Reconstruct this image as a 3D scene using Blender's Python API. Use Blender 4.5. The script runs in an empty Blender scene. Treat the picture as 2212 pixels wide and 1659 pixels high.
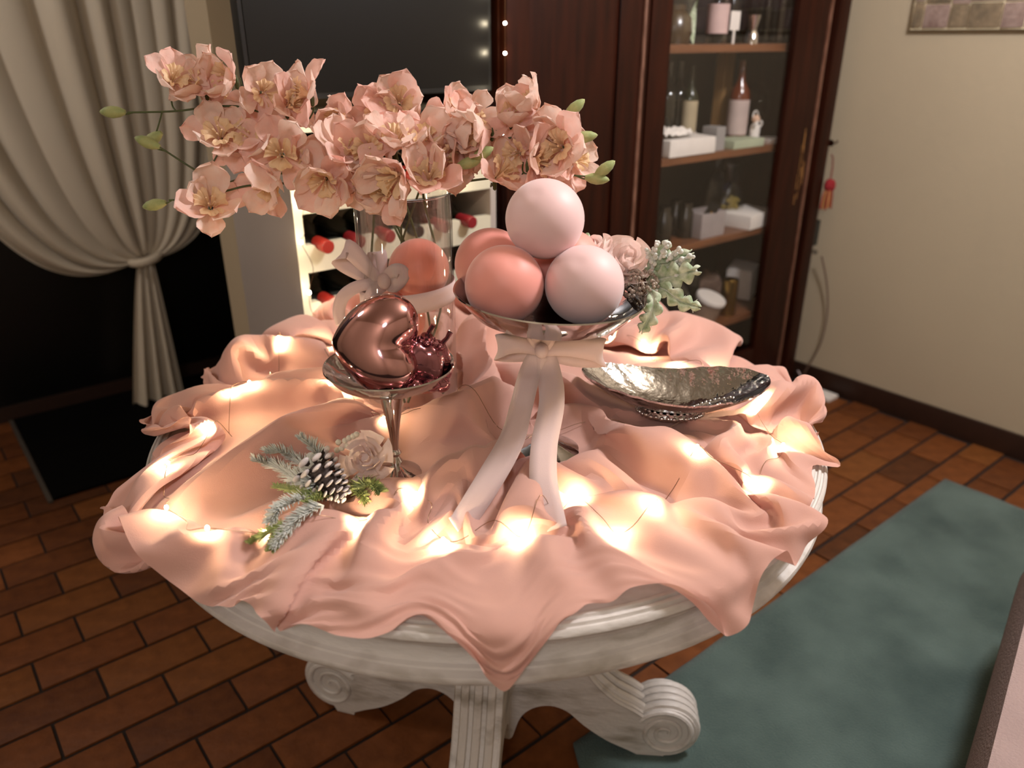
import bpy, bmesh, math, random, base64, zlib
import numpy as np
from mathutils import Vector, Matrix, noise
from mathutils.bvhtree import BVHTree
random.seed(7)
PI = math.pi
C = bpy.context.scene.collection
sc = bpy.context.scene

# ------------------------------------------------------------------ camera
FPX = 1680.0; PITCH = math.radians(24)
CP, SP = math.cos(PITCH), math.sin(PITCH)
CAM = Vector((-.733, -.968, 1.353))
RX = Vector((.777, -.629, 0)); FW = Vector((.629, .777, 0))
cd = bpy.data.cameras.new('camera'); cd.sensor_width = 36; cd.lens = 36*FPX/2212; cd.clip_start = .02
cam = bpy.data.objects.new('camera', cd); C.objects.link(cam); sc.camera = cam
cam.location = CAM
cam.rotation_euler = (FW.normalized()*CP - Vector((0, 0, SP))).to_track_quat('-Z', 'Y').to_euler()
cd.dof.use_dof = True; cd.dof.focus_distance = 1.14; cd.dof.aperture_fstop = 2.9

# ------------------------------------------------------------------ world, lamps, exposure
w = bpy.data.worlds.new('night'); sc.world = w; w.use_nodes = True
w.node_tree.nodes['Background'].inputs[0].default_value = (.02, .025, .04, 1)
w.node_tree.nodes['Background'].inputs[1].default_value = .2
def lamp(name, loc, r, power, col):
    l = bpy.data.lights.new(name, 'POINT'); l.shadow_soft_size = r; l.energy = power; l.color = col
    o = bpy.data.objects.new(name, l); C.objects.link(o); o.location = loc; return o
lamp('ceiling_lamp_light', (1.0, -.75, 2.30), .14, 104, (.98, .96, 1))
lamp('fill_light_front', (-1.7, -1.7, 2.15), .16, 37, (.98, .96, 1))  # unseen fill added behind the camera to lift table fronts and legs
lamp('fill_light_left', (-1.3, 1.5, 2.25), .14, 20, (1, .96, .95))  # added fill that brightens the curtain, no fixture belongs to it
sc.view_settings.view_transform = 'Standard'; sc.view_settings.look = 'None'
sc.view_settings.gamma = 1; sc.view_settings.exposure = 0.13; sc.view_settings.use_curve_mapping = False
sc.cycles.use_denoising = True
sc.cycles.max_bounces = 8; sc.cycles.transparent_max_bounces = 12
sc.cycles.diffuse_bounces = 3; sc.cycles.glossy_bounces = 4; sc.cycles.transmission_bounces = 6
sc.cycles.sample_clamp_indirect = 3; sc.cycles.caustics_reflective = False; sc.cycles.caustics_refractive = False

# ------------------------------------------------------------------ survey helpers: a sight line met with a real plane of the room
def ray(x, y):
    u, v = x-1106, y-829.5
    return RX*u + FW*(FPX*CP - v*SP) + Vector((0, 0, -FPX*SP - v*CP))
def atz(x, y, z): d = ray(x, y); return CAM + d*((z-CAM.z)/d.z)
def aty(x, y, Y): d = ray(x, y); return CAM + d*((Y-CAM.y)/d.y)
def atx(x, y, X): d = ray(x, y); return CAM + d*((X-CAM.x)/d.x)
def atd(x, y, D): d = ray(x, y); return CAM + d*(D/(FPX*CP-(y-829.5)*SP))
def fwd(p): return (Vector(p)-CAM).dot(FW)

# ------------------------------------------------------------------ materials
def srgb(r, g, b):
    f = lambda c: (c/255/12.92 if c/255 <= .04045 else ((c/255+.055)/1.055)**2.4)
    return (f(r), f(g), f(b), 1)
MATS = {}
def mat(name, col, rough=.6, metal=0, var=.12, scale=12, bump=0, bscale=60, stretch=(1, 1, 1), col2=None, coat=0, emit=None, estr=0, trans=0, sheen=0, detail=4, contrast=None, alpha=1, spec=.5):
    if name in MATS: return MATS[name]
    m = bpy.data.materials.new(name); m.use_nodes = True; nt = m.node_tree; b = nt.nodes['Principled BSDF']
    b.inputs['Roughness'].default_value = rough; b.inputs['Metallic'].default_value = metal
    b.inputs['Coat Weight'].default_value = coat; b.inputs['Coat Roughness'].default_value = .15
    b.inputs['Transmission Weight'].default_value = trans; b.inputs['Sheen Weight'].default_value = sheen
    b.inputs['Alpha'].default_value = alpha; b.inputs['Specular IOR Level'].default_value = spec
    tc = nt.nodes.new('ShaderNodeTexCoord'); mp = nt.nodes.new('ShaderNodeMapping'); mp.inputs['Scale'].default_value = stretch
    nt.links.new(tc.outputs['Object'], mp.inputs[0])
    n = nt.nodes.new('ShaderNodeTexNoise'); n.inputs['Scale'].default_value = scale; n.inputs['Detail'].default_value = detail
    nt.links.new(mp.outputs[0], n.inputs['Vector'])
    r = nt.nodes.new('ShaderNodeValToRGB'); lo, hi = contrast or (.3, .7)
    r.color_ramp.elements[0].position = lo; r.color_ramp.elements[1].position = hi
    c2 = col2 or tuple(min(1, c*(1+var)) for c in col[:3])+(1,); c1 = col if col2 else tuple(c*(1-var) for c in col[:3])+(1,)
    r.color_ramp.elements[0].color = c1; r.color_ramp.elements[1].color = c2
    nt.links.new(n.outputs[0], r.inputs[0]); nt.links.new(r.outputs[0], b.inputs['Base Color'])
    if bump:
        n2 = nt.nodes.new('ShaderNodeTexNoise'); n2.inputs['Scale'].default_value = bscale; n2.inputs['Detail'].default_value = 3
        nt.links.new(mp.outputs[0], n2.inputs['Vector'])
        bp = nt.nodes.new('ShaderNodeBump'); bp.inputs['Strength'].default_value = bump; bp.inputs['Distance'].default_value = .01
        nt.links.new(n2.outputs[0], bp.inputs['Height']); nt.links.new(bp.outputs[0], b.inputs['Normal'])
    if emit: b.inputs['Emission Color'].default_value = emit; b.inputs['Emission Strength'].default_value = estr
    MATS[name] = m; return m
def fabric(name, col, col2, trl=.35, scale=6, rough=.9, weave=900, sheen=.2):
    m = mat(name, col, rough, col2=col2, scale=scale, bump=.12, bscale=weave, sheen=sheen); nt = m.node_tree
    b = nt.nodes['Principled BSDF']; out = nt.nodes['Material Output']; ramp = nt.nodes['Color Ramp']
    t = nt.nodes.new('ShaderNodeBsdfTranslucent'); nt.links.new(ramp.outputs[0], t.inputs[0])
    mx = nt.nodes.new('ShaderNodeMixShader'); mx.inputs[0].default_value = trl
    nt.links.new(b.outputs[0], mx.inputs[1]); nt.links.new(t.outputs[0], mx.inputs[2]); nt.links.new(mx.outputs[0], out.inputs[0])
    return m
def glass(name, tint=(1, 1, 1, 1), blend=.25, rough=.02, top=.75):
    m = bpy.data.materials.new(name); m.use_nodes = True; nt = m.node_tree; nt.nodes.clear()
    o = nt.nodes.new('ShaderNodeOutputMaterial'); t = nt.nodes.new('ShaderNodeBsdfTransparent'); g = nt.nodes.new('ShaderNodeBsdfGlossy')
    t.inputs[0].default_value = tint; g.inputs['Roughness'].default_value = rough
    lw = nt.nodes.new('ShaderNodeLayerWeight'); lw.inputs[0].default_value = blend
    mr = nt.nodes.new('ShaderNodeMapRange'); mr.inputs[3].default_value = .03; mr.inputs[4].default_value = top
    mx = nt.nodes.new('ShaderNodeMixShader')
    nt.links.new(lw.outputs['Facing'], mr.inputs[0]); nt.links.new(mr.outputs[0], mx.inputs[0])
    nt.links.new(t.outputs[0], mx.inputs[1]); nt.links.new(g.outputs[0], mx.inputs[2]); nt.links.new(mx.outputs[0], o.inputs[0])
    MATS[name] = m; return m

CLOTH = fabric('peach_chiffon', srgb(220, 168, 152), srgb(226, 178, 164), .22, 3)
RIB = fabric('ribbon_satin', srgb(228, 204, 200), srgb(236, 212, 208), .25, 8, .7)
PETAL = fabric('peach_petal', srgb(252, 204, 182), srgb(255, 234, 222), .35, 38, .7, 300, .1)
PETAL2 = fabric('pink_petal', srgb(252, 198, 180), srgb(255, 224, 214), .35, 38, .7, 300, .1)
THROAT = fabric('cream_throat', srgb(246, 214, 168), srgb(250, 226, 192), .3, 60, .7, 300, .1)
ROSEP = fabric('rose_petal', srgb(252, 224, 214), srgb(254, 238, 230), .25, 30, .8, 300)
STEM = mat('green_stem', srgb(74, 84, 44), .6, var=.25, scale=40)
BUD = fabric('green_bud', srgb(150, 168, 104), srgb(200, 200, 136), .2, 50, .6, 200)
LEAF = fabric('frosted_leaf', srgb(140, 165, 120), srgb(226, 232, 210), .15, 90, .9, 300)
FROST = mat('frosted_needles', srgb(196, 200, 190), .9, var=.15, scale=200, col2=srgb(232, 232, 226))
NEEDLE = mat('green_needles', srgb(120, 138, 84), .8, scale=120, col2=srgb(190, 196, 130))
BERRY = mat('dark_berries', srgb(112, 96, 82), .45, scale=300, col2=srgb(190, 176, 160))
WBERRY = mat('white_berries', srgb(226, 216, 196), .6)
SCALE = mat('cone_scale', srgb(60, 48, 44), .8, scale=160, col2=srgb(92, 78, 72), bump=.3, bscale=200)
SCALET = mat('cone_snow_tip', srgb(206, 198, 198), .9, var=.08, scale=200)
BALLP = mat('pale_pink_satin', srgb(240, 202, 200), .5, var=.03, scale=4, sheen=.4, spec=.45)
BALLK = mat('salmon_satin', srgb(240, 158, 144), .5, var=.03, scale=4, sheen=.4, spec=.45)
BALLO = mat('peach_satin', srgb(244, 146, 122), .5, var=.04, scale=6, sheen=.3)
SILVER = mat('silver', srgb(216, 213, 212), .07, metal=1, var=.03, scale=5, bump=.05, bscale=35)
SILVERH = mat('hammered_silver', srgb(200, 199, 200), .10, metal=1, var=.05, scale=30, bump=.35, bscale=42)
MAUVE = mat('mauve_mirror', srgb(214, 164, 166), .09, metal=1, var=.03, scale=4)
MAUVE2 = mat('mauve_lustre_glass', srgb(168, 112, 122), .10, metal=.9, var=.15, scale=14, bump=.1, bscale=18)
WHITEP = mat('distressed_white_paint', srgb(148, 138, 124), .45, scale=9, col2=srgb(214, 208, 202), contrast=(.26, .5), bump=.2, bscale=45, stretch=(1, 1, 3))
WOOD = mat('dark_mahogany', srgb(30, 9, 3), .45, scale=7, col2=srgb(48, 17, 6), stretch=(6, 6, .6), bump=.05, bscale=40, coat=.03, spec=.16)
WOODL = mat('worn_wood_edge', srgb(84, 50, 34), .5, scale=20, col2=srgb(128, 90, 72), stretch=(5, 5, 1))
WALL = mat('warm_plaster', srgb(180, 164, 138), .9, var=.05, scale=1.2, bump=.08, bscale=35)
BLACKG = mat('black_screen', srgb(6, 6, 7), .3, var=.1)
BLACK = mat('black_plastic', srgb(16, 16, 16), .5)
WHITEB = mat('white_lacquer', srgb(216, 212, 190), .45, var=.03, scale=5)
GREYP = mat('grey_lacquer', srgb(176, 166, 160), .5, var=.03, scale=3)
BOTTLE = mat('dark_bottle_glass', srgb(10, 12, 8), .1, coat=.6, spec=.7)
REDCAP = mat('red_capsule', srgb(158, 40, 32), .35, coat=.3)
REDCAP2 = mat('wine_capsule', srgb(130, 26, 36), .35, coat=.3)
BLKCAP = mat('black_capsule', srgb(22, 22, 24), .3)
GROUT = mat('dark_grout', srgb(34, 22, 15), .95)
RUG = mat('teal_rug_pile', srgb(48, 68, 65), .98, scale=5, col2=srgb(98, 118, 112), bump=.6, bscale=260, detail=14, contrast=(.22, .78), sheen=.15)
SOFA = mat('mauve_upholstery', srgb(168, 146, 142), .95, var=.06, bump=.3, bscale=220)
CURT = fabric('cream_curtain', srgb(240, 226, 204), srgb(244, 232, 212), .25, 2)
BASE = mat('dark_baseboard', srgb(44, 24, 14), .5, stretch=(1, 4, 4), scale=6)
BULB = mat('warm_led', (1, .8, .5, 1), .5, emit=(1, .76, .46, 1), estr=640)
BULBW = mat('rack_led', (1, .85, .6, 1), .5, emit=(1, .84, .58, 1), estr=170)
WIRE = mat('copper_wire', srgb(150, 120, 96), .3, metal=1)
PAPER = mat('white_paper', srgb(226, 218, 210), .85, var=.04, scale=20, bump=.2, bscale=30)
GLASS = glass('clear_glass'); PANE = glass('cabinet_glass', blend=.08, top=.3)
CELLO = glass('cellophane', (.86, .86, .84, 1), .4, .2, .5)

# ------------------------------------------------------------------ mesh builders
class MB:
    def __init__(s): s.v = []; s.f = []; s.m = []
    def add(s, v, f, mi=0):
        o = len(s.v); s.v += [tuple(p) for p in v]; s.f += [tuple(i+o for i in q) for q in f]; s.m += [mi]*len(f); return s
    def box(s, a, b, rz=0, piv=None, mi=0, bev=0):
        x0, y0, z0 = a; x1, y1, z1 = b; e = min(bev, (x1-x0)/2.1, (y1-y0)/2.1, (z1-z0)/2.1)
        if e <= 0:
            v = [(x, y, z) for z in (z0, z1) for x, y in ((x0, y0), (x1, y0), (x1, y1), (x0, y1))]
            f = [(3, 2, 1, 0), (4, 5, 6, 7), (0, 1, 5, 4), (1, 2, 6, 5), (2, 3, 7, 6), (3, 0, 4, 7)]
        else:
            bm = bmesh.new(); bmesh.ops.create_cube(bm, size=1)
            for q in bm.verts: q.co = Vector(((x0+x1)/2+q.co.x*(x1-x0), (y0+y1)/2+q.co.y*(y1-y0), (z0+z1)/2+q.co.z*(z1-z0)))
            bmesh.ops.bevel(bm, geom=bm.edges[:], offset=e, segments=2, profile=.7, affect='EDGES')
            v = [tuple(q.co) for q in bm.verts]; bm.verts.index_update(); f = [tuple(q.index for q in g.verts) for g in bm.faces]; bm.free()
        if rz:
            c, sn = math.cos(rz), math.sin(rz); px_, py_ = piv or ((x0+x1)/2, (y0+y1)/2)
            v = [(px_+(x-px_)*c-(y-py_)*sn, py_+(x-px_)*sn+(y-py_)*c, z) for x, y, z in v]
        return s.add(v, f, mi)
    def tube(s, pts, r, n=8, mi=0, cap=True):
        pts = [Vector(p) for p in pts]; k = len(pts); rs = r if isinstance(r, (list, tuple)) else [r]*k
        v = []; up = None
        for i, p in enumerate(pts):
            t = (pts[min(i+1, k-1)]-pts[max(i-1, 0)])
            t = t.normalized() if t.length > 1e-9 else Vector((0, 0, 1))
            if up is None: up = t.orthogonal().normalized()
            up = (up-t*up.dot(t)); up = up.normalized() if up.length > 1e-6 else t.orthogonal().normalized()
            b = t.cross(up)
            for j in range(n):
                a = 2*PI*j/n; v.append(p+(up*math.cos(a)+b*math.sin(a))*rs[i])
        f = [(i*n+j, i*n+(j+1) % n, (i+1)*n+(j+1) % n, (i+1)*n+j) for i in range(k-1) for j in range(n)]
        if cap: f += [tuple(range(n))[::-1], tuple((k-1)*n+j for j in range(n))]
        return s.add(v, f, mi)
    def lathe(s, prof, n=32, c=(0, 0, 0), mi=0, fn=None, close=False):
        v = []
        for r, z in prof:
            for j in range(n):
                a = 2*PI*j/n; q = (r*math.cos(a), r*math.sin(a), z)
                if fn: q = fn(*q)
                v.append((q[0]+c[0], q[1]+c[1], q[2]+c[2]))
        k = len(prof); f = [(i*n+j, i*n+(j+1) % n, ((i+1) % k)*n+(j+1) % n, ((i+1) % k)*n+j) for i in range(k if close else k-1) for j in range(n)]
        return s.add(v, f, mi)
    def sphere(s, c, r, n=16, m=10, mi=0):
        rr = r if isinstance(r, tuple) else (r, r, r)
        v = [(c[0]+rr[0]*math.sin(PI*i/m)*math.cos(2*PI*j/n), c[1]+rr[1]*math.sin(PI*i/m)*math.sin(2*PI*j/n), c[2]+rr[2]*math.cos(PI*i/m)) for i in range(m+1) for j in range(n)]
        f = [(i*n+j, (i+1)*n+j, (i+1)*n+(j+1) % n, i*n+(j+1) % n) for i in range(m) for j in range(n)]
        return s.add(v, f, mi)
    def grid(s, fn, nu, nv, mi=0):
        v = [fn(i/(nu-1), j/(nv-1)) for i in range(nu) for j in range(nv)]
        return s.add(v, [(i*nv+j, (i+1)*nv+j, (i+1)*nv+j+1, i*nv+j+1) for i in range(nu-1) for j in range(nv-1)], mi)
    def strip(s, pts, wv, mi=0, n=4):  # ribbon: centre line and half width vectors
        k = len(pts); v = []
        for p, q in zip(pts, wv):
            p = Vector(p); q = Vector(q)
            for j in range(n): v.append(p+q*(2*j/(n-1)-1))
        return s.add(v, [(i*n+j, (i+1)*n+j, (i+1)*n+j+1, i*n+j+1) for i in range(k-1) for j in range(n-1)], mi)
    def mesh(s, name, mats, smooth=True):
        me = bpy.data.meshes.new(name); me.from_pydata([tuple(p) for p in s.v], [], s.f)
        for m in (mats if isinstance(mats, (list, tuple)) else [mats]): me.materials.append(m)
        me.polygons.foreach_set('material_index', s.m)
        bm = bmesh.new(); bm.from_mesh(me)
        bmesh.ops.remove_doubles(bm, verts=bm.verts, dist=1e-6); bmesh.ops.recalc_face_normals(bm, faces=bm.faces); bm.to_mesh(me); bm.free()
        if smooth:
            me.polygons.foreach_set('use_smooth', [True]*len(me.polygons)); me.set_sharp_from_angle(angle=math.radians(42))
        me.update(); return me
    def build(s, name, mats, parent=None, smooth=True, origin=None):
        if origin is not None: s.v = [(p[0]-origin[0], p[1]-origin[1], p[2]-origin[2]) for p in s.v]
        o = link(name, s.mesh(name, mats, smooth), parent)
        if origin is not None: o.location = origin
        return o
def link(name, data, parent=None):
    o = bpy.data.objects.new(name, data); C.objects.link(o)
    if parent is not None: o.parent = parent
    return o
def tag(o, label, cat, group=None, kind=None):
    o['label'] = label; o['category'] = cat
    if group: o['group'] = group
    if kind: o['kind'] = kind
    return o
def thing(name, label, cat, loc=(0, 0, 0), group=None, rz=0):
    o = link(name, None); o.location = loc; o.rotation_euler = (0, 0, rz); return tag(o, label, cat, group)
def struct(o): o['kind'] = 'structure'; return o
def subsurf(o, l=1):
    m = o.modifiers.new('smooth', 'SUBSURF'); m.levels = l; m.render_levels = l; return o
def solid(o, t, off=0):
    m = o.modifiers.new('thickness', 'SOLIDIFY'); m.thickness = t; m.offset = off; return o
def spl(pts, n=8):  # Catmull-Rom
    P = [Vector(p) for p in pts]; P = [P[0]*2-P[1]]+P+[P[-1]*2-P[-2]]; out = []
    for i in range(1, len(P)-2):
        a, b, c, d = P[i-1:i+3]
        for k in range(n):
            t = k/n; out.append(.5*((2*b)+(c-a)*t+(2*a-5*b+4*c-d)*t*t+(-a+3*b-3*c+d)*t**3))
    return out+[P[-2]]
def aim(o, d, roll=0):
    q = Vector(d).to_track_quat('Z', 'Y'); o.rotation_euler = (q @ Matrix.Rotation(roll, 3, 'Z').to_quaternion()).to_euler()
# ================================================================== SETTING
def slab(name, a, b, m, bev=0): return struct(MB().box(a, b, bev=bev).build(name, m, smooth=False))
floor = slab('floor', (-2.6, -3.2, -.03), (2.3, 2.5, -.006), GROUT)
slab('ceiling', (-2.6, -3.2, 2.62), (2.3, 2.5, 2.66), WALL)
slab('wall_right', (2.17, -3.2, -.006), (2.25, 1.15, 2.62), WALL)
slab('wall_back', (-.035, 1.0, -.006), (2.17, 1.15, 2.62), WALL)
slab('wall_left', (-2.6, -3.2, -.006), (-2.5, 2.5, 2.62), WALL)
slab('wall_front', (-2.5, -3.2, -.006), (2.3, -3.1, 2.62), WALL)
slab('wall_far', (-2.5, 2.36, -.006), (2.17, 2.5, 2.62), WALL)
struct(MB().box((2.155, -3.1, -.006), (2.17, 1.0, .085), bev=.004).build('baseboard_right', BASE))
# night-dark glazed door behind the curtain
wd = struct(MB().box((-1.5, 2.33, .0), (-1.44, 2.36, 2.3)).box((.95, 2.33, .0), (1.01, 2.36, 2.3)).box((-1.44, 2.33, 2.24), (.95, 2.36, 2.3)).box((-1.44, 2.33, 0), (.95, 2.36, .06)).build('window_1', BASE, smooth=False))
MB().box((-1.44, 2.345, .06), (.95, 2.352, 2.24)).build('pane', BLACKG, wd, smooth=False)

# terracotta tiles laid in running bond
TM = [mat('terracotta_%d' % k, c, .55, scale=22, col2=c2, bump=.15, bscale=60, coat=.02, spec=.3) for k, (c, c2) in enumerate([
    (srgb(97, 52, 20), srgb(120, 68, 31)), (srgb(82, 42, 17), srgb(105, 59, 26)), (srgb(104, 59, 23), srgb(126, 75, 34)), (srgb(68, 36, 14), srgb(90, 50, 23))])]
TL, TW = .229, .1155
tme = []
for m in TM:
    tme.append(MB().box((0, 0, -.008), (TL-.006, TW-.011, 0), bev=.0025).mesh('tile', m))
tiles = []
for j in range(-32, 24):
    y0 = .042+TW*j
    for i in range(-13, 11):
        x0 = 1.448+TL*i+(0 if j % 2 else TL/2)
        if x0 < -2.5 or x0 > 2.12 or y0 > 2.25: continue
        cut = min(TL, 2.158-x0)
        cx, cy = x0+TL/2, y0+TW/2
        if cx > -.03 and 1.0 < cy: continue
        q = Vector((cx, cy, 0))-CAM; g = q.dot(FW); d = g*CP-q.z*SP
        if d < .3: continue
        X, Y = 1106+FPX*q.dot(RX)/d, 829.5+FPX*(-g*SP-q.z*CP)/d
        hid = cy < -.19 and .2 < cx < 1.7 or (math.hypot(cx+.02, cy-.02) < .36) or (cy > .7 and cx > 0)
        vis = -60 < X < 2270 and 780 < Y < 1740 and not hid
        tiles.append((0 if vis else 1, d, x0, y0, cut))
tiles.sort()
rest = MB(); nt_ = 0
for vis, d, x0, y0, cut in tiles:
    k = random.choice([0, 0, 1, 1, 2, 3]); dz = random.uniform(-.0012, .0006)
    if not vis and nt_ < 295:
        o = link('tile', tme[k] if cut > TL-.001 else MB().box((0, 0, -.008), (cut-.006, TW-.011, 0), bev=.0025).mesh('tile', TM[k]), floor); o.location = (x0+.003, y0+.0055, dz); nt_ += 1
    else:
        rest.box((x0+.003, y0+.0055, -.008), (x0+cut-.003, y0+TW-.0055, dz))
rs = rest.build('tiles', TM[0], floor, smooth=False); rs['kind'] = 'stuff'

# ------------------------------------------------------------------ rug, mat, armchair
def rug_fn(u, v):
    x = .075+(1.80-.075)*u; y = -.135-2.0*v
    r = .05
    if u < .03 and v < .026: x += .03*(1-u/.03)*(1-v/.026)
    return (x, y, .011+.0025*noise.noise(Vector((x*9, y*9, 0))))
rg = MB().grid(rug_fn, 90, 90); o = rg.build('rug', RUG); solid(o, .010, -1)
tag(o, 'mottled blue-green soft pile rug lying on the terracotta tiles', 'rug')
o = MB().box((-.54, 1.6, 0), (.55, 2.325, .012), bev=.005).build('door_mat', mat('black_mat', srgb(6, 5, 5), .98, bump=.4, bscale=150, spec=.08))
tag(o, 'black door mat on the floor before the dark glazed door', 'mat')
MB().box((-.555, 1.59, 0), (-.54, 2.325, .009), bev=.003).build('edge_binding', mat('grey_binding', srgb(70, 62, 54), .9), o)
# armchair whose pale seat corner reaches into the frame
a0 = Vector((.281, -.77, .4)); b0 = Vector((.755, -.659, .4)); ang = math.atan2(b0.y-a0.y, b0.x-a0.x)
ch = thing('armchair', 'pale mauve upholstered armchair seat corner beside the rug, lower right', 'armchair', (.5, -.72, 0), rz=ang)
MB().box((-.42, -.75, .12), (.62, .01, .42), bev=.13).build('seat', SOFA, ch)
MB().tube([(-.33, -.13, .4195), (.50, -.13, .4195)], .0035, 8).build('piping', SOFA, ch)
MB().box((-.40, -.73, .06), (.60, -.035, .14), bev=.02).build('base', SOFA, ch)
for sx in (-.36, .56):
    for sy in (-.68, -.06): MB().lathe([(0, 0.012), (.018, .012), (.024, .06), (0, .06)], 12, (sx, sy, 0)).build('leg', BASE, ch)

# ------------------------------------------------------------------ curtain
tie = Vector((.0, 2.15, .60))
def curt(u, v):
    s = u*2-1
    topx = -.02+s*.80 if s < 0 else -.02+s*.50; top = Vector((topx, 2.15, 2.35))
    sag = abs(s)**1.5
    if s < 0:
        p1 = Vector((tie.x-.66*abs(s)**.9, 2.12, .98-.34*sag)); p2 = Vector((tie.x-.36*abs(s), 2.12, .62-.14*sag))
    else:
        p1 = Vector((tie.x+.42*s, 2.12, 1.0-.22*sag)); p2 = Vector((tie.x+.30*s, 2.12, .64-.02*sag))
    p3 = tie+Vector((s*.035, 0, -.02*sag))
    a = (1-v)**3; b = 3*v*(1-v)**2; c = 3*v*v*(1-v); d = v**3
    p = top*a+p1*b+p2*c+p3*d
    amp = (.045*(1-v)**.6+.008); ph = u*23*PI+1.2*math.sin(u*9)
    p.y += amp*math.sin(ph)*(.6+.4*math.sin(u*17)); p.x += .35*amp*math.cos(ph)
    return p
cu = thing('tied_curtain', 'cream curtain gathered and tied low in front of the dark door', 'curtain', (0, 2.15, 0))
o = MB().grid(lambda u, v: curt(u, v)-Vector((0, 2.15, 0)), 300, 40).build('drape', CURT, cu)
def tailf(u, v):
    s = u*2-1; x = tie.x+(-.05+s*.10)*v**.9+s*.03*(1-v); z = .57-(.565)*v
    return (x, .025*math.sin(u*7*PI)*(.3+v), z)
MB().grid(tailf, 60, 24).build('tail', CURT, cu)
MB().tube([(tie.x+.05*math.cos(a*PI/8), .05*math.sin(a*PI/8), .59+.008*math.cos(a*PI/8)) for a in range(17)], .016, 8).build('tie_band', CURT, cu)
cd_ = MB().tube(spl([aty(410, -60, 1.35), aty(428, 60, 1.35), aty(440, 165, 1.35), aty(452, 250, 1.35), aty(470, 330, 1.36), aty(480, 420, 1.36)]), .0035, 6).build('blind_pull', BLACK)
tag(cd_, 'thin dark pull line hanging beside the end of the wall', 'cord')

# ------------------------------------------------------------------ wine rack
RX0, RX1, RY0, RY1, RT = -.05, .50, .62, .985, 1.19
rk = thing('wine_rack', 'white wooden wine rack with grey sides and rows of bottle openings', 'wine rack', (0, 0, 0))
MB().box((RX0, RY0, .012), (RX0+.018, RY1, RT), bev=.002).build('side_panel', GREYP, rk)
MB().box((RX1-.018, RY0, .012), (RX1, RY1, RT), bev=.002).build('side_panel', GREYP, rk)
MB().box((RX0, RY0-.002, .012), (RX0+.02, RY0, RT)).box((RX0+.018, RY0, RT-.018), (RX1-.018, RY1, RT)).build('top_panel', WHITEB, rk, smooth=False)
MB().box((RX0+.018, RY1-.01, .012), (RX1-.018, RY1, RT-.018)).build('back_panel', mat('rack_back', srgb(30, 24, 18), .8), rk, smooth=False)
rows = [1.067, .937, .807, .677, .547, .417, .287, .157]; PIT = .0785; ncol = 6
colx = [.012+PIT*k for k in range(ncol)]
for zt in rows:
    m = MB(); n = 110; xa, xb = RX0+.02, RX1-.018
    prof = []
    for i in range(n+1):
        x = xa+(xb-xa)*i/n; z = zt
        for c in colx:
            d = abs(x-c)
            if d < .019: z = min(z, zt-math.sqrt(max(0, .019**2-d*d))*.9)
        prof.append((x, z))
    zb = zt-.062; v = []
    for x, z in prof:
        for y in (RY0, RY0+.02): v += [(x, y, z), (x, y, zb)]
    f = []
    for i in range(n):
        a, b = 4*i, 4*(i+1)
        f += [(a, b, b+1, a+1), (a+2, a+3, b+3, b+2), (a, a+2, b+2, b), (a+1, b+1, b+3, a+3)]
    m.add(v, f); m.box((xa, RY0+.02, zb), (xb, RY1-.01, zb+.012))
    m.build('shelf_board', WHITEB, rk, smooth=False)
# one wine bottle, lying, neck towards the viewer
def wine_bottle_meshes():
    body = MB().lathe([(0, .30), (.036, .298), (.0375, .285), (.0375, .13), (.033, .105), (.018, .085), (.0145, .07), (.0145, .03)], 20).mesh('body', BOTTLE)
    caps = [MB().lathe([(.0148, .055), (.0152, .03), (.0152, .002), (.0135, 0), (0, 0)], 16).mesh('capsule', m) for m in (REDCAP, REDCAP2, BLKCAP)]
    lab = MB().lathe([(.0379, .26), (.0379, .17)], 20).mesh('label_paper', PAPER)
    return body, caps, lab
wb, wc, wl = wine_bottle_meshes()
RN = ['top', 'second', 'third', 'fourth', 'fifth']; CN = ['leftmost', 'second from left', 'third from left', 'third from right', 'second from right', 'rightmost']
capcol = [[0, 1, 1, 0, 1, 1], [0, 1, 1, 2, 1, 1], [0, 1, 0, 2, 1, 0], [1, 0, 1, 2, 1, 1]]
CC = ['bright red', 'deep red', 'black']
for r in range(4):
    for c in range(ncol):
        k = capcol[r][c]
        o = thing('wine_bottle', f'dark wine bottle with {CC[k]} capsule, {CN[c]} in {RN[r]} row', 'wine bottle', (colx[c], RY0-.028, rows[r]-.004), 'wine bottles lying in the white rack')
        o.rotation_euler = (-PI/2+.02, 0, 0)
        link('body', wb, o); link('capsule', wc[k], o); link('label_paper', wl, o)
# rack lights
pts = [(742, 287), (650, 330), (840, 320), (835, 398), (662, 440), (650, 523), (668, 632), (722, 690), (1000, 398)]
rw = thing('rack_light_string', 'warm white fairy lights wound along the front of the white wine rack', 'fairy lights', (0, 0, 0))
P = []
for x, y in pts:
    p = aty(x, y, .583); P.append(p)
    MB().sphere(p, .0042, 8, 6).build('bulb', BULBW, rw)
order = [1, 0, 2, 8, 3, 4, 5, 6, 7]
path = []
for a, b in zip(order[:-1], order[1:]):
    path += [P[a], (P[a]+P[b])/2+Vector((random.uniform(-.03, .03), -.004, random.uniform(-.03, .0)))]
MB().tube(spl(path+[P[7]], 5), .0006, 4).build('wire', WIRE, rw)

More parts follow.
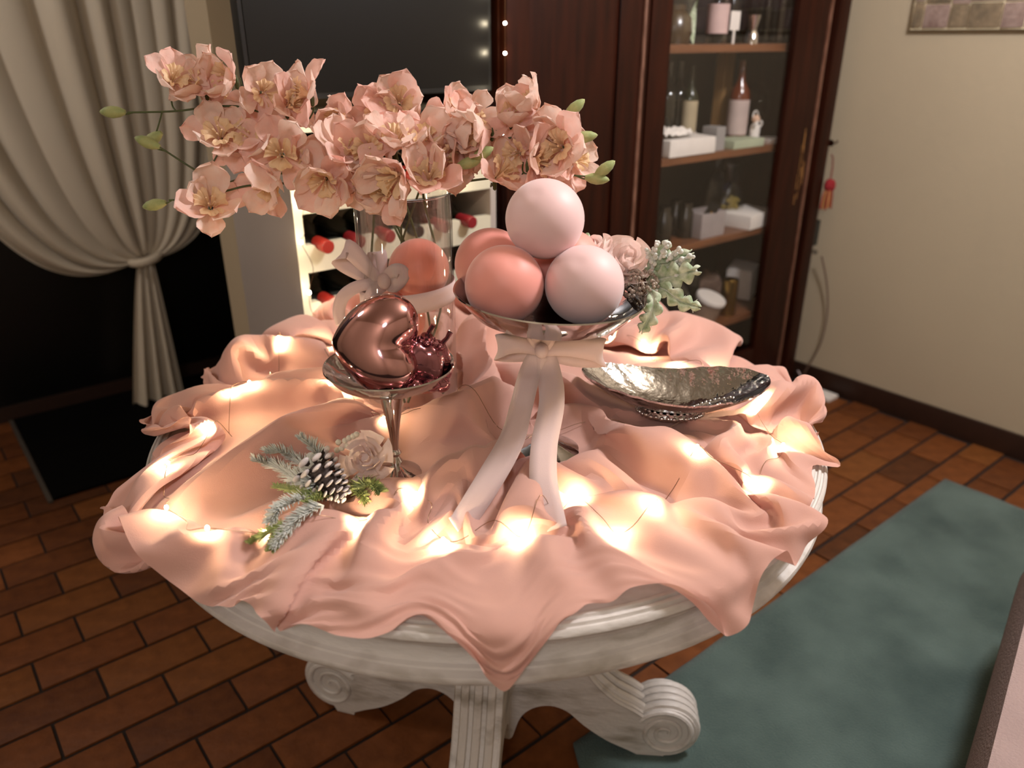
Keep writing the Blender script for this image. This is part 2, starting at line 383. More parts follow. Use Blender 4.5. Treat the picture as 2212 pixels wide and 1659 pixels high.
# ------------------------------------------------------------------ television
tv = thing('television', 'large black flat television above the white wine rack', 'television', (.195, .64, RT))
MB().box((-.30, 0, .045), (.31, .035, .80), bev=.004).build('casing', BLACK, tv)
MB().box((-.29, -.002, .058), (.30, .0, .79)).build('screen', BLACKG, tv, smooth=False)
MB().box((-.12, -.03, .0), (.12, .12, .01), bev=.003).box((-.02, .02, .01), (.02, .04, .06)).build('foot', BLACK, tv)
cl_ = thing('cabinet_light_string', 'three small warm lights hanging between television and wood cabinet', 'fairy lights', (0, 0, 0))
P = [aty(1091, y, .598) for y in (-20, 50, 115, 205, 290)]
for p in P: MB().sphere(p, .0034, 8, 6).build('bulb', BULBW, cl_)
MB().tube(spl(P, 5), .0007, 4).build('wire', WIRE, cl_)

# ------------------------------------------------------------------ display cabinet
cb = thing('display_cabinet', 'tall dark mahogany cabinet with one solid door and one glazed door', 'cabinet', (0, 0, 0))
CY0, CY1 = .62, .98
def cbox(name, a, b, m=WOOD, par=cb, bev=.004): return MB().box(a, b, bev=bev).build(name, m, par)
cbox('side_panel', (.525, CY0+.02, .0), (.55, CY1, 2.2)); cbox('side_panel', (1.93, CY0+.02, 0), (1.955, CY1, 2.2))
cbox('partition', (1.035, CY0+.02, .1), (1.06, CY1, 2.18)); cbox('top_panel', (.5, CY0-.02, 2.18), (2.05, CY1, 2.24)); cbox('plinth', (.525, CY0, .0), (1.955, CY1, .10))
cbox('back_panel', (.55, CY1-.012, .1), (1.93, CY1, 2.18), mat('cabinet_back', srgb(34, 26, 20), .7, scale=5, stretch=(4, 4, .6)))
sd = cbox('solid_door', (.53, CY0, .10), (.985, CY0+.02, 2.18))
m = MB()
for a, b in (((.53, CY0-.008, .1), (.60, CY0, 2.18)), ((.915, CY0-.008, .1), (.985, CY0, 2.18)), ((.60, CY0-.008, 2.08), (.915, CY0, 2.18)), ((.60, CY0-.008, .1), (.915, CY0, .2))): m.box(a, b, bev=.003)
m.build('door_frame', WOOD, sd)
cbox('center_post', (.985, CY0-.004, .10), (1.035, CY0+.02, 2.18))
MB().tube([(1.012, CY0-.006, .1), (1.012, CY0-.006, 2.18)], .006, 8).build('bead_moulding', WOODL, cb)
gd = cbox('glazed_door', (1.04, CY0-.006, .10), (1.125, CY0+.018, 2.18))
for nm, a, b in (('right_stile', (1.745, CY0-.006, .10), (1.925, CY0+.018, 2.18)), ('top_rail', (1.125, CY0-.006, 2.06), (1.745, CY0+.018, 2.18)), ('bottom_rail', (1.125, CY0-.006, .10), (1.745, CY0+.018, .26))): cbox(nm, a, b, WOOD, gd)
MB().box((1.123, CY0+.006, .25), (1.747, CY0+.009, 2.07)).build('glass_pane', PANE, gd, smooth=False)
MB().box((1.928, CY0-.010, .10), (1.939, CY0+.018, 2.18), bev=.002).build('worn_edge', WOODL, gd)
cbox('corner_post', (1.965, CY0-.02, .0), (2.035, CY0+.06, 2.2), bev=.012)
# flaking scratches in the varnish of the right stile
m = MB()
for k in range(16):
    x = 1.885+random.uniform(-.022, .022); z = .93+random.uniform(-.12, .13)
    h = random.uniform(.01, .035); m.box((x, CY0-.0068, z-h), (x+random.uniform(.001, .003), CY0-.006, z+h), rz=0)
m.build('varnish_scratches', mat('bare_wood', srgb(168, 120, 66), .7), gd, smooth=False)['kind'] = 'stuff'
SH = [1.72, 1.335, 1.012, .722, .395]
for z in SH: cbox('shelf', (1.06, CY0+.035, z-.024), (1.93, CY1-.012, z), mat('shelf_wood', srgb(92, 52, 30), .4, scale=6, col2=srgb(122, 76, 46), stretch=(.6, 5, 5), coat=.2))

# contents of the cabinet; at() finds the spot on a shelf of the given height
def at(x, y, z): return atz(x, y, z)
def onshelf(x, sh, Y): return Vector((aty(x, 0, Y).x, Y, SH[sh]))
def sx(x, y, Y): return aty(x, y, Y).x
def small(name, label, cat, mb, m, loc, group=None, rz=0, smooth=True):
    o = mb.build(name, m, None, smooth); o.location = loc; o.rotation_euler = (0, 0, rz); return tag(o, label, cat, group)
def bottle(mb, h, r, n=20):
    return mb.lathe([(0, 0), (r*.95, 0), (r, .006), (r, h*.58), (r*.85, h*.66), (r*.36, h*.76), (r*.32, h*.98), (r*.36, h*.985), (r*.36, h), (0, h)], n)
S1, S2, S3, S4 = SH[1:5]
# top visible shelf
Y = .74
o = small('spirits_bottle', 'clear bottle with pale pink label on the highest visible shelf', 'bottle', bottle(MB(), .26, .034), glass('bottle_glass', (.55, .6, .6, 1), .35), (sx(1548, 70, Y), Y, S1))
MB().lathe([(.0345, .03), (.0345, .115)], 20).build('label_paper', mat('pink_label', srgb(206, 176, 170), .8), o)
o = small('price_tag', 'small white card beside the pink labelled bottle', 'card', MB().box((-.024, -.001, 0), (.024, .001, .055)).box((-.005, -.001, -.04), (.005, .001, 0)), PAPER, (sx(1588, 45, .70), .70, S1+.04), smooth=False)
o = small('candlestick', 'short chrome double cup measure on the highest visible shelf', 'measuring cup', MB().lathe([(0, 0), (.024, 0), (.021, .03), (.013, .042), (.024, .085), (.022, .085), (.011, .045), (0, .044)], 24), SILVER, (sx(1624, 85, .70), .70, S1))
for k, (x, yy) in enumerate([(1655, .76), (1685, .70), (1706, .80), (1640, .86)]):
    small('drinking_glass', ['tall clear glass right of the chrome measure', 'clear glass second from the right stile, highest shelf', 'clear glass at the right end of the highest shelf', 'clear glass at the back of the highest shelf'][k], 'glass',
          MB().lathe([(0, .004), (.026, .004), (.03, .0), (.034, .17), (.032, .17), (.025, .012), (0, .012)], 24), GLASS, (sx(x, 70, yy), yy, S1), 'clear glasses on the highest shelf')
o = thing('leaf_sprig', 'pale green leaf sprig hanging onto the highest visible shelf', 'leaf', (sx(1502, 40, .72), .72, S1))
MB().grid(lambda u, v: ((v-.5)*.034*math.sin(PI*min(1, u*.95+.04)), .01*math.sin(u*3), .12*u), 12, 5).build('leaf', LEAF, o)
MB().tube([(0, 0, .10), (.006, 0, .17), (0, .02, .24)], .0018, 6).build('stem', STEM, o)
o = small('round_jar', 'squat brown glass jar at the left of the highest visible shelf', 'jar', MB().lathe([(0, 0), (.045, 0), (.055, .03), (.05, .075), (.03, .095), (.03, .11), (0, .11)], 24), mat('brown_glaze', srgb(60, 42, 22), .3, coat=.4), (sx(1455, 85, .76), .76, S1))
o = small('dark_bottle', 'dark green bottle at the back centre of the highest visible shelf', 'bottle', bottle(MB(), .30, .038), BOTTLE, (sx(1580, 60, .87), .87, S1))
# second shelf
def cloth_block(w_, d_, h_, seed):
    m = MB(); m.box((-w_/2, -d_/2, 0), (w_/2, d_/2, h_), bev=.006); v = m.v
    m.v = [(p[0]+.004*noise.noise(Vector((p[0]*40, p[2]*40, seed))), p[1], p[2]+(.006*noise.noise(Vector((p[0]*30, p[1]*30, seed))) if p[2] > h_*.6 else 0)) for p in v]; return m
small('folded_cloth', 'folded white cloth at the left front of the middle shelf', 'cloth', cloth_block(.225, .10, .052, 1), PAPER, (sx(1473, 300, .70), .70, S2))
small('crumpled_napkin', 'crumpled white paper napkin lying on the folded cloth', 'napkin', MB().grid(lambda u, v: ((u-.5)*.15, (v-.5)*.07, .012+.022*abs(noise.noise(Vector((u*5, v*4, 3))))+.02*math.sin(PI*u)*math.sin(PI*v)), 24, 16), PAPER, (sx(1455, 285, .70), .70, S2+.05))
small('grey_box', 'small silver grey box between folded cloth and green box', 'box', MB().box((-.023, -.03, 0), (.023, .03, .075), bev=.002), mat('silver_card', srgb(150, 146, 144), .5), (sx(1541, 300, .70), .70, S2))
small('flat_green_box', 'flat pale green box in front of the label bottle', 'box', MB().box((-.085, -.05, 0), (.085, .05, .026), bev=.002), mat('mint_card', srgb(168, 176, 150), .7), (sx(1592, 310, .705), .705, S2))
small('white_dish', 'small white dish below the figurine on the middle shelf', 'dish', MB().lathe([(0, .002), (.04, 0), (.05, .014), (.048, .015), (.036, .004), (0, .004)], 28), PAPER, (sx(1660, 312, .70), .70, S2))
o = small('amber_bottle', 'amber bottle with a tall pale label on the middle shelf', 'bottle', bottle(MB(), .27, .036), mat('amber', srgb(96, 40, 18), .15, coat=.6), (sx(1592, 260, .77), .77, S2))
MB().lathe([(.0366, .03), (.0366, .145)], 24).build('label_paper', mat('pale_label', srgb(190, 170, 164), .8), o)
small('wooden_box', 'tall narrow pale wooden box leaning at the back of the middle shelf', 'box', MB().box((-.026, -.02, 0), (.026, .02, .31), bev=.002), mat('pine', srgb(150, 112, 66), .6, scale=10, stretch=(4, 4, .5)), (sx(1556, 250, .86), .86, S2))
o = small('slim_bottle', 'slim green bottle with cream label left on the middle shelf', 'bottle', bottle(MB(), .26, .026), mat('green_glass', srgb(30, 38, 22), .12, coat=.6), (sx(1488, 250, .80), .80, S2))
MB().lathe([(.0266, .02), (.0266, .15)], 20).build('label_paper', mat('cream_label', srgb(178, 162, 132), .8), o)
for k, x in enumerate((1440, 1462)):
    small('dark_bottle', ['dark bottle at the left end of the middle shelf', 'dark bottle beside the slim green one, middle shelf'][k], 'bottle', bottle(MB(), .27, .036), BOTTLE, (sx(x, 240, .86), .86, S2), 'dark bottles on the middle shelf')
o = small('glass_globe_vase', 'round clear glass vase behind the figurine', 'vase', MB().lathe([(0, 0), (.03, 0), (.02, .015), (.05, .06), (.062, .11), (.05, .16), (.03, .185), (.034, .19)], 28), GLASS, (sx(1640, 240, .86), .86, S2))
fg = thing('figurine', 'small white figurine with hands raised by its haloed head', 'figurine', (sx(1628, 300, .72), .72, S2))
MB().lathe([(0, 0), (.022, 0), (.024, .008), (.016, .02), (.018, .045), (.014, .06), (.007, .068)], 20).build('body', PAPER, fg)
MB().sphere((0, 0, .081), .0145, 14, 10).build('head', mat('figurine_skin', srgb(214, 176, 150), .6), fg)
MB().tube([(.015*math.cos(a), .004, .088+.02*math.sin(a)) for a in [PI*k/10-.3 for k in range(12)]], .0026, 6).build('halo', PAPER, fg)
MB().tube([(-.014, -.006, .05), (-.02, -.012, .066), (-.009, -.016, .074)], .0045, 8).tube([(.014, -.006, .05), (.02, -.012, .066), (.009, -.016, .074)], .0045, 8).build('arms', PAPER, fg)
# third shelf
small('white_napkin_stack', 'stack of white napkins at the right of the lower middle shelf', 'napkins', cloth_block(.19, .13, .05, 5), PAPER, (sx(1615, 478, .72), .72, S3), rz=.1)
gb = thing('gift_bag', 'clear gift bag of yellow pasta standing on the shelf', 'gift bag', (sx(1580, 430, .78), .78, S3+.002))
MB().lathe([(0, 0), (.045, 0), (.05, .05), (.03, .12), (.010, .14), (.03, .20), (.045, .215)], 20, fn=lambda x, y, z: (x*(1+.18*math.sin(7*math.atan2(y, x)))*1.15, y*.7, z)).build('bag', CELLO, gb)
m = MB()
for k in range(60):
    a = random.uniform(0, 6.28); r = .034*math.sqrt(random.random()); m.sphere((r*math.cos(a)*1.1, r*math.sin(a)*.7, random.uniform(.012, .085)), .008, 6, 4)
m.build('pasta', mat('yellow_pasta', srgb(170, 148, 78), .7), gb)['kind'] = 'stuff'
gb = thing('gift_bag', 'clear gift bag with round dark sticker behind the black card', 'gift bag', (sx(1545, 420, .86), .86, S3+.002))
MB().lathe([(0, 0), (.055, 0), (.062, .07), (.04, .16), (.012, .185), (.04, .24), (.055, .25)], 20, fn=lambda x, y, z: (x*(1+.15*math.sin(6*math.atan2(y, x)))*1.1, y*.7, z)).build('bag', CELLO, gb)
MB().lathe([(0, 0), (.024, 0), (.024, .001), (0, .001)], 20, fn=lambda x, y, z: (x, -.052-z, .12+y)).build('sticker', mat('navy_sticker', srgb(40, 36, 60), .6), gb)
o = small('organza_box', 'milky plastic box in the middle of the lower middle shelf', 'box', MB().box((-.065, -.045, 0), (.065, .045, .088), bev=.008), mat('milky_plastic', srgb(160, 150, 148), .45, coat=.3), (sx(1518, 490, .71), .71, S3))
o = small('black_card', 'black card with small gold mark leaning against the milky box', 'card', MB().box((-.028, -.0015, -.034), (.028, .0015, .034)), BLACK, (sx(1540, 447, .665)-.004, .668, S3+.088), smooth=False); o.rotation_euler = (.25, .35, 0)
MB().sphere((0, -.002, 0), (.005, .001, .006), 8, 6).build('gold_mark', mat('gold', srgb(190, 150, 70), .3, 1), o)
for k, x in enumerate((1438, 1462, 1484)):
    small('spice_jar', ['dark jar at the left end of the lower middle shelf', 'dark jar in the centre of three by the left frame', 'dark jar nearest the milky plastic box'][k], 'jar',
          MB().lathe([(0, 0), (.026, 0), (.027, .01), (.027, .085), (.02, .095), (.02, .12), (0, .12)], 18), mat('smoked_jar', srgb(34, 28, 20), .2, coat=.5), (sx(x, 440, .73+.05*(k % 2)), .73+.05*(k % 2), S3), 'dark jars on the lower middle shelf')
o = small('kraft_box', 'brown card box standing slanted at the right of the shelf', 'box', MB().box((-.02, -.10, 0), (.02, .10, .20), bev=.002), mat('kraft', srgb(104, 78, 50), .8), (sx(1668, 430, .86), .86, S3+.0), rz=.3)
# bottom visible shelf
o = small('brass_candle', 'shiny brass cylinder candle on the lowest visible shelf', 'candle', MB().lathe([(0, 0), (.03, 0), (.031, .004), (.031, .135), (.027, .139), (0, .137)], 28), mat('brass', srgb(150, 120, 62), .28, 1), (sx(1568, 690, .70), .70, S4))
o = small('round_tin', 'round box with white lid tilted forward on the lowest shelf', 'box', MB().lathe([(0, 0), (.05, 0), (.052, .07), (0, .07)], 30), mat('beige_card', srgb(150, 126, 108), .7), (sx(1515, 700, .72), .72, S4+.012)); o.rotation_euler = (.32, .1, 0)
MB().lathe([(0, .071), (.056, .071), (.057, .082), (.054, .086), (0, .086)], 30).build('lid', PAPER, o)
o = small('white_gift_box', 'square white gift box tipped on the lowest visible shelf', 'gift box', MB().box((-.055, -.05, 0), (.055, .05, .12), bev=.002), PAPER, (sx(1600, 640, .80), .80, S4+.012)); o.rotation_euler = (0, -.12, .35)
small('crumpled_paper', 'crumpled brown tissue paper behind the round box', 'paper', MB().sphere((0, 0, .06), (.075, .05, .06), 26, 18), mat('tissue', srgb(112, 88, 74), .9), (sx(1530, 580, .84), .84, S4))
me = bpy.data.objects['crumpled_paper'].data
for v in me.vertices: v.co *= 1+.35*noise.noise(v.co*28)
for k, (x, yy) in enumerate([(1432, .74), (1462, .70), (1486, .80)]):
    small('dark_bottle', ['dark bottle at the left end of the lowest visible shelf', 'dark bottle with pale cap on the lowest visible shelf', 'dark bottle behind the round box'][k], 'bottle', bottle(MB(), .24, .038), BOTTLE, (sx(x, 650, yy), yy, S4), 'dark bottles on the lowest shelf')

# ------------------------------------------------------------------ things by the right wall
ts = thing('hanging_tassel', 'red and gold tassel hanging on the cabinet corner', 'tassel', (2.062, .59, .86))
MB().tube([(-.022, .0, .10), (-.01, 0, .09), (0, 0, .05), (0, 0, .0)], .0025, 6).build('cord', mat('red_cord', srgb(120, 24, 24), .8), ts)
MB().sphere((-.008, 0, -.012), (.018, .016, .024), 12, 8).sphere((.014, 0, -.016), (.016, .014, .024), 12, 8).build('knot', mat('red_wool', srgb(136, 22, 30), .9, bump=.3, bscale=200), ts)
m = MB(); m2 = MB()
for k in range(46):
    x = random.uniform(-.024, .026); yy = random.uniform(-.012, .012)
    (m if k % 2 else m2).tube([(x*.7, yy*.7, -.025), (x, yy, -.055), (x*1.15, yy*1.1, -.09-random.uniform(0, .012))], .0022, 4)
o = m.build('fringe', mat('gold_wool', srgb(190, 142, 84), .9), ts); o['kind'] = 'stuff'; o = m2.build('fringe', mat('red_wool2', srgb(140, 30, 32), .9), ts); o['kind'] = 'stuff'
st = thing('floor_stand', 'thin black floor stand with small dark box behind the cabinet corner', 'stand', (2.10, .66, 0))
MB().tube([(0, 0, .02), (.0, 0, .78)], .0075, 10).build('pole', BLACK, st)
MB().box((-.022, -.02, .60), (.03, .02, .70), bev=.004).build('head_box', mat('charcoal_box', srgb(36, 40, 36), .5), st)
MB().tube([(-.01, -.01, .585), (.03, -.02, .57)], .009, 10).build('clamp', mat('chrome', srgb(170, 170, 170), .2, 1), st)
MB().lathe([(0, 0), (.055, 0), (.055, .012), (.012, .02), (0, .02)], 24).build('base', BLACK, st)
m = MB()
for k in range(5): m.tube([(.0+.012*math.cos(a)-.018, -.012, .485-k*.02+.010*math.sin(a)) for a in [2*PI*j/10 for j in range(11)]], .0022, 5)
m.build('ornament', mat('aged_metal', srgb(60, 50, 40), .5, .7), st)
o = MB().tube(spl([(2.125, .61, .56), (2.14, .58, .46), (2.150, .56, .34), (2.145, .56, .22), (2.135, .58, .13), (2.12, .60, .06)], 6), .003, 6).build('cable', mat('brown_cable', srgb(96, 72, 60), .6)); tag(o, 'brown cable looping down beside the black stand', 'cable')
o = MB().tube(spl([(2.04, .585, .10), (2.05, .57, .07), (2.035, .56, .04), (2.05, .54, .008), (2.07, .48, .005)], 6), .003, 6).build('cable', mat('white_cable', srgb(190, 176, 178), .5)); tag(o, 'short white cable lying at the foot of the cabinet', 'cable')
o = MB().box((2.06, .44, .0), (2.13, .52, .016), bev=.004).build('power_adapter', PAPER); tag(o, 'small pale flat box on the tiles by the cabinet corner', 'box')
o = MB().lathe([(.012, 0), (.012, .002), (0, .002)], 12, fn=lambda x, y, z: (2.04+z, .60+x, 1.0+y)).tube([(2.035, .595, 1.0), (2.062, .59, 1.0), (2.066, .59, 1.008)], .003, 6).build('wall_hook', WOOD); tag(o, 'small dark hook on the side of the cabinet corner', 'hook')
# picture on the right wall: a stone-textured slab with pale worn edges
pc = thing('wall_picture', 'stone-like picture with pale ragged edges on the right wall', 'picture', (2.168, .443, 1.377))
MB().box((-.018, -.60, 0), (0, 0, .45), bev=.003).build('panel', mat('pale_edge', srgb(240, 226, 190), .8, scale=30, bump=.3), pc)
ST = [mat('stone_%d' % k, a, .9, scale=26, col2=b, bump=.3, bscale=90, detail=7) for k, (a, b) in enumerate([(srgb(122, 98, 88), srgb(160, 138, 128)), (srgb(96, 84, 66), srgb(140, 120, 94)), (srgb(128, 104, 96), srgb(168, 148, 132))])]
yy = -.006; k = 0
for wdt in (.036, .085, .06, .10, .07, .09, .12):
    z = .006
    for hh in (.075, .06, .09, .07, .06, .07):
        hh *= random.uniform(.85, 1.1)
        if z+hh > .445: break
        b = MB().box((-.023, yy-wdt+.004, z), (-.017, yy, z+hh-.004), bev=.002); b.v = [(p[0], p[1]+.003*noise.noise(Vector(p)*60), p[2]+.003*noise.noise(Vector(p)*50)) for p in b.v]
        b.build('stone', ST[random.randrange(3)], pc); z += hh
    yy -= wdt
# ceiling lamp that gives the room its light (above the frame)
cl0 = thing('ceiling_lamp', 'round white ceiling lamp over the rug, out of frame', 'lamp', (1.0, -.75, 2.62))
MB().lathe([(0, 0), (.09, 0), (.09, -.03), (.03, -.06), (0, -.06)], 28).build('shade', PAPER, cl0)
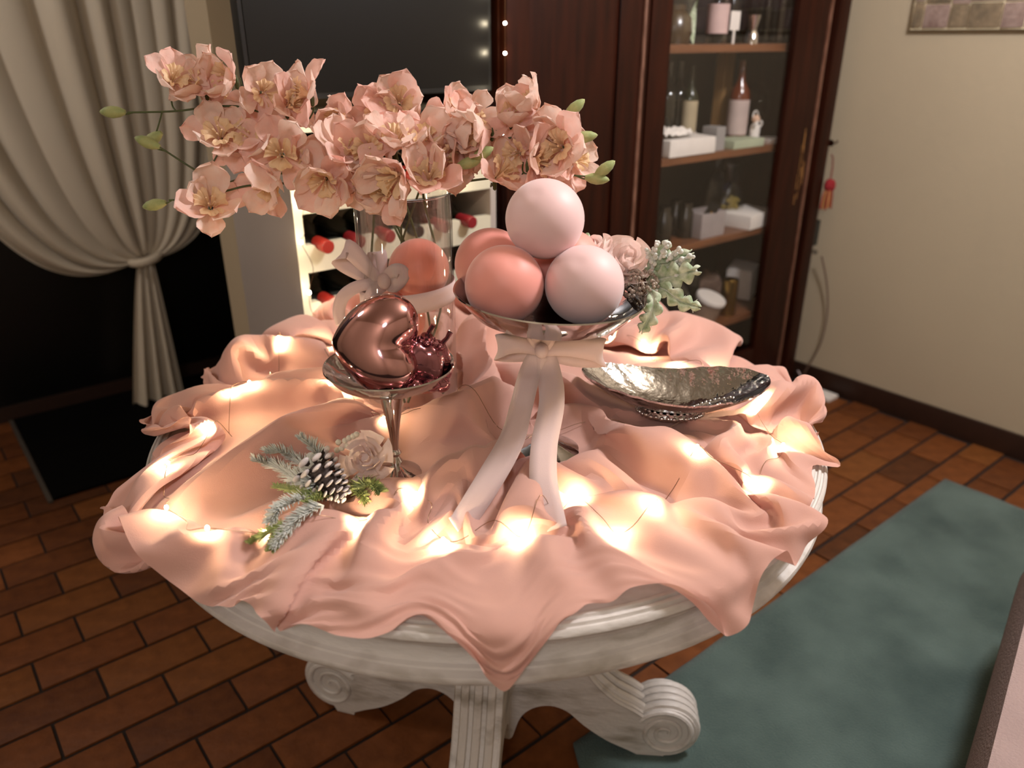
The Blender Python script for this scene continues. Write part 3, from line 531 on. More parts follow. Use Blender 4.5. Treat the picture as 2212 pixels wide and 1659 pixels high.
# the settled cloth as a grid of points
CLOTH_N = 104
CLOTH_ROWS = [
    [-1150,-1126,-1127,-1132,-1112,-1048,-1013,-984,-953,-936,-911,-893,-891,-880,-864,-851,-820,-807,-808,-823,-806,-786,-754,-724,-694,-663,-632,-601,-571,-541,-517,-516,-541,-559,-539,-513,-485,-457,-434,-408,-380,-350,-318,-287,-253,-239,-259,-292,-325,-332,-310,-286,-263,-239,-213,-187,-158,-124,-105,-97,-77,-84,-101,-118,-136,-152,-147,-130,-111,-119,-112,-82,-65,-36,-5,23,42,68,92,122,156,189,221,248,280,307,341,377,401,434,465,480,512,535,573,608,632,669,717,755,760,750,749,745],
    [-12,-5,31,10,-25,-56,26,2,-1,5,1,6,4,4,6,-7,-5,8,4,-1,-11,-1,0,1,0,0,0,0,0,1,8,19,11,-7,-32,-5,-5,0,4,3,2,1,0,2,1,11,11,1,1,6,0,1,-2,-6,-1,2,-1,-2,13,-8,-3,-7,2,-3,13,11,-7,-13,6,18,-3,-10,8,-3,1,6,8,-1,-3,-6,-3,2,-1,7,2,0,-8,-7,9,-1,-2,1,1,11,-1,-2,8,2,-12,-28,-15,5,9,36],
    [-40,26,0,11,7,-7,-29,7,1,6,0,-2,10,6,0,4,-14,5,4,-1,-8,-8,1,1,1,0,-1,0,0,-2,-1,18,29,12,-15,-31,-10,-1,3,1,1,1,0,1,0,8,13,3,1,6,1,-1,-6,-2,2,3,1,-7,2,12,-16,-4,-6,17,9,-1,-7,-13,-7,21,15,1,1,-2,-4,-1,7,4,1,-5,-4,1,0,-2,2,3,-4,-3,-4,0,2,7,-1,3,2,6,9,-11,-41,-17,13,17,21,0],
    [-29,-11,18,7,8,-3,-15,-1,7,3,1,-2,4,2,2,3,-7,-1,6,4,-4,-19,0,1,0,0,6,3,2,2,-1,-27,36,28,11,-16,-21,-13,-1,2,1,0,1,0,1,2,13,7,1,6,0,-1,-12,3,3,2,3,-1,1,-3,-24,8,24,9,-1,-6,-7,3,-5,1,12,7,0,1,-2,-5,1,3,4,1,-4,-1,1,-4,-2,4,5,-6,-8,-4,0,15,3,-2,1,11,-5,-30,-24,1,14,24,6,-1],
    [-14,-22,-7,20,6,4,-6,-8,2,6,6,6,-1,-5,-1,8,-1,-7,5,6,3,-22,28,-12,-9,-6,-5,0,1,1,2,11,-17,19,32,11,-14,-23,-13,0,1,1,1,0,1,2,10,5,7,5,0,1,-11,1,2,1,-2,-6,-3,11,2,8,14,-5,-13,-4,-2,12,6,-1,0,-1,2,3,1,-8,-11,2,9,7,0,-3,1,-1,-7,1,3,1,7,-2,1,0,1,2,4,-13,-30,-11,19,10,11,6,-2,-1],
    [6,-15,-25,-1,14,5,-4,-7,1,1,5,8,8,5,-9,-1,8,-3,3,7,0,32,-39,0,-4,-7,-8,-3,-1,1,4,-3,-6,0,19,32,9,-11,-27,-9,0,2,1,1,-1,1,7,9,9,4,-6,4,-8,1,0,-3,-5,8,4,-5,-1,15,-8,-24,-13,13,31,13,-2,-3,-3,-1,-5,5,6,1,-14,-3,1,3,6,-2,-2,4,-1,-1,4,4,0,4,3,-1,1,4,-15,-42,-3,16,16,15,9,-12,3,-1],
    [29,-8,-18,-38,0,14,2,-6,-1,0,-3,6,10,8,7,-3,1,0,-6,-2,-4,5,8,2,-1,-1,-7,-10,-3,0,-1,3,-7,-3,0,15,22,7,-12,-12,-5,-1,1,1,0,0,5,25,3,-3,-14,2,2,4,-1,-2,0,3,-3,-11,27,-10,-22,-4,-1,4,13,13,7,3,2,0,-8,-17,-5,8,9,1,1,3,2,3,-8,-4,5,3,7,6,2,2,-2,0,4,-11,-37,-14,5,23,15,6,-3,-2,-1,-3],
    [-2,5,3,-7,-24,7,3,-2,-13,3,2,-5,4,9,12,8,4,0,1,10,-12,-10,3,-1,0,-1,-3,-6,-3,-2,-1,8,-4,-9,-4,3,18,13,3,-11,-8,-2,-1,1,1,0,1,17,15,-4,-12,-3,7,-1,1,1,2,-14,-12,-11,18,-14,-16,9,26,16,2,3,3,0,6,2,1,-15,-14,0,16,5,-1,0,2,5,2,-5,-1,-3,-1,6,3,4,3,4,-7,-28,-22,8,8,5,9,5,-1,0,-8,10],
    [5,-14,-8,3,-5,9,18,-7,-22,-3,-2,1,-3,0,9,11,11,3,-2,6,-5,-12,-9,-1,2,3,3,-1,-2,-2,-2,5,6,-8,-10,-5,7,22,19,-9,-13,-7,0,0,0,0,-1,6,26,-2,-20,-15,25,3,-2,0,4,-2,-11,14,-15,-5,-4,11,14,5,1,0,4,-2,-1,1,2,3,-7,4,3,-4,-4,1,2,1,7,5,-4,-4,-9,1,5,4,1,-5,-18,-19,12,15,8,5,0,-8,-6,2,6,9],
    [-6,4,-10,-8,0,-11,15,9,-11,-1,-7,0,0,-2,-1,6,10,11,6,3,9,-14,-5,-3,-9,-1,1,4,0,-1,1,3,8,1,-11,-12,-6,12,19,12,-10,-13,-2,0,1,0,-2,-2,7,13,15,-18,7,4,-6,-5,-7,17,3,11,-10,-11,8,5,2,2,3,1,1,-8,-17,2,7,15,3,2,-1,-2,1,-4,-4,-2,6,7,7,-1,-8,-4,0,0,-11,-24,-2,-1,17,20,10,1,-5,-8,-5,6,9,-3],
    [27,-5,-6,-15,-11,-12,-3,6,4,-9,3,-5,0,-1,-2,-1,5,12,14,4,14,-6,-6,-8,-8,-3,0,3,2,1,1,0,7,6,-3,-12,-13,-5,13,16,1,-10,-4,0,0,-1,-1,-3,-3,9,32,-4,-5,-1,3,0,-19,-4,14,-4,8,0,15,8,2,-6,1,-1,1,-2,-24,-13,1,16,12,-1,-1,5,3,2,-4,-2,-1,-6,4,7,11,3,-4,-18,-27,-8,-11,9,26,14,1,-2,3,13,6,-4,-6,1],
    [26,7,8,-5,-19,-26,-14,8,10,-3,-2,-8,-8,0,-2,0,-3,1,9,18,21,8,-15,-1,-4,-7,-3,0,0,0,0,0,2,6,6,-2,-13,-15,-1,9,6,2,-7,-5,-2,-3,-2,-2,-1,-2,11,34,10,-2,-5,-4,6,-4,-7,-2,10,19,4,5,-3,-7,-2,-1,-6,-8,0,-14,4,4,11,1,-4,-4,0,7,5,-5,0,1,-6,-1,4,-2,-11,-19,-5,3,1,27,5,-5,-1,-4,11,9,-1,1,4,-7],
    [31,-2,0,6,4,-13,-39,-3,17,-3,1,2,-15,-11,-1,-2,1,-2,-1,4,19,33,-20,0,9,-4,-6,-6,-4,3,3,-4,-1,5,8,3,-3,-13,-19,1,26,14,-19,-20,-7,2,1,1,2,4,-6,13,9,10,7,1,-4,4,6,6,-1,13,6,0,-1,-3,-8,-2,-12,-11,3,-2,5,-2,4,0,7,3,-7,-3,6,3,-3,9,-1,-4,-11,-16,-10,-7,13,10,14,16,0,-15,-5,4,-3,0,10,8,-16,-37],
    [3,16,6,5,6,-2,-18,-21,-7,-9,-3,16,13,-18,-11,-3,-1,4,-4,-3,4,28,22,0,-2,-4,-2,-3,-9,2,1,-6,-4,4,2,10,4,-2,-3,-5,-3,-2,3,-4,-15,-10,-1,4,2,0,4,5,4,-9,-5,7,28,0,-19,-5,3,19,27,4,-3,-2,-14,-2,-4,-1,5,9,1,-12,-8,0,2,5,6,-1,-6,4,2,3,9,-2,-36,-10,2,7,10,15,10,2,0,-4,-6,1,-4,6,8,-9,-23,11],
    [-26,9,8,12,21,1,4,-12,-11,-16,-10,-11,18,24,-15,-12,-8,-1,5,-5,-6,9,38,10,4,2,2,-6,-21,-4,1,-1,-5,-1,-9,12,14,2,4,3,3,7,3,-4,-11,-19,-20,-8,0,5,10,-3,-3,-1,8,-7,-7,4,14,13,14,8,2,-7,-12,-9,7,9,6,7,2,1,0,2,-10,-11,-4,2,6,4,2,1,-3,-4,-1,-6,-6,-14,8,26,-1,2,1,-3,2,9,0,-4,-1,0,-9,-7,4,6],
    [0,6,0,5,0,13,12,-11,-15,-10,-11,-10,-14,17,23,-6,-15,-20,2,10,4,-10,-7,5,11,12,8,10,9,-17,-4,1,-1,3,-12,-1,15,13,7,1,1,4,6,2,2,1,-6,-28,-22,-3,3,1,6,13,10,11,-14,0,19,-5,-6,-3,-2,4,-5,-3,5,0,5,1,-1,10,1,1,-1,-12,-6,-1,2,4,7,3,1,-10,-18,2,14,-9,9,8,7,-8,-7,-4,1,9,13,1,1,-12,-18,0,19,11],
    [-22,22,19,2,-2,5,10,-6,-13,4,-19,-14,-9,-12,11,22,11,-15,-24,-10,4,-1,0,-6,-1,6,8,-2,5,14,8,5,-4,-2,-1,-4,3,19,12,1,-1,2,5,0,6,-1,-6,-8,-13,-6,1,0,-4,1,-4,11,21,-5,-8,-21,3,4,-5,14,4,-1,-1,1,3,2,3,10,-4,-7,-6,-1,0,-2,-1,-3,1,0,-7,-2,-2,1,6,9,1,-6,6,-6,7,4,6,5,2,-1,-12,-17,-2,4,13,11],
    [-35,3,25,22,5,4,-2,6,-2,-2,-2,-19,-16,-9,-8,3,16,28,-9,-34,-15,-2,5,-5,-3,0,3,1,14,16,5,7,-8,-9,21,9,-13,-2,7,8,4,4,7,0,-14,-19,-17,6,24,3,-3,-2,0,-1,3,-3,3,10,-10,-2,4,-11,-8,10,10,1,-1,2,-1,0,11,6,-7,-11,-4,5,0,-1,-3,0,0,-5,-15,0,5,-1,4,30,2,-13,-7,7,7,7,3,1,-10,-14,-13,6,14,11,2,-2],
    [-32,-2,-1,18,27,12,-6,8,12,-4,-11,4,-20,-18,-3,-2,-1,2,-7,-4,1,-12,-2,-3,-2,0,-2,13,20,3,0,8,23,2,1,-4,-6,-10,-4,4,5,-2,-10,-11,-10,-4,10,26,7,-2,-3,-3,0,2,-1,-6,-11,-4,-4,23,3,-11,-2,0,12,4,1,-1,2,1,10,1,-10,-7,0,6,6,-4,-7,0,-1,-14,6,3,-11,1,25,10,-5,6,-1,-2,1,-2,-3,-11,-8,-2,8,13,8,-3,-2,0],
    [-16,-4,-6,-2,9,25,22,2,3,3,-4,-13,11,-21,-17,-7,-21,-9,19,12,-28,-5,0,3,0,-3,3,20,11,-1,0,-1,7,13,10,-2,-1,-5,-8,-1,2,-2,-16,-12,0,16,25,5,-6,2,0,-4,0,-3,-8,-2,-2,-9,9,16,-10,-4,0,-3,11,8,-1,1,3,3,8,-7,-10,-4,6,11,4,-5,-6,-6,-2,1,2,-2,7,-1,-1,-3,4,14,12,0,-8,-7,-12,-8,1,1,20,6,-2,-5,-5,1],
    [-15,-1,-3,-4,-3,7,21,22,3,7,12,-6,-8,-18,-7,1,-5,-25,-17,-14,8,14,-16,2,3,7,14,5,0,2,-1,-1,-3,4,9,8,8,0,-8,-5,1,-6,-17,2,16,22,9,-16,1,3,1,-1,-3,-14,-10,-5,6,11,11,1,-8,1,-2,-6,6,14,-4,0,1,9,4,-14,-7,5,11,8,-2,-4,-2,-3,0,15,-1,-6,8,5,1,0,-4,-1,3,1,-10,-6,-25,7,8,14,10,-4,-12,0,0,0],
    [-36,9,4,-2,-1,-1,9,19,15,10,12,7,-12,-12,3,-13,-40,-18,7,0,7,-9,-8,11,14,16,5,-5,0,2,-1,-7,-2,-1,2,6,12,7,-3,-9,-1,-13,-4,17,19,8,0,-7,-5,-1,1,0,-4,-13,5,7,3,5,0,4,11,2,-15,-18,-3,11,2,-1,-2,13,-4,-11,-1,11,12,1,-6,0,2,1,-3,4,11,0,5,3,0,-2,-2,0,-13,-13,5,-5,-1,8,4,2,-12,3,5,0,0,-2],
    [-29,-6,2,1,-3,-2,-1,8,19,12,20,19,1,0,-16,-19,4,-20,-17,26,-19,-27,12,18,11,2,-3,-4,-5,2,5,-3,0,2,-7,-3,5,14,7,-8,-6,-17,17,24,8,-2,1,-1,-9,-2,1,1,1,9,5,-2,-1,-4,-2,-2,8,1,-5,-14,-13,8,6,0,4,6,-13,-6,7,14,5,-6,-4,2,4,2,0,-2,13,7,0,0,-3,0,4,-6,-20,-11,-6,-1,33,3,0,0,-7,-1,1,0,-1,-4],
    [-24,-3,-5,-2,0,-2,1,-2,7,8,10,27,23,16,-8,-9,7,-4,-45,-28,-9,19,16,9,4,-3,-5,-6,-2,0,1,6,-9,-1,0,-3,-3,2,14,7,-6,5,15,8,-9,-3,3,1,-6,1,0,4,0,9,2,1,-1,-2,-3,-4,3,4,0,-10,-15,-3,9,1,7,-5,-11,0,13,11,-3,-5,0,3,4,3,2,1,2,3,-9,1,6,6,2,-8,-3,6,-3,2,4,1,-2,-5,2,-1,2,1,4,-3],
    [-33,-1,-1,1,0,1,-1,-2,-2,1,4,12,26,37,-2,1,1,-15,-16,-22,-5,16,5,-4,5,2,-9,-6,2,0,-11,2,0,0,6,2,-4,-4,3,2,-2,27,-6,-5,12,0,-1,5,-6,-1,0,1,-3,2,3,4,3,2,2,-2,-6,2,2,-4,-15,-11,10,3,1,-10,-4,10,16,0,-5,-1,3,5,4,2,2,0,0,5,1,1,0,2,-6,-5,4,7,2,-2,-7,3,3,-5,2,0,2,0,-6,-17],
    [-34,3,2,0,1,-3,-2,-2,-4,-2,-2,-5,4,26,-6,4,30,24,22,-5,-18,-14,-12,-3,-6,8,-6,-3,2,-7,-9,-5,11,-1,2,6,6,5,-4,-19,7,20,14,-8,0,2,-4,8,-8,0,-2,-4,-1,3,3,3,3,1,-2,-7,-5,11,7,-1,-7,-10,-1,-1,-7,-5,5,16,7,-5,-2,4,4,4,2,2,2,1,-5,-3,10,4,0,-3,-8,-2,7,5,47,-46,1,-3,-4,-7,4,3,3,-7,-15,-12],
    [-23,2,0,-3,-2,-4,-2,-3,-5,-1,-2,4,15,-8,-3,29,10,19,11,-15,-12,9,-5,-4,-26,-2,10,9,-4,-5,7,5,2,-5,-8,0,5,4,3,4,3,-3,15,-3,-3,0,-1,8,-8,0,-4,-2,3,3,1,1,0,-2,-8,-6,4,9,9,4,-4,-11,-4,-7,-7,0,14,13,-3,-1,5,5,4,2,0,0,0,0,-3,1,2,-1,1,-1,6,0,-4,23,-64,44,-1,-2,-5,-3,-2,1,-2,-9,-10,-7],
    [-19,1,1,-2,-8,-4,-2,-3,-2,1,8,9,-2,-8,14,-16,-13,1,20,53,32,-26,-45,-5,0,9,13,-3,-3,3,1,-1,-1,2,-6,-9,-3,2,6,17,1,-1,-16,-9,9,13,7,4,-4,-3,-4,2,3,1,1,0,-1,-5,-7,-3,3,5,10,8,-1,-4,-5,-15,-3,8,15,3,-1,4,3,2,0,0,0,0,0,-1,2,3,-6,-9,4,0,2,3,5,-20,24,0,-5,-6,-3,-2,5,-9,-25,4,1,-5],
    [-25,3,2,1,-8,-4,-3,-1,5,9,6,1,-7,-16,-2,-12,1,16,32,16,34,6,-19,-19,-12,-8,4,7,-1,-1,-1,-2,-5,4,5,-10,-3,-2,1,15,4,-9,-30,21,7,0,3,4,6,-3,0,4,0,0,0,0,-1,-6,-5,0,1,1,8,13,1,-6,-13,-2,11,8,1,1,4,2,0,-1,1,-1,0,0,-2,-6,-2,0,-4,3,-1,4,2,6,-4,-6,0,7,-2,0,-2,5,-4,-20,-9,1,4,-4],
    [-9,-16,1,1,0,-3,-4,5,6,2,2,-3,-12,-6,5,1,-13,-3,5,-16,5,16,27,17,21,-14,-9,3,3,-2,-1,-6,-15,-5,7,7,4,-3,-3,2,2,-7,-8,3,-1,-3,-3,5,27,2,-1,-1,2,-1,1,-2,-3,-3,-3,-1,1,3,2,8,17,-3,-21,8,10,-4,1,0,2,2,2,1,0,1,-1,-3,3,4,-6,2,5,-6,-19,4,6,4,5,4,2,-15,2,-6,-6,11,-6,-4,-7,-16,-3,-11],
    [13,-32,-8,2,4,0,-3,0,3,0,4,-3,-13,-1,11,-11,-13,-3,-6,9,2,-1,55,14,6,-4,-7,-7,-1,2,0,-2,-7,-13,-4,12,5,0,-2,-1,-1,-9,30,-18,-7,-1,4,3,22,-4,0,-3,-5,-6,1,4,-6,-4,1,0,3,-6,-4,6,10,10,11,-10,-15,-8,-1,2,1,3,3,4,4,3,5,3,2,-8,-16,4,12,2,-6,-6,7,6,12,-2,-8,1,-6,-9,13,-8,-33,-3,1,3,-4,37],
    [9,-17,-25,2,6,0,-2,-4,0,3,2,-1,-7,-2,0,1,-5,-11,-3,15,19,16,13,4,6,7,1,-6,-9,-4,2,4,6,-8,-12,-5,-1,7,3,-1,-7,-21,22,11,2,4,-9,-21,-4,12,3,-6,4,10,2,-4,-4,1,2,-1,-3,-22,-8,0,-2,12,3,-2,0,14,4,-1,1,1,0,1,0,1,1,-2,-4,5,19,2,13,0,-2,-19,-3,5,2,-16,7,17,-6,15,-2,-36,-17,-1,7,-1,6,25],
    [14,-4,-27,-18,7,7,-3,-5,-4,0,0,1,1,-3,-7,-1,-4,3,14,19,6,11,-4,3,10,7,2,-1,-6,-7,-4,3,11,3,-7,-11,-11,-1,0,-11,-11,23,16,18,-9,-13,-4,0,-11,-9,8,10,-4,0,0,-3,-2,-1,1,5,-8,-13,-10,-3,3,7,-4,22,9,3,-2,0,0,-2,0,0,1,0,1,3,-1,-3,2,-1,16,4,4,-4,-15,2,7,2,-6,1,14,3,-26,-10,-5,-9,9,15,25,3],
    [13,3,-8,-33,-8,9,4,-4,-7,-4,-3,4,1,2,-6,-4,9,33,9,3,-2,6,-9,1,1,4,4,3,3,-4,-7,-5,4,11,4,-4,-16,-19,-6,4,8,24,3,-12,-6,-1,1,1,1,-6,-8,9,6,-2,-8,-16,-11,-6,6,18,-3,-10,-4,5,22,17,10,6,-3,-2,-2,-1,-1,0,-1,-1,0,2,0,-12,-5,4,6,3,12,-8,15,-7,-14,-10,5,14,1,3,6,-17,-19,2,5,11,9,1,2,-3],
    [0,0,4,-10,-24,-2,8,2,-5,-6,-6,3,2,5,-4,10,34,14,0,-8,-7,0,6,-3,-2,-3,-1,6,6,4,-3,-4,-6,4,9,3,-1,-12,1,2,0,-9,-2,-4,1,1,0,1,1,0,-7,-14,8,5,-15,-15,-8,7,18,3,-8,-2,12,17,10,-7,18,1,0,-2,0,-1,0,0,-1,-2,-5,0,0,-1,7,1,-3,1,19,-11,-10,-3,6,-14,-3,9,8,-4,-7,-4,-3,0,8,12,3,1,-5,1],
    [-2,1,1,1,-15,-16,2,5,1,-7,-8,0,6,-1,7,22,19,6,-1,-1,0,-3,-1,-7,0,-4,-1,1,5,7,7,1,-5,-7,-1,8,5,-12,-17,-10,5,12,-2,1,1,0,1,0,0,0,2,-8,-20,-10,-2,-6,10,20,-1,-8,-7,20,21,-2,1,7,7,-5,5,-5,1,1,-1,0,1,0,-8,-4,-1,4,5,2,-1,-4,-47,49,-11,13,4,-7,-9,14,5,-22,-17,7,8,-1,19,12,0,-5,-7,-5],
    [2,-2,-1,1,-5,-17,-8,4,2,-4,-4,-5,6,-2,12,17,3,3,9,5,0,0,-6,0,-5,0,0,1,1,4,6,4,5,-3,-17,-2,15,13,-11,-7,-3,10,-16,-2,0,0,0,0,1,1,-1,1,-2,7,2,-13,1,3,-24,-2,10,19,10,2,-3,6,1,3,0,-1,0,0,1,0,-1,1,-2,-8,-5,6,1,3,4,-1,-12,-28,37,0,0,0,-9,1,8,7,-25,-19,15,16,18,3,1,-1,-6,-10],
    [4,-1,-1,-1,-2,-12,-17,-2,4,0,-5,-5,8,0,2,16,3,0,3,6,6,3,0,-1,-3,0,1,0,0,1,3,3,4,-5,-4,-9,4,22,13,-12,-25,2,-2,1,1,0,0,1,0,0,0,1,-2,0,7,8,7,-19,-19,-6,15,13,3,7,1,1,1,0,-3,5,0,0,0,0,1,1,6,-3,-7,-3,-1,3,3,3,1,0,-14,9,-11,6,-2,-6,0,8,-2,-21,-1,33,7,-6,1,5,0,-6],
    [-1,4,2,-1,-4,-4,-14,-14,3,4,-5,-6,6,3,10,-34,37,3,2,0,2,3,6,1,2,1,1,0,0,-1,-2,-4,-3,-7,7,4,-1,8,9,-8,-4,-8,7,-2,0,1,0,0,1,0,0,0,1,4,-3,6,11,-27,0,5,8,2,-1,3,5,1,0,-1,-1,6,1,0,0,1,1,0,4,2,-2,-9,-4,2,2,-1,-15,-17,4,20,5,-1,-1,-4,0,1,2,2,6,9,-4,-13,-7,8,12,7],
    [-6,2,0,5,0,2,-7,-17,-9,7,-5,-5,-4,15,17,0,-15,0,0,4,3,1,3,5,5,3,1,0,-1,0,-2,-1,2,-4,-8,8,4,-8,-21,19,12,-26,18,6,0,0,0,0,1,0,0,-2,7,4,7,11,-8,-11,-12,6,2,0,0,-1,1,2,1,4,6,-1,-1,1,0,0,1,0,3,5,0,-4,-9,0,-1,-14,-21,3,2,1,29,-1,0,-4,0,0,-3,5,13,-2,1,3,-13,-2,2,8],
    [-10,0,2,4,8,3,2,-11,-22,-4,8,-1,-10,18,7,2,-5,-5,-5,-1,0,1,2,1,3,5,4,4,2,1,1,-1,5,13,-5,-13,-10,-13,-9,9,15,6,-2,5,-2,0,1,0,0,1,-1,9,15,-19,1,19,-14,17,-7,-22,-3,-1,1,0,-1,-1,0,-1,2,0,-1,0,1,-1,1,3,5,8,10,2,-10,-2,-11,-20,-5,10,2,0,1,23,-1,-6,2,4,6,-2,-11,-6,7,9,4,-2,0,-7],
    [-2,9,15,8,-2,-11,-2,2,-11,-24,6,4,8,7,-17,6,-16,0,1,-3,-1,-1,-1,0,2,2,5,4,6,4,4,4,1,12,12,-10,-12,10,3,-20,0,3,-26,14,11,-1,0,0,0,0,8,11,-3,4,-2,0,10,2,-2,-29,-5,-1,-1,-1,-1,-2,-1,0,1,2,0,1,1,4,2,0,-1,-4,4,13,1,-8,-18,-12,6,7,2,-1,0,23,-1,-7,-1,1,17,3,-11,-8,-5,3,12,-1,-1,2],
    [31,-2,-2,6,-3,-4,0,8,1,-21,-19,2,15,-1,-13,2,-16,0,-2,-2,-4,-1,-2,0,-1,1,1,3,4,7,7,9,2,3,16,8,-1,-3,-12,15,-12,1,-16,-18,8,7,1,2,0,6,12,-4,-10,2,9,-2,-7,-9,4,-6,-7,2,-1,-2,-3,0,0,1,0,2,3,1,2,2,-1,0,-1,0,-8,7,13,-13,-15,-3,6,4,0,0,0,-16,38,-6,-1,-3,11,13,-3,-9,2,0,-6,-4,1,2],
    [-13,36,8,-11,8,15,1,-1,-2,-10,-25,-3,1,6,10,-22,15,-18,-5,-3,-2,-3,-2,-3,0,-2,0,0,2,2,4,6,5,5,4,13,8,-1,6,4,-23,3,4,-21,-19,9,19,17,5,2,-16,-2,-16,-13,-4,5,5,11,6,0,-6,-5,-1,0,2,0,0,-1,0,0,2,2,1,-2,0,-2,0,0,-3,1,5,-15,-7,3,7,2,1,1,0,-3,-5,27,-20,-2,6,18,9,-3,-2,3,2,-13,-9,4],
    [-17,11,16,1,13,16,-5,-13,10,4,-5,-11,-13,-7,-2,16,-14,9,-2,-4,-4,-3,-2,-3,-4,-2,-4,-2,-4,-2,-2,-1,1,3,1,5,7,-3,30,0,-7,6,10,-13,-10,1,5,0,-8,8,-4,-5,-28,4,6,5,1,5,13,4,3,-1,-2,0,0,0,0,-1,0,-2,-6,0,-2,-2,-1,-1,-1,2,7,-6,-15,-5,2,5,5,3,1,-1,-1,-1,0,5,-8,-2,1,5,16,9,-4,-6,6,4,-9,-7],
    [-11,-2,13,17,-17,10,21,-2,3,5,-4,-26,-9,0,12,-23,34,0,-3,-4,0,-4,-3,-2,-2,-2,-2,-10,-13,-7,-2,-2,-1,3,11,11,7,-6,3,-5,28,-9,-28,15,18,-4,-8,-4,8,-9,-21,-7,26,-1,-8,-7,-4,1,14,20,8,2,0,0,1,1,1,1,1,-4,-17,-6,-3,-1,-2,0,-1,-3,-2,-5,-5,1,0,6,6,0,0,1,1,4,-4,-11,2,2,0,1,5,10,-1,-2,0,7,4,-8],
    [-8,-1,3,22,11,-3,4,7,-7,6,2,-13,-27,-13,6,15,1,7,3,1,0,0,-1,-1,-2,-2,-2,-5,-6,-11,-10,-4,-3,-4,2,2,7,26,18,13,6,-4,1,-7,-21,0,2,-1,-14,-17,15,-5,17,-7,-17,-19,0,7,15,31,7,1,1,1,-1,-1,-3,-2,-4,-5,0,4,-2,-3,1,2,0,-17,-18,-2,2,-3,5,5,3,1,0,0,2,-2,-9,-7,11,2,2,2,1,1,0,0,-1,2,4,3],
    [-2,0,-3,5,28,1,-1,0,-7,7,5,6,-15,-28,-16,23,-73,43,7,7,7,8,6,4,1,-2,1,6,3,-4,-9,-8,-5,-10,-5,0,-8,-2,1,19,25,12,18,-6,-26,-2,-5,-28,-14,9,15,-2,-10,-14,-1,7,14,19,15,10,-1,0,-2,-5,-7,-9,-4,3,2,0,6,1,3,2,0,1,2,-6,-29,-12,3,-2,3,11,-1,1,0,0,-3,-7,-6,5,10,4,1,-1,-1,-3,-1,1,0,0,3,3],
    [-1,-1,0,-2,8,12,9,3,0,0,6,3,-1,-13,-23,-12,16,-23,5,-1,-1,0,2,2,5,4,2,7,10,6,-1,-6,1,-1,-17,-4,0,-8,-10,-7,5,9,12,-2,8,4,-15,-32,1,16,-5,-6,-4,13,13,16,13,7,5,-3,-4,-8,-10,-7,-8,2,4,2,2,4,6,0,4,3,1,0,-3,-16,-13,-12,1,3,-2,13,3,-6,0,-1,-7,-5,3,9,8,0,-2,-3,-3,1,0,0,1,1,0,3],
    [-2,0,1,-1,-1,4,12,17,5,-2,1,-1,3,0,-8,-8,22,-27,-4,-3,-4,-3,-4,-2,-1,0,-2,-4,2,9,7,-3,-1,5,-14,-4,5,3,-3,-7,-6,0,6,-4,16,2,-4,-14,-5,-6,-4,13,10,15,10,6,3,1,-5,-13,-11,-10,-7,0,6,4,4,0,1,2,7,2,1,2,2,1,-5,-20,-3,-10,-3,14,-6,0,7,-2,-5,-4,-3,1,9,8,-2,-3,-3,-1,0,0,1,1,1,0,1,1],
    [-1,0,0,0,-2,-1,1,18,11,8,-1,-1,3,0,-1,-2,5,3,-12,-3,0,-1,-1,-1,-2,-1,1,-2,-5,-2,4,-8,-4,1,-11,-18,-1,7,3,-1,-1,2,7,5,5,-9,9,19,7,-7,-5,5,1,1,2,2,-1,-8,-20,-17,-5,1,3,5,7,4,0,-1,1,5,5,0,0,1,1,0,4,10,-9,-21,-23,7,15,-9,-5,6,1,-8,-1,7,8,-1,-5,-2,-2,0,2,2,0,1,0,1,0,0],
    [0,-1,0,-1,0,-1,-3,-2,7,21,6,0,7,3,-1,0,-1,1,-2,-3,-2,0,0,0,-1,0,-1,3,3,-3,1,2,2,-8,-14,-7,-5,0,2,-4,-8,-6,7,27,7,-8,1,21,3,-18,7,2,-1,-6,0,0,-11,-16,-17,-2,-1,-2,8,6,4,3,1,1,1,3,2,-1,-2,-2,-1,0,4,14,-5,-9,-19,-9,22,-14,-3,-5,-4,1,8,7,-1,-5,-3,0,2,3,5,3,-2,-3,0,-1,0,0],
    [2,-3,-1,-2,-3,0,-2,2,14,7,12,5,-2,-2,9,-1,-2,0,5,-2,-6,-1,1,-1,-1,0,0,-1,1,4,0,9,1,-20,-9,2,-3,-1,4,1,0,0,3,19,8,2,-5,9,-9,-27,0,5,3,1,1,-11,-15,-16,-5,6,4,-2,9,3,2,1,1,1,0,1,0,-1,-3,1,-1,-3,1,19,8,-7,-9,-30,-5,9,-1,-6,-1,6,5,-1,-5,0,0,2,5,4,2,2,8,-9,-4,-2,-2,0],
    [6,-7,-3,0,1,0,-3,-3,4,2,19,15,-3,4,9,0,-9,0,5,1,-1,-6,-1,0,1,-1,0,-1,-1,-2,-2,5,-5,-22,12,6,-5,-3,2,3,0,1,-3,3,13,9,-1,7,-12,-9,-21,3,4,6,-5,-16,-17,-6,11,13,10,6,1,-4,-5,-1,0,1,0,0,-1,-1,-1,0,-1,0,0,18,21,-8,2,-13,-33,4,-7,-5,1,3,-2,-3,2,2,4,4,2,1,0,0,10,-6,-2,-3,-3,-2],
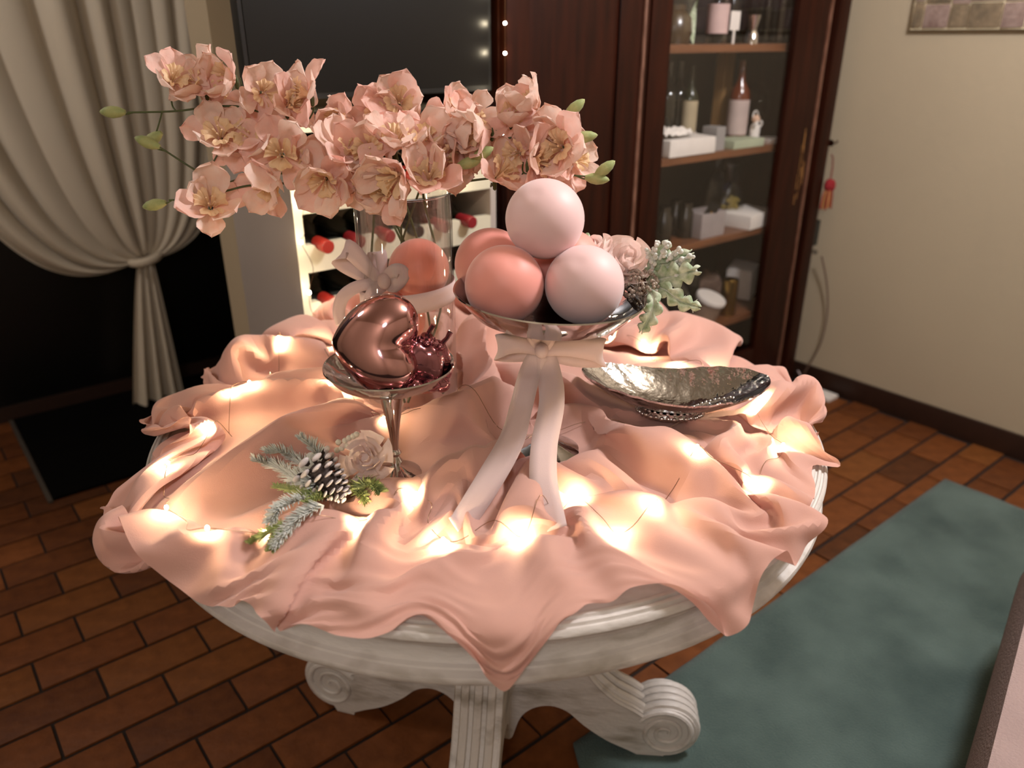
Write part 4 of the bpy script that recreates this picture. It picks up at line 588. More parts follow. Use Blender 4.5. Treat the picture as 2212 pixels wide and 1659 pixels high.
    [11,-1,-3,-2,-2,-1,6,-1,-4,0,9,15,2,10,6,-1,-12,2,-4,3,0,-2,-1,1,0,1,0,1,-1,-11,-11,-6,-8,7,23,1,-7,-11,-4,4,0,0,-3,-3,4,9,7,8,5,3,-15,-10,0,2,-23,-19,-10,12,22,15,-1,1,2,-3,-4,-3,0,0,0,-1,1,-2,0,-1,-3,-3,-4,8,33,9,0,1,-27,-33,-1,5,-2,-1,0,0,1,2,3,2,1,0,0,0,-12,17,1,-2,-3,-4],
    [13,1,-2,0,-1,-1,2,6,6,4,-4,3,14,4,3,-4,-6,-12,-12,-1,7,7,1,-3,1,1,-2,-2,-11,-5,-1,-2,2,26,10,-2,-8,-11,-12,-2,4,-1,1,2,1,2,10,-3,19,-2,4,-20,-6,-17,-38,-6,16,22,15,-3,-7,4,1,2,-1,-2,0,0,0,1,-1,-1,-1,1,-4,-1,0,2,16,23,-1,-1,-1,-19,0,0,-1,-4,-4,-3,-6,-4,-3,0,0,0,0,0,2,6,-3,0,-3,-5],
    [12,3,1,-1,3,0,-2,1,2,3,-3,3,11,7,-2,-19,-5,-11,11,6,2,-1,-10,-12,-3,-1,-7,1,12,3,0,0,0,18,9,5,1,-5,-11,-5,2,2,3,2,-4,-13,-21,-6,30,19,8,-6,-17,-31,-23,11,27,16,-3,-14,-4,5,2,0,-2,0,2,1,1,0,1,0,0,-2,-4,-1,1,-5,8,31,1,0,2,-4,1,-1,-1,-3,-1,0,0,-4,-20,-9,-2,0,0,0,1,9,-6,-1,-1,-4],
    [12,4,3,2,1,1,-2,-3,-3,-4,-2,-9,-6,9,14,19,-2,-12,-2,-4,-5,-15,-7,1,5,3,9,2,-5,0,0,-1,4,0,8,10,7,0,-6,-5,-1,-5,4,-4,-27,-15,9,29,1,16,4,-24,-30,-13,10,28,16,-3,-14,-12,4,6,-1,-1,-1,-2,-1,2,2,2,1,2,0,1,5,-1,4,0,2,15,7,2,-4,-1,0,0,-1,-1,-3,-2,0,1,-2,-7,-10,-9,-5,-2,-1,-13,12,-7,4,-1],
    [13,2,1,1,-4,-5,-3,0,-1,-2,4,-1,8,0,0,15,3,5,-12,-14,-11,8,9,-9,-4,-1,2,0,-4,1,3,7,7,-17,2,10,10,5,-2,-3,0,-11,-12,-21,-10,9,13,8,-10,9,3,-11,-14,-1,28,19,-2,-10,-22,2,9,2,-1,-1,-3,-1,0,-1,0,1,1,3,2,2,7,1,0,0,0,11,16,0,-2,-1,-2,-2,0,0,-2,-2,0,-1,4,0,-4,-5,-8,-10,-10,-3,9,-9,-7,3],
    [11,0,-1,-5,-7,1,4,2,1,1,0,-2,6,6,2,9,13,4,-6,-6,-7,3,0,-6,-10,-1,-4,1,1,-10,8,11,-15,4,5,1,6,5,1,5,-5,-17,-41,-8,26,10,8,-18,-14,3,0,-3,-2,13,26,7,-7,-19,-6,11,7,2,-2,-2,-1,-3,-2,0,0,-1,0,2,1,1,4,8,0,-1,-3,7,27,-2,-2,3,-8,-2,0,3,-1,-4,0,1,2,1,0,-2,-1,-2,-3,-8,-21,6,-7,-2],
    [11,-6,-2,-4,2,7,5,-3,-4,-2,1,11,4,5,1,1,12,3,-6,-5,2,1,-1,-4,-13,-2,3,0,6,9,-14,-7,-15,15,3,-1,3,8,7,-2,-49,-24,7,17,20,4,-7,-19,-7,0,2,1,9,26,11,-8,-13,-20,17,8,0,-1,1,-1,-3,-3,-2,-1,0,0,1,0,0,0,-2,1,2,4,5,1,13,9,7,-6,-33,5,0,9,9,4,-2,1,1,3,3,-2,-3,-3,0,0,2,2,0,-10],
    [12,-7,-11,1,12,5,1,1,1,1,4,4,4,0,0,0,0,9,7,0,-4,-8,-6,-13,1,1,2,1,5,4,-21,0,5,1,-1,2,8,0,4,-9,9,-13,-27,3,6,5,-5,-3,-5,9,18,-1,8,-1,2,-11,0,19,3,-17,-11,0,0,-1,-2,-2,-2,-2,-1,0,-1,1,2,0,-1,0,0,-1,2,1,9,23,-7,-12,-25,-3,8,4,4,6,6,2,2,4,4,6,0,-5,-7,-3,1,4,4,5],
    [17,8,-5,-6,-2,-1,2,6,4,2,1,2,-1,0,1,-1,-3,-1,11,8,-5,-23,2,-6,9,-1,-10,-7,-5,-5,6,6,8,1,3,9,-6,-27,-11,-22,24,19,6,8,-14,-7,-8,-5,5,9,7,12,23,-6,-31,-14,27,27,-3,-11,-16,-6,-1,1,-2,1,3,-1,-7,-4,0,0,2,0,0,1,0,-1,-2,0,1,20,3,0,-6,-25,4,-1,4,6,4,-1,2,4,4,4,6,6,-1,-8,-7,-4,2,3],
    [3,10,7,10,-7,-8,-2,1,3,2,1,2,1,1,-1,-2,-5,-3,-6,-12,-3,1,7,15,6,-11,-14,-1,-11,-4,18,4,12,6,6,-12,-31,-6,0,0,6,5,21,7,-5,-13,-10,2,13,-10,-14,42,14,-6,-1,-7,-4,10,6,-1,-14,-14,0,2,2,2,-3,-1,0,-5,-6,-1,1,0,2,-1,-3,1,0,-1,1,9,-4,4,7,-19,2,3,0,2,0,-2,-1,3,5,5,3,6,6,6,-1,-5,-5,-3],
    [6,-2,7,18,2,-10,-6,-3,1,3,1,0,1,-3,-8,-10,-5,-4,-7,3,3,12,-4,21,-12,-14,3,-9,-4,6,15,9,17,5,-20,-33,-11,3,8,34,7,-4,1,-12,4,-1,-11,5,4,-1,-8,-4,16,18,2,-12,-17,4,15,3,-3,-14,-2,4,2,1,0,-2,3,0,-5,-8,-3,0,0,-2,0,-1,0,-3,2,5,-5,-7,-3,6,4,-2,1,1,1,0,3,1,0,2,6,2,5,7,7,4,-1,-3],
    [17,-10,7,-9,7,13,-1,-5,-2,-2,1,-3,-9,-11,-8,0,5,-2,-4,4,5,10,-6,-6,-13,6,12,-3,2,14,10,6,-1,-24,-35,-11,15,21,12,8,7,5,4,-16,-12,-5,6,6,0,3,6,-28,-9,-3,19,22,-4,-7,11,5,1,-12,-6,3,6,0,1,-5,-1,4,2,-4,-7,-5,-1,1,-1,-9,-3,3,2,5,2,-3,-5,-2,-1,-1,0,2,4,1,3,0,0,1,2,3,2,4,6,7,7,2],
    [16,9,-3,-15,-5,7,4,2,0,0,-8,-11,-11,-3,5,6,2,-6,1,4,5,-7,-13,-8,12,17,-3,9,18,9,-4,-27,-21,-26,0,14,10,20,24,0,-9,-3,8,-4,-12,-4,5,1,0,-2,6,8,4,0,1,2,-1,-10,-7,6,-1,-5,-3,1,7,1,-1,-3,-1,0,4,3,-3,-8,-6,1,0,-2,-10,2,-2,2,8,7,-1,-17,-4,4,1,1,1,0,1,1,2,1,0,3,2,2,3,5,6,7],
    [7,2,4,6,-8,-7,2,6,-1,-9,-12,-10,2,8,8,2,-7,-5,3,4,-2,-9,-5,5,20,10,1,11,10,1,-15,-32,-18,-10,9,12,10,14,12,2,-9,5,-15,-6,7,-1,3,0,1,-1,-1,13,-3,8,3,0,2,-13,-25,13,4,1,-3,0,5,3,-2,-2,-3,1,0,5,1,-1,-7,-5,-6,-4,-3,1,-3,1,9,0,4,-6,-9,1,0,0,0,0,1,2,1,0,3,1,1,2,3,3,3,6],
    [6,-2,0,-2,4,3,2,-6,-10,-12,-5,6,11,7,0,-6,-9,3,5,-1,-5,-1,8,12,7,3,13,6,-10,-26,-21,-2,-11,11,14,10,-1,5,1,6,3,17,8,2,-13,-22,-7,4,0,-2,5,18,1,1,0,-2,0,-10,-28,2,5,10,2,-3,2,6,3,1,-13,-3,1,-1,1,5,1,-2,0,-12,-7,-2,0,2,9,-1,4,-3,-10,-2,0,-1,0,1,0,1,1,2,1,2,2,1,2,3,3,2],
    [20,-15,-10,6,8,2,-7,-13,-11,-1,9,12,5,0,-7,-9,1,6,2,-1,2,6,10,3,-1,3,10,-9,-39,-21,-7,11,15,13,12,7,1,-6,-7,-3,-2,4,9,-9,-28,12,0,10,11,3,7,12,1,0,0,-3,0,-15,-18,-12,17,23,0,-10,-5,1,-3,-8,5,3,-2,-2,-3,1,9,2,1,-6,-14,-6,1,-1,16,0,0,-3,-10,-3,1,0,-1,-1,1,0,1,2,1,1,2,3,2,2,2,2],
    [-1,2,2,6,4,-9,-15,-7,3,8,10,5,-2,-7,-8,1,10,5,0,5,7,4,4,3,5,-2,-21,-27,-12,-3,-6,5,17,18,11,-1,0,-11,-13,-4,4,2,-13,-11,6,23,9,-3,2,7,3,-2,0,-8,-12,-5,5,-2,3,-10,29,9,-2,-2,-12,-3,-3,-6,7,0,0,-3,0,-4,-2,2,-4,-1,-4,-1,-4,-8,30,5,-6,-6,-9,-3,-2,1,0,-1,0,1,1,1,0,2,3,1,2,1,3,-1],
    [-6,6,7,2,-9,-14,-3,8,13,5,0,-4,-5,-8,1,10,9,3,-3,0,6,9,3,2,0,-21,-31,-14,-7,-3,17,16,12,17,0,-3,1,-12,-16,-9,-4,-6,-9,3,31,7,9,-2,-2,7,-6,-16,8,-10,-6,9,-1,-6,13,1,6,1,1,5,-5,-4,-1,5,0,-8,-1,1,0,-3,-5,-1,-1,-1,1,-1,1,1,10,3,-2,-3,-11,-2,-2,-3,-1,1,1,1,0,1,0,1,2,1,0,2,0,-10],
    [3,7,1,-14,-15,2,19,10,1,-3,-9,-5,-4,2,9,7,1,3,3,2,3,5,0,0,-25,-35,-11,2,11,12,11,8,14,6,4,-2,-3,-3,-15,-16,-13,-7,10,15,8,2,8,0,-6,-5,-10,0,-3,-9,10,11,0,16,16,-8,-27,13,4,-4,5,-11,-11,5,2,-1,-3,0,2,2,-2,-6,1,3,4,-7,-2,8,5,9,-4,-3,-10,-3,-10,1,-2,-1,1,1,1,-1,0,0,-1,-1,0,1,0,-7],
    [13,1,-7,-17,-5,19,9,-2,-5,2,-6,-7,2,10,5,1,-1,4,7,4,3,-2,-4,-18,-32,-2,11,10,18,13,-5,-17,4,3,3,3,-1,0,2,-4,-18,-7,16,11,-4,-2,2,1,3,3,15,-6,-38,-8,15,1,-18,-7,8,22,9,8,0,-8,-4,-4,-2,-5,-13,-2,-3,0,4,2,-2,2,6,8,2,-3,1,-2,-1,14,-3,0,-9,-1,-15,-2,1,1,-1,-3,-4,-3,-3,-2,0,0,2,0,6,26],
    [12,-2,-4,12,12,0,-10,-8,-5,0,3,-1,2,4,0,0,2,4,6,2,-2,-8,-17,-19,13,14,11,4,3,-2,1,-7,-8,-7,-5,-2,-4,4,12,4,6,2,-8,5,2,-11,-1,1,-4,-5,3,-13,-20,20,9,-9,-16,9,19,10,-4,-13,6,2,-2,1,0,-1,-5,-14,-6,-2,0,2,2,3,2,10,5,-1,-1,0,-2,10,7,0,-12,-4,-5,-12,-1,-1,-8,-5,-3,0,1,0,1,1,0,1,-1,4],
    [8,-19,2,1,0,20,-9,-1,3,-1,6,7,2,-2,-1,1,5,4,2,-2,-10,-15,-1,11,4,-2,1,8,6,2,-4,-2,-7,-9,-10,-3,4,1,3,0,10,8,2,1,3,-14,-5,-10,-3,4,-4,-4,3,8,-1,-7,4,7,3,-5,-10,-6,13,3,0,0,0,-1,2,0,-10,-15,-7,2,5,2,1,9,10,1,-6,-3,3,6,2,2,0,3,11,-30,-19,0,-4,-3,-1,-2,0,1,0,3,2,1,1,1],
    [2,1,-1,5,24,-36,1,10,2,-1,-1,7,5,0,1,4,4,0,-3,-8,-14,-2,2,-1,-2,6,3,2,10,9,-2,0,-6,-7,-4,-2,-1,-4,-9,-11,5,4,2,0,7,7,1,-9,-3,3,-9,-4,12,3,-5,-6,12,8,-4,-2,2,-13,4,4,1,-1,0,1,-2,5,15,-7,-32,-3,4,-1,-1,1,11,7,0,-7,-1,9,2,3,6,-12,3,7,-10,-5,0,-4,-6,-7,-6,-5,-2,-1,2,3,2,1],
    [7,7,-7,-4,-9,6,10,2,-1,0,3,2,2,2,4,2,-2,-6,-10,-10,-4,1,1,6,9,9,3,1,5,-5,-10,7,0,-3,-1,-4,-17,-8,-6,11,6,4,-3,-3,1,8,0,-4,0,-4,-13,4,14,4,-6,5,9,3,-2,-2,-2,-12,-4,5,2,0,0,-1,0,-1,-2,-3,-10,-1,-2,0,-1,-2,1,3,1,3,-1,14,3,0,10,0,-2,11,-7,-10,-2,0,-2,-3,-5,-7,-8,-8,-5,-2,2,3],
    [1,7,4,-2,2,4,-3,-2,0,3,4,2,2,1,3,-2,-7,-11,-11,-4,4,5,5,6,6,7,4,1,1,-3,-9,3,-1,-2,0,-2,-10,-9,-7,2,-5,-2,4,0,3,14,-1,-1,1,-11,-10,11,17,6,4,4,1,-2,-1,-3,-4,-2,-21,3,4,1,0,0,2,-8,-16,-12,13,4,-1,-4,0,-1,-1,-1,0,0,3,15,9,0,12,2,-1,0,3,-7,-7,-3,2,0,-1,-2,-4,-6,-10,-10,-6,-1],
    [2,-2,8,8,6,-4,-5,-1,3,4,2,2,2,1,-4,-7,-9,-8,-2,2,5,5,3,3,4,0,5,4,-2,-3,-3,2,-5,-2,-5,3,18,11,6,-11,-4,0,7,-20,-22,6,-4,8,0,-9,8,10,0,1,2,4,2,1,-1,-2,0,0,-30,0,9,2,-1,2,-12,-18,-2,22,6,-3,-3,-13,-7,1,0,3,4,-1,-2,4,17,3,13,1,-1,-4,0,0,-2,-5,-2,1,0,0,0,-1,-4,-6,-11,-14],
    [5,-1,6,11,-6,-1,-1,1,4,3,2,2,-1,-2,-7,-8,-5,-1,2,3,4,3,3,3,3,3,0,-5,1,-2,2,0,-15,-6,-1,-3,0,-3,0,8,16,15,6,-6,-25,-4,-3,11,7,7,5,-7,-7,0,0,2,2,0,-3,-7,-12,-14,3,3,17,13,-3,-7,-10,15,-33,-2,17,3,-4,-3,-5,-4,0,-1,1,-1,-9,-6,24,14,11,1,-4,-4,1,1,2,-1,-7,-3,1,0,0,0,1,-1,-3,-5],
    [9,5,2,-1,-4,1,2,3,1,4,4,0,-4,-6,-6,-4,-2,1,2,3,4,3,3,3,4,5,-1,-18,-6,9,9,-3,-12,-9,0,1,4,-2,2,7,-2,1,5,11,-9,-21,3,8,0,0,-1,1,6,1,0,-1,-2,-10,-15,-13,-3,14,19,-10,-2,4,-3,-1,21,5,-11,-13,-8,-9,5,5,6,0,-1,-1,-4,-6,2,-9,17,26,-1,-4,-6,-3,2,3,2,3,-1,-7,-3,1,0,0,-1,1,0,0],
    [12,7,0,-3,-3,0,5,2,3,3,0,-5,-6,-5,-3,-3,1,1,3,4,2,2,2,1,0,0,-1,1,-3,-3,8,-9,5,3,-5,-4,-5,2,7,4,-4,-5,2,13,-3,-24,-2,-1,-11,-1,7,16,9,0,0,-4,-12,-15,-11,0,9,14,3,-2,-9,2,10,11,5,-22,32,8,-8,-36,-13,11,5,1,0,-3,-4,7,6,-8,-12,28,3,-7,-6,0,1,2,4,3,5,0,-8,-3,0,0,0,-1,0,1],
    [20,-2,-1,-2,-1,5,3,3,4,-1,-4,-8,-6,-4,-2,0,1,3,3,3,1,2,2,0,-4,-8,4,11,-6,-8,11,2,6,-2,-9,-4,-8,2,1,2,6,-3,-1,7,-1,0,-11,-2,11,7,-3,1,-1,-4,-2,-9,-16,-11,0,12,9,1,0,-1,-11,-1,13,13,-1,5,13,-3,8,-4,-30,-15,0,1,-1,2,5,4,-1,10,-4,-9,6,-4,0,3,2,1,2,2,3,7,0,-7,-3,-1,0,1,0,-3],
    [21,-6,-2,1,5,4,4,2,-1,-5,-7,-5,-5,-2,0,1,2,3,3,1,2,2,0,-2,-3,0,1,3,-4,4,7,-3,-16,-4,6,-3,2,1,0,-1,2,2,0,4,6,3,-7,-9,-2,4,11,3,-4,-6,-6,-14,-11,0,7,10,4,-2,-5,-6,-2,-2,6,3,4,23,-12,3,10,23,-15,-29,-8,-2,-2,-1,1,1,2,3,12,0,-8,-5,1,3,1,0,0,1,0,3,9,1,-9,-2,0,1,0,-1],
    [16,2,-2,2,5,6,1,-1,-4,-7,-7,-4,-2,-1,1,2,2,2,2,2,2,1,-1,-2,-1,3,-5,-2,6,4,-5,-13,-1,4,-2,-2,5,0,-3,-1,3,3,-1,2,15,3,-4,-10,-8,2,5,-2,-4,3,-12,-13,0,12,17,2,-9,-20,-3,4,3,-5,-1,5,10,10,11,6,-5,3,-12,-10,-1,-2,-5,-3,-4,0,-4,-11,6,14,8,10,-3,-6,-3,0,1,0,2,-1,2,9,2,-9,18,-4,-3,-2],
    [10,5,6,4,4,2,-2,-5,-7,-5,-3,-3,-2,1,2,2,1,3,1,3,1,-1,-1,-1,2,-1,-1,3,1,-8,-23,1,15,-1,-4,3,2,0,0,1,0,-1,-2,-1,22,7,-4,-7,-7,-6,-1,-6,-5,5,-8,-5,12,17,7,0,2,-10,-2,-12,-9,-3,-2,2,2,-6,8,6,9,10,6,-10,-2,0,-8,-6,-4,-7,1,14,-2,-4,0,5,9,-1,-3,-8,0,2,-1,-1,-3,3,14,3,-25,-1,1,1],
    [15,4,5,6,1,-2,-4,-7,-6,-5,-2,-2,0,1,2,2,4,3,4,1,-1,-1,-2,1,-1,-3,-4,-1,-8,-9,-3,10,4,-2,1,3,0,1,1,1,-1,-3,-1,-5,7,17,7,0,-8,-12,-3,-5,-2,0,-8,4,17,9,1,0,-8,-18,3,6,-5,-6,-4,-3,3,13,7,-6,0,7,17,-12,-6,-1,4,-1,-3,-5,-10,-6,2,3,1,-6,3,12,3,12,-23,-1,1,4,-4,-6,6,16,-2,-10,-4,0],
    [20,5,5,2,-2,-4,-5,-6,-7,-5,-4,1,2,3,3,5,4,3,2,0,0,-3,-1,-2,-3,-5,-3,-6,-7,-4,10,9,-3,0,5,1,-1,-1,1,1,-3,-1,-2,-3,-5,2,14,10,1,-12,-8,-3,0,-7,-4,11,10,3,3,-4,-15,-5,-1,3,4,1,-5,-7,-2,8,7,-5,-4,2,29,7,-4,-7,-3,-3,-3,-5,-4,-6,-2,1,1,-1,-5,-3,7,-1,14,-3,-14,4,1,-5,-2,3,19,5,-6,-4],
    [28,3,2,-3,-5,-7,-6,-5,-4,-5,-6,5,7,3,4,4,5,3,-1,-2,-2,-1,-2,-4,-4,-2,-3,-5,-4,6,8,-2,0,3,2,1,0,-1,1,-1,-1,-1,-5,-7,0,-4,2,7,10,0,-14,0,3,-9,1,13,3,0,0,-9,-8,9,3,5,3,-6,-12,-7,0,3,3,5,-5,-17,8,36,1,-7,-10,-8,2,3,-1,0,-3,-5,2,9,1,-7,-7,3,9,-11,5,-6,7,8,-17,-7,7,20,3,-4],
    [35,1,-4,-6,-7,-8,-6,-4,1,1,11,2,-4,1,4,4,2,0,-1,-3,-3,-2,-4,-3,-2,-2,-3,-1,3,5,1,-2,2,2,1,0,1,0,-1,-1,-1,-2,-9,1,-3,-2,-3,-1,-1,7,1,9,-2,-15,9,10,4,-1,-8,-16,-4,14,6,2,-3,-4,-4,-4,-3,-4,3,15,4,-4,-1,17,-13,-5,5,-5,-7,2,4,1,0,-3,-5,1,8,5,-3,-12,-2,15,0,-20,-3,2,9,-6,-5,11,18,0],
    [28,4,-7,-8,-6,-6,-4,-2,6,9,3,0,0,-1,6,2,1,-2,-2,-2,-3,-2,-3,-3,-2,-4,0,2,4,2,-2,1,1,2,-1,1,-1,1,0,-1,-1,-3,-4,-1,-5,0,-4,-2,-5,2,5,0,-2,9,9,3,0,-7,-21,-9,6,17,1,-2,-3,-2,3,-3,-5,-6,0,5,3,-3,1,6,19,-9,-17,11,1,-8,2,4,1,0,-2,-6,1,5,7,2,-8,-6,6,13,-24,-4,1,6,-4,-8,3,27],
    [53,-24,-13,-8,-6,-8,7,11,1,-3,-3,2,8,10,0,0,-2,-3,-3,-2,-2,-3,0,0,-2,-2,-2,2,3,-1,-1,1,2,0,0,-1,0,0,0,-1,0,-4,-2,0,-3,-1,-6,-3,-3,4,1,1,13,7,-2,-7,-6,-11,-3,-6,9,10,0,-1,-5,0,2,1,-5,-6,-3,-3,6,-10,1,-5,1,-4,7,12,0,-3,-2,6,-2,-10,-4,2,9,4,2,8,7,-2,-5,6,11,-27,-2,7,1,-9,-16,-7],
    [34,-14,-11,-4,2,8,2,0,-3,-1,1,3,2,8,2,-2,-3,-3,-4,-3,-2,0,0,0,0,1,0,1,-1,-1,-1,0,1,1,-1,-1,1,0,-1,0,-2,-4,0,-1,-3,-4,-1,-4,-2,4,8,-1,1,4,8,-21,-20,-3,4,10,9,3,-1,-2,-4,2,4,0,-3,-5,-1,-1,2,-15,7,5,-3,3,-8,-3,14,7,-12,-8,8,-3,-6,-2,0,8,2,1,8,8,4,-4,11,6,-20,-7,0,-3,-1,-16],
    [14,-8,-7,7,4,6,-1,-1,1,3,4,2,0,4,0,-3,-5,-2,-2,-2,-1,1,0,-2,-1,2,2,-1,-2,0,1,1,0,-1,0,-1,-1,0,0,0,-3,-5,1,0,-3,-3,3,-7,0,0,4,4,4,7,-6,-17,-7,3,-2,16,7,-6,-5,-6,2,3,1,0,-3,-3,-4,4,1,-7,2,4,4,17,-3,-28,-4,9,4,-8,-3,5,1,-7,-9,4,4,0,-1,5,7,5,14,17,-3,-31,-14,2,7,10],
    [3,-3,14,0,-2,-3,-1,1,6,7,4,1,7,-5,-3,-3,-5,-3,-1,1,1,0,-1,-2,-1,-1,0,-1,0,1,2,1,-1,-1,-1,1,-1,-1,0,-1,-3,-3,2,-1,0,-3,-1,-6,5,0,-2,4,-1,-2,-5,10,-6,1,12,-2,1,-1,-3,3,0,-8,-3,-1,-2,-1,-5,-3,0,14,-2,-3,-1,5,6,-15,-13,-2,-2,1,-1,15,7,-3,-15,-10,7,0,0,-2,1,-1,8,15,16,2,-18,-15,-10,0],
    [6,8,0,-2,-2,-2,-1,3,6,5,3,11,-2,-6,-4,-5,-2,-2,1,1,0,-2,-2,0,-1,-1,-1,0,0,2,2,0,-1,-2,0,-1,0,0,0,-2,-3,-1,1,-1,2,-2,0,0,4,-1,-4,-4,-5,-8,-4,12,16,7,1,-16,-1,3,2,0,1,-5,-5,0,0,-1,-3,-5,-5,10,0,0,0,0,10,-2,-19,-3,3,-11,-6,2,12,15,-2,-20,-3,1,0,1,1,2,-5,10,11,4,5,10,-8,-19],
    [15,-2,-2,1,1,0,0,2,3,2,4,6,-3,-4,-6,-3,0,1,0,1,-1,-3,-2,2,0,-1,-1,1,2,1,0,-2,-1,-1,0,1,-1,-1,-3,-4,-2,2,-1,-1,3,1,0,1,0,3,-1,-9,-9,-3,10,13,8,-3,-10,-2,1,-5,-4,2,5,-1,-2,-1,0,-1,-2,-6,-5,4,3,4,-2,0,5,5,-11,-14,5,-4,-10,-9,4,6,5,-1,-8,0,-2,1,2,6,-7,1,16,10,-4,7,18,-5],
    [14,1,0,1,1,2,2,1,0,2,9,-9,-2,-5,-3,0,2,1,0,-2,-3,-1,2,3,1,-2,-1,-1,1,1,-2,-1,-1,1,0,-3,-1,0,0,-5,-4,3,-1,-3,2,5,1,3,-2,-1,3,1,2,0,3,2,-1,-6,-14,6,3,4,-9,-3,2,1,-3,-1,1,-2,-1,-5,-4,2,-1,5,1,0,3,7,-6,-12,0,13,-6,-20,-13,5,7,5,-4,3,1,-2,1,1,1,-7,-1,22,4,-17,18,13],
    [8,6,4,1,0,1,3,2,1,3,-4,-5,-3,-2,0,3,1,-1,-3,-3,-1,1,3,2,2,1,-3,-4,-5,1,4,1,-1,-2,-3,1,0,-1,-2,-2,1,5,-1,-6,-3,5,2,8,-2,-6,2,3,4,3,0,-2,-1,-6,-7,-4,-1,4,1,-5,0,3,-2,-3,0,0,-2,-4,-4,5,-4,0,6,0,4,5,-4,-9,-7,12,14,-5,-32,-15,8,13,-4,-5,9,6,0,0,3,-5,-12,6,25,-10,-15,24],
    [7,6,4,1,2,4,2,0,2,0,-6,-4,-1,1,1,2,-2,-4,-3,-2,2,3,2,0,3,3,-3,-7,-3,-3,0,3,0,-2,1,0,0,-2,-5,0,6,6,3,-4,-8,0,3,4,1,-2,-3,3,2,4,0,0,-4,-14,-5,2,3,-2,2,-3,2,2,-1,-2,0,-1,0,0,-5,4,-8,-2,4,1,3,11,-1,-10,-11,1,9,19,-4,-34,-4,12,-6,-9,-2,5,7,4,1,1,0,-16,12,26,-25,-4],
    [15,0,-1,1,4,5,1,1,2,-3,-3,-4,0,2,1,-3,-3,-2,-1,3,5,1,-2,0,1,2,1,-1,-6,-5,0,0,0,1,1,1,-2,-5,-2,2,5,2,4,3,-6,-9,-2,-1,3,5,1,-2,0,1,1,2,-6,-11,-3,3,-2,1,1,-1,-1,4,1,-2,-1,0,-1,3,-2,0,-5,-7,-1,6,-2,9,5,-6,-12,-6,-3,4,34,-2,-32,-7,9,-11,-10,-1,2,5,1,4,7,3,-14,15,29,-46],
    [16,-2,-1,1,5,5,3,3,-4,-3,-3,0,0,-1,-2,-3,-2,2,5,4,3,0,-2,-3,-1,0,2,1,-2,-4,-3,-1,1,1,0,-3,-2,0,0,4,0,0,2,6,-2,-8,-4,1,4,2,-1,-1,-3,1,3,-2,-9,-6,0,0,0,-1,1,-1,-1,3,1,0,-2,0,0,0,2,-1,-3,-7,-5,0,5,5,10,-3,-11,-9,2,-8,6,34,-7,-34,4,1,-14,-7,2,0,0,-2,2,13,6,-10,13,44],
    [12,1,1,4,3,4,8,-3,-6,-4,0,0,0,-3,-4,-1,1,6,6,4,1,0,-1,-4,-4,-4,1,3,3,-2,-4,-4,1,2,-5,-6,-3,-1,6,3,2,-1,0,7,3,-7,-5,2,2,1,0,-2,-1,-2,1,0,-9,-1,-1,-3,-1,1,1,-1,-3,2,3,-1,0,-1,0,-1,3,-1,-1,-4,-6,-6,17,-5,15,-2,-8,-19,2,4,-19,11,41,-10,-27,0,-6,-12,-6,2,3,-1,-1,3,11,3,-11,5],
    [811,849,905,920,920,875,848,821,829,870,902,935,974,1011,1041,1068,1092,1120,1152,1187,1212,1235,1252,1268,1284,1299,1311,1324,1336,1343,1330,1295,1276,1249,1251,1269,1277,1290,1315,1334,1348,1357,1359,1361,1353,1335,1325,1326,1325,1317,1335,1355,1375,1393,1406,1414,1417,1413,1388,1366,1370,1343,1321,1327,1336,1406,1406,1423,1441,1452,1477,1486,1512,1512,1500,1514,1514,1495,1491,1494,1492,1478,1478,1460,1446,1422,1412,1405,1387,1371,1350,1312,1303,1276,1271,1256,1216,1199,1210,1207,1170,1132,1090,1046],
    [-39,-1,-20,27,31,54,-18,-3,-30,-34,-8,-3,3,0,1,4,1,-2,-1,1,4,1,1,2,1,1,2,-1,4,5,18,22,-6,-4,-29,-11,17,1,-8,-5,-1,1,3,-2,3,1,-5,-3,-1,1,-2,1,0,2,2,0,-5,1,24,1,-27,4,17,-2,75,-70,6,0,-4,10,-8,7,-29,-2,18,-6,11,10,-18,-16,-1,11,-9,13,2,0,-14,-12,7,-1,-3,0,-5,24,-4,-5,17,5,-14,-23,-5,-1,2,18],
    [-25,-12,-5,-2,17,25,42,2,-7,-31,-34,-14,-1,1,1,0,5,1,-1,0,3,9,1,-1,-1,0,3,3,-1,6,14,-6,7,4,-8,-17,-1,4,-3,-1,-3,0,4,0,2,3,-3,-5,-2,3,-2,0,2,1,-1,0,3,-6,4,10,-7,-7,17,26,-16,-1,1,-6,12,-10,0,-4,-5,-6,3,5,-3,8,3,-13,-9,-1,3,3,5,3,-7,-9,-9,-1,2,10,8,-3,0,8,18,-2,-34,-13,-1,5,17,12],
    [-27,4,-9,-8,-4,12,36,30,6,-6,-19,-36,-23,1,1,1,3,2,-1,-2,2,22,-1,2,1,0,-9,-5,-1,-1,-3,50,-32,8,7,-14,-17,1,4,-1,0,-1,0,4,1,5,-2,-5,-2,4,-1,1,1,-1,-3,-1,4,2,-4,0,10,12,12,58,-78,14,-8,7,6,1,-23,1,19,-5,-9,-10,-4,1,5,3,-7,-4,1,-5,3,6,6,-7,-11,-8,0,16,-1,-1,6,13,-7,-20,-7,-6,0,16,11,-1],
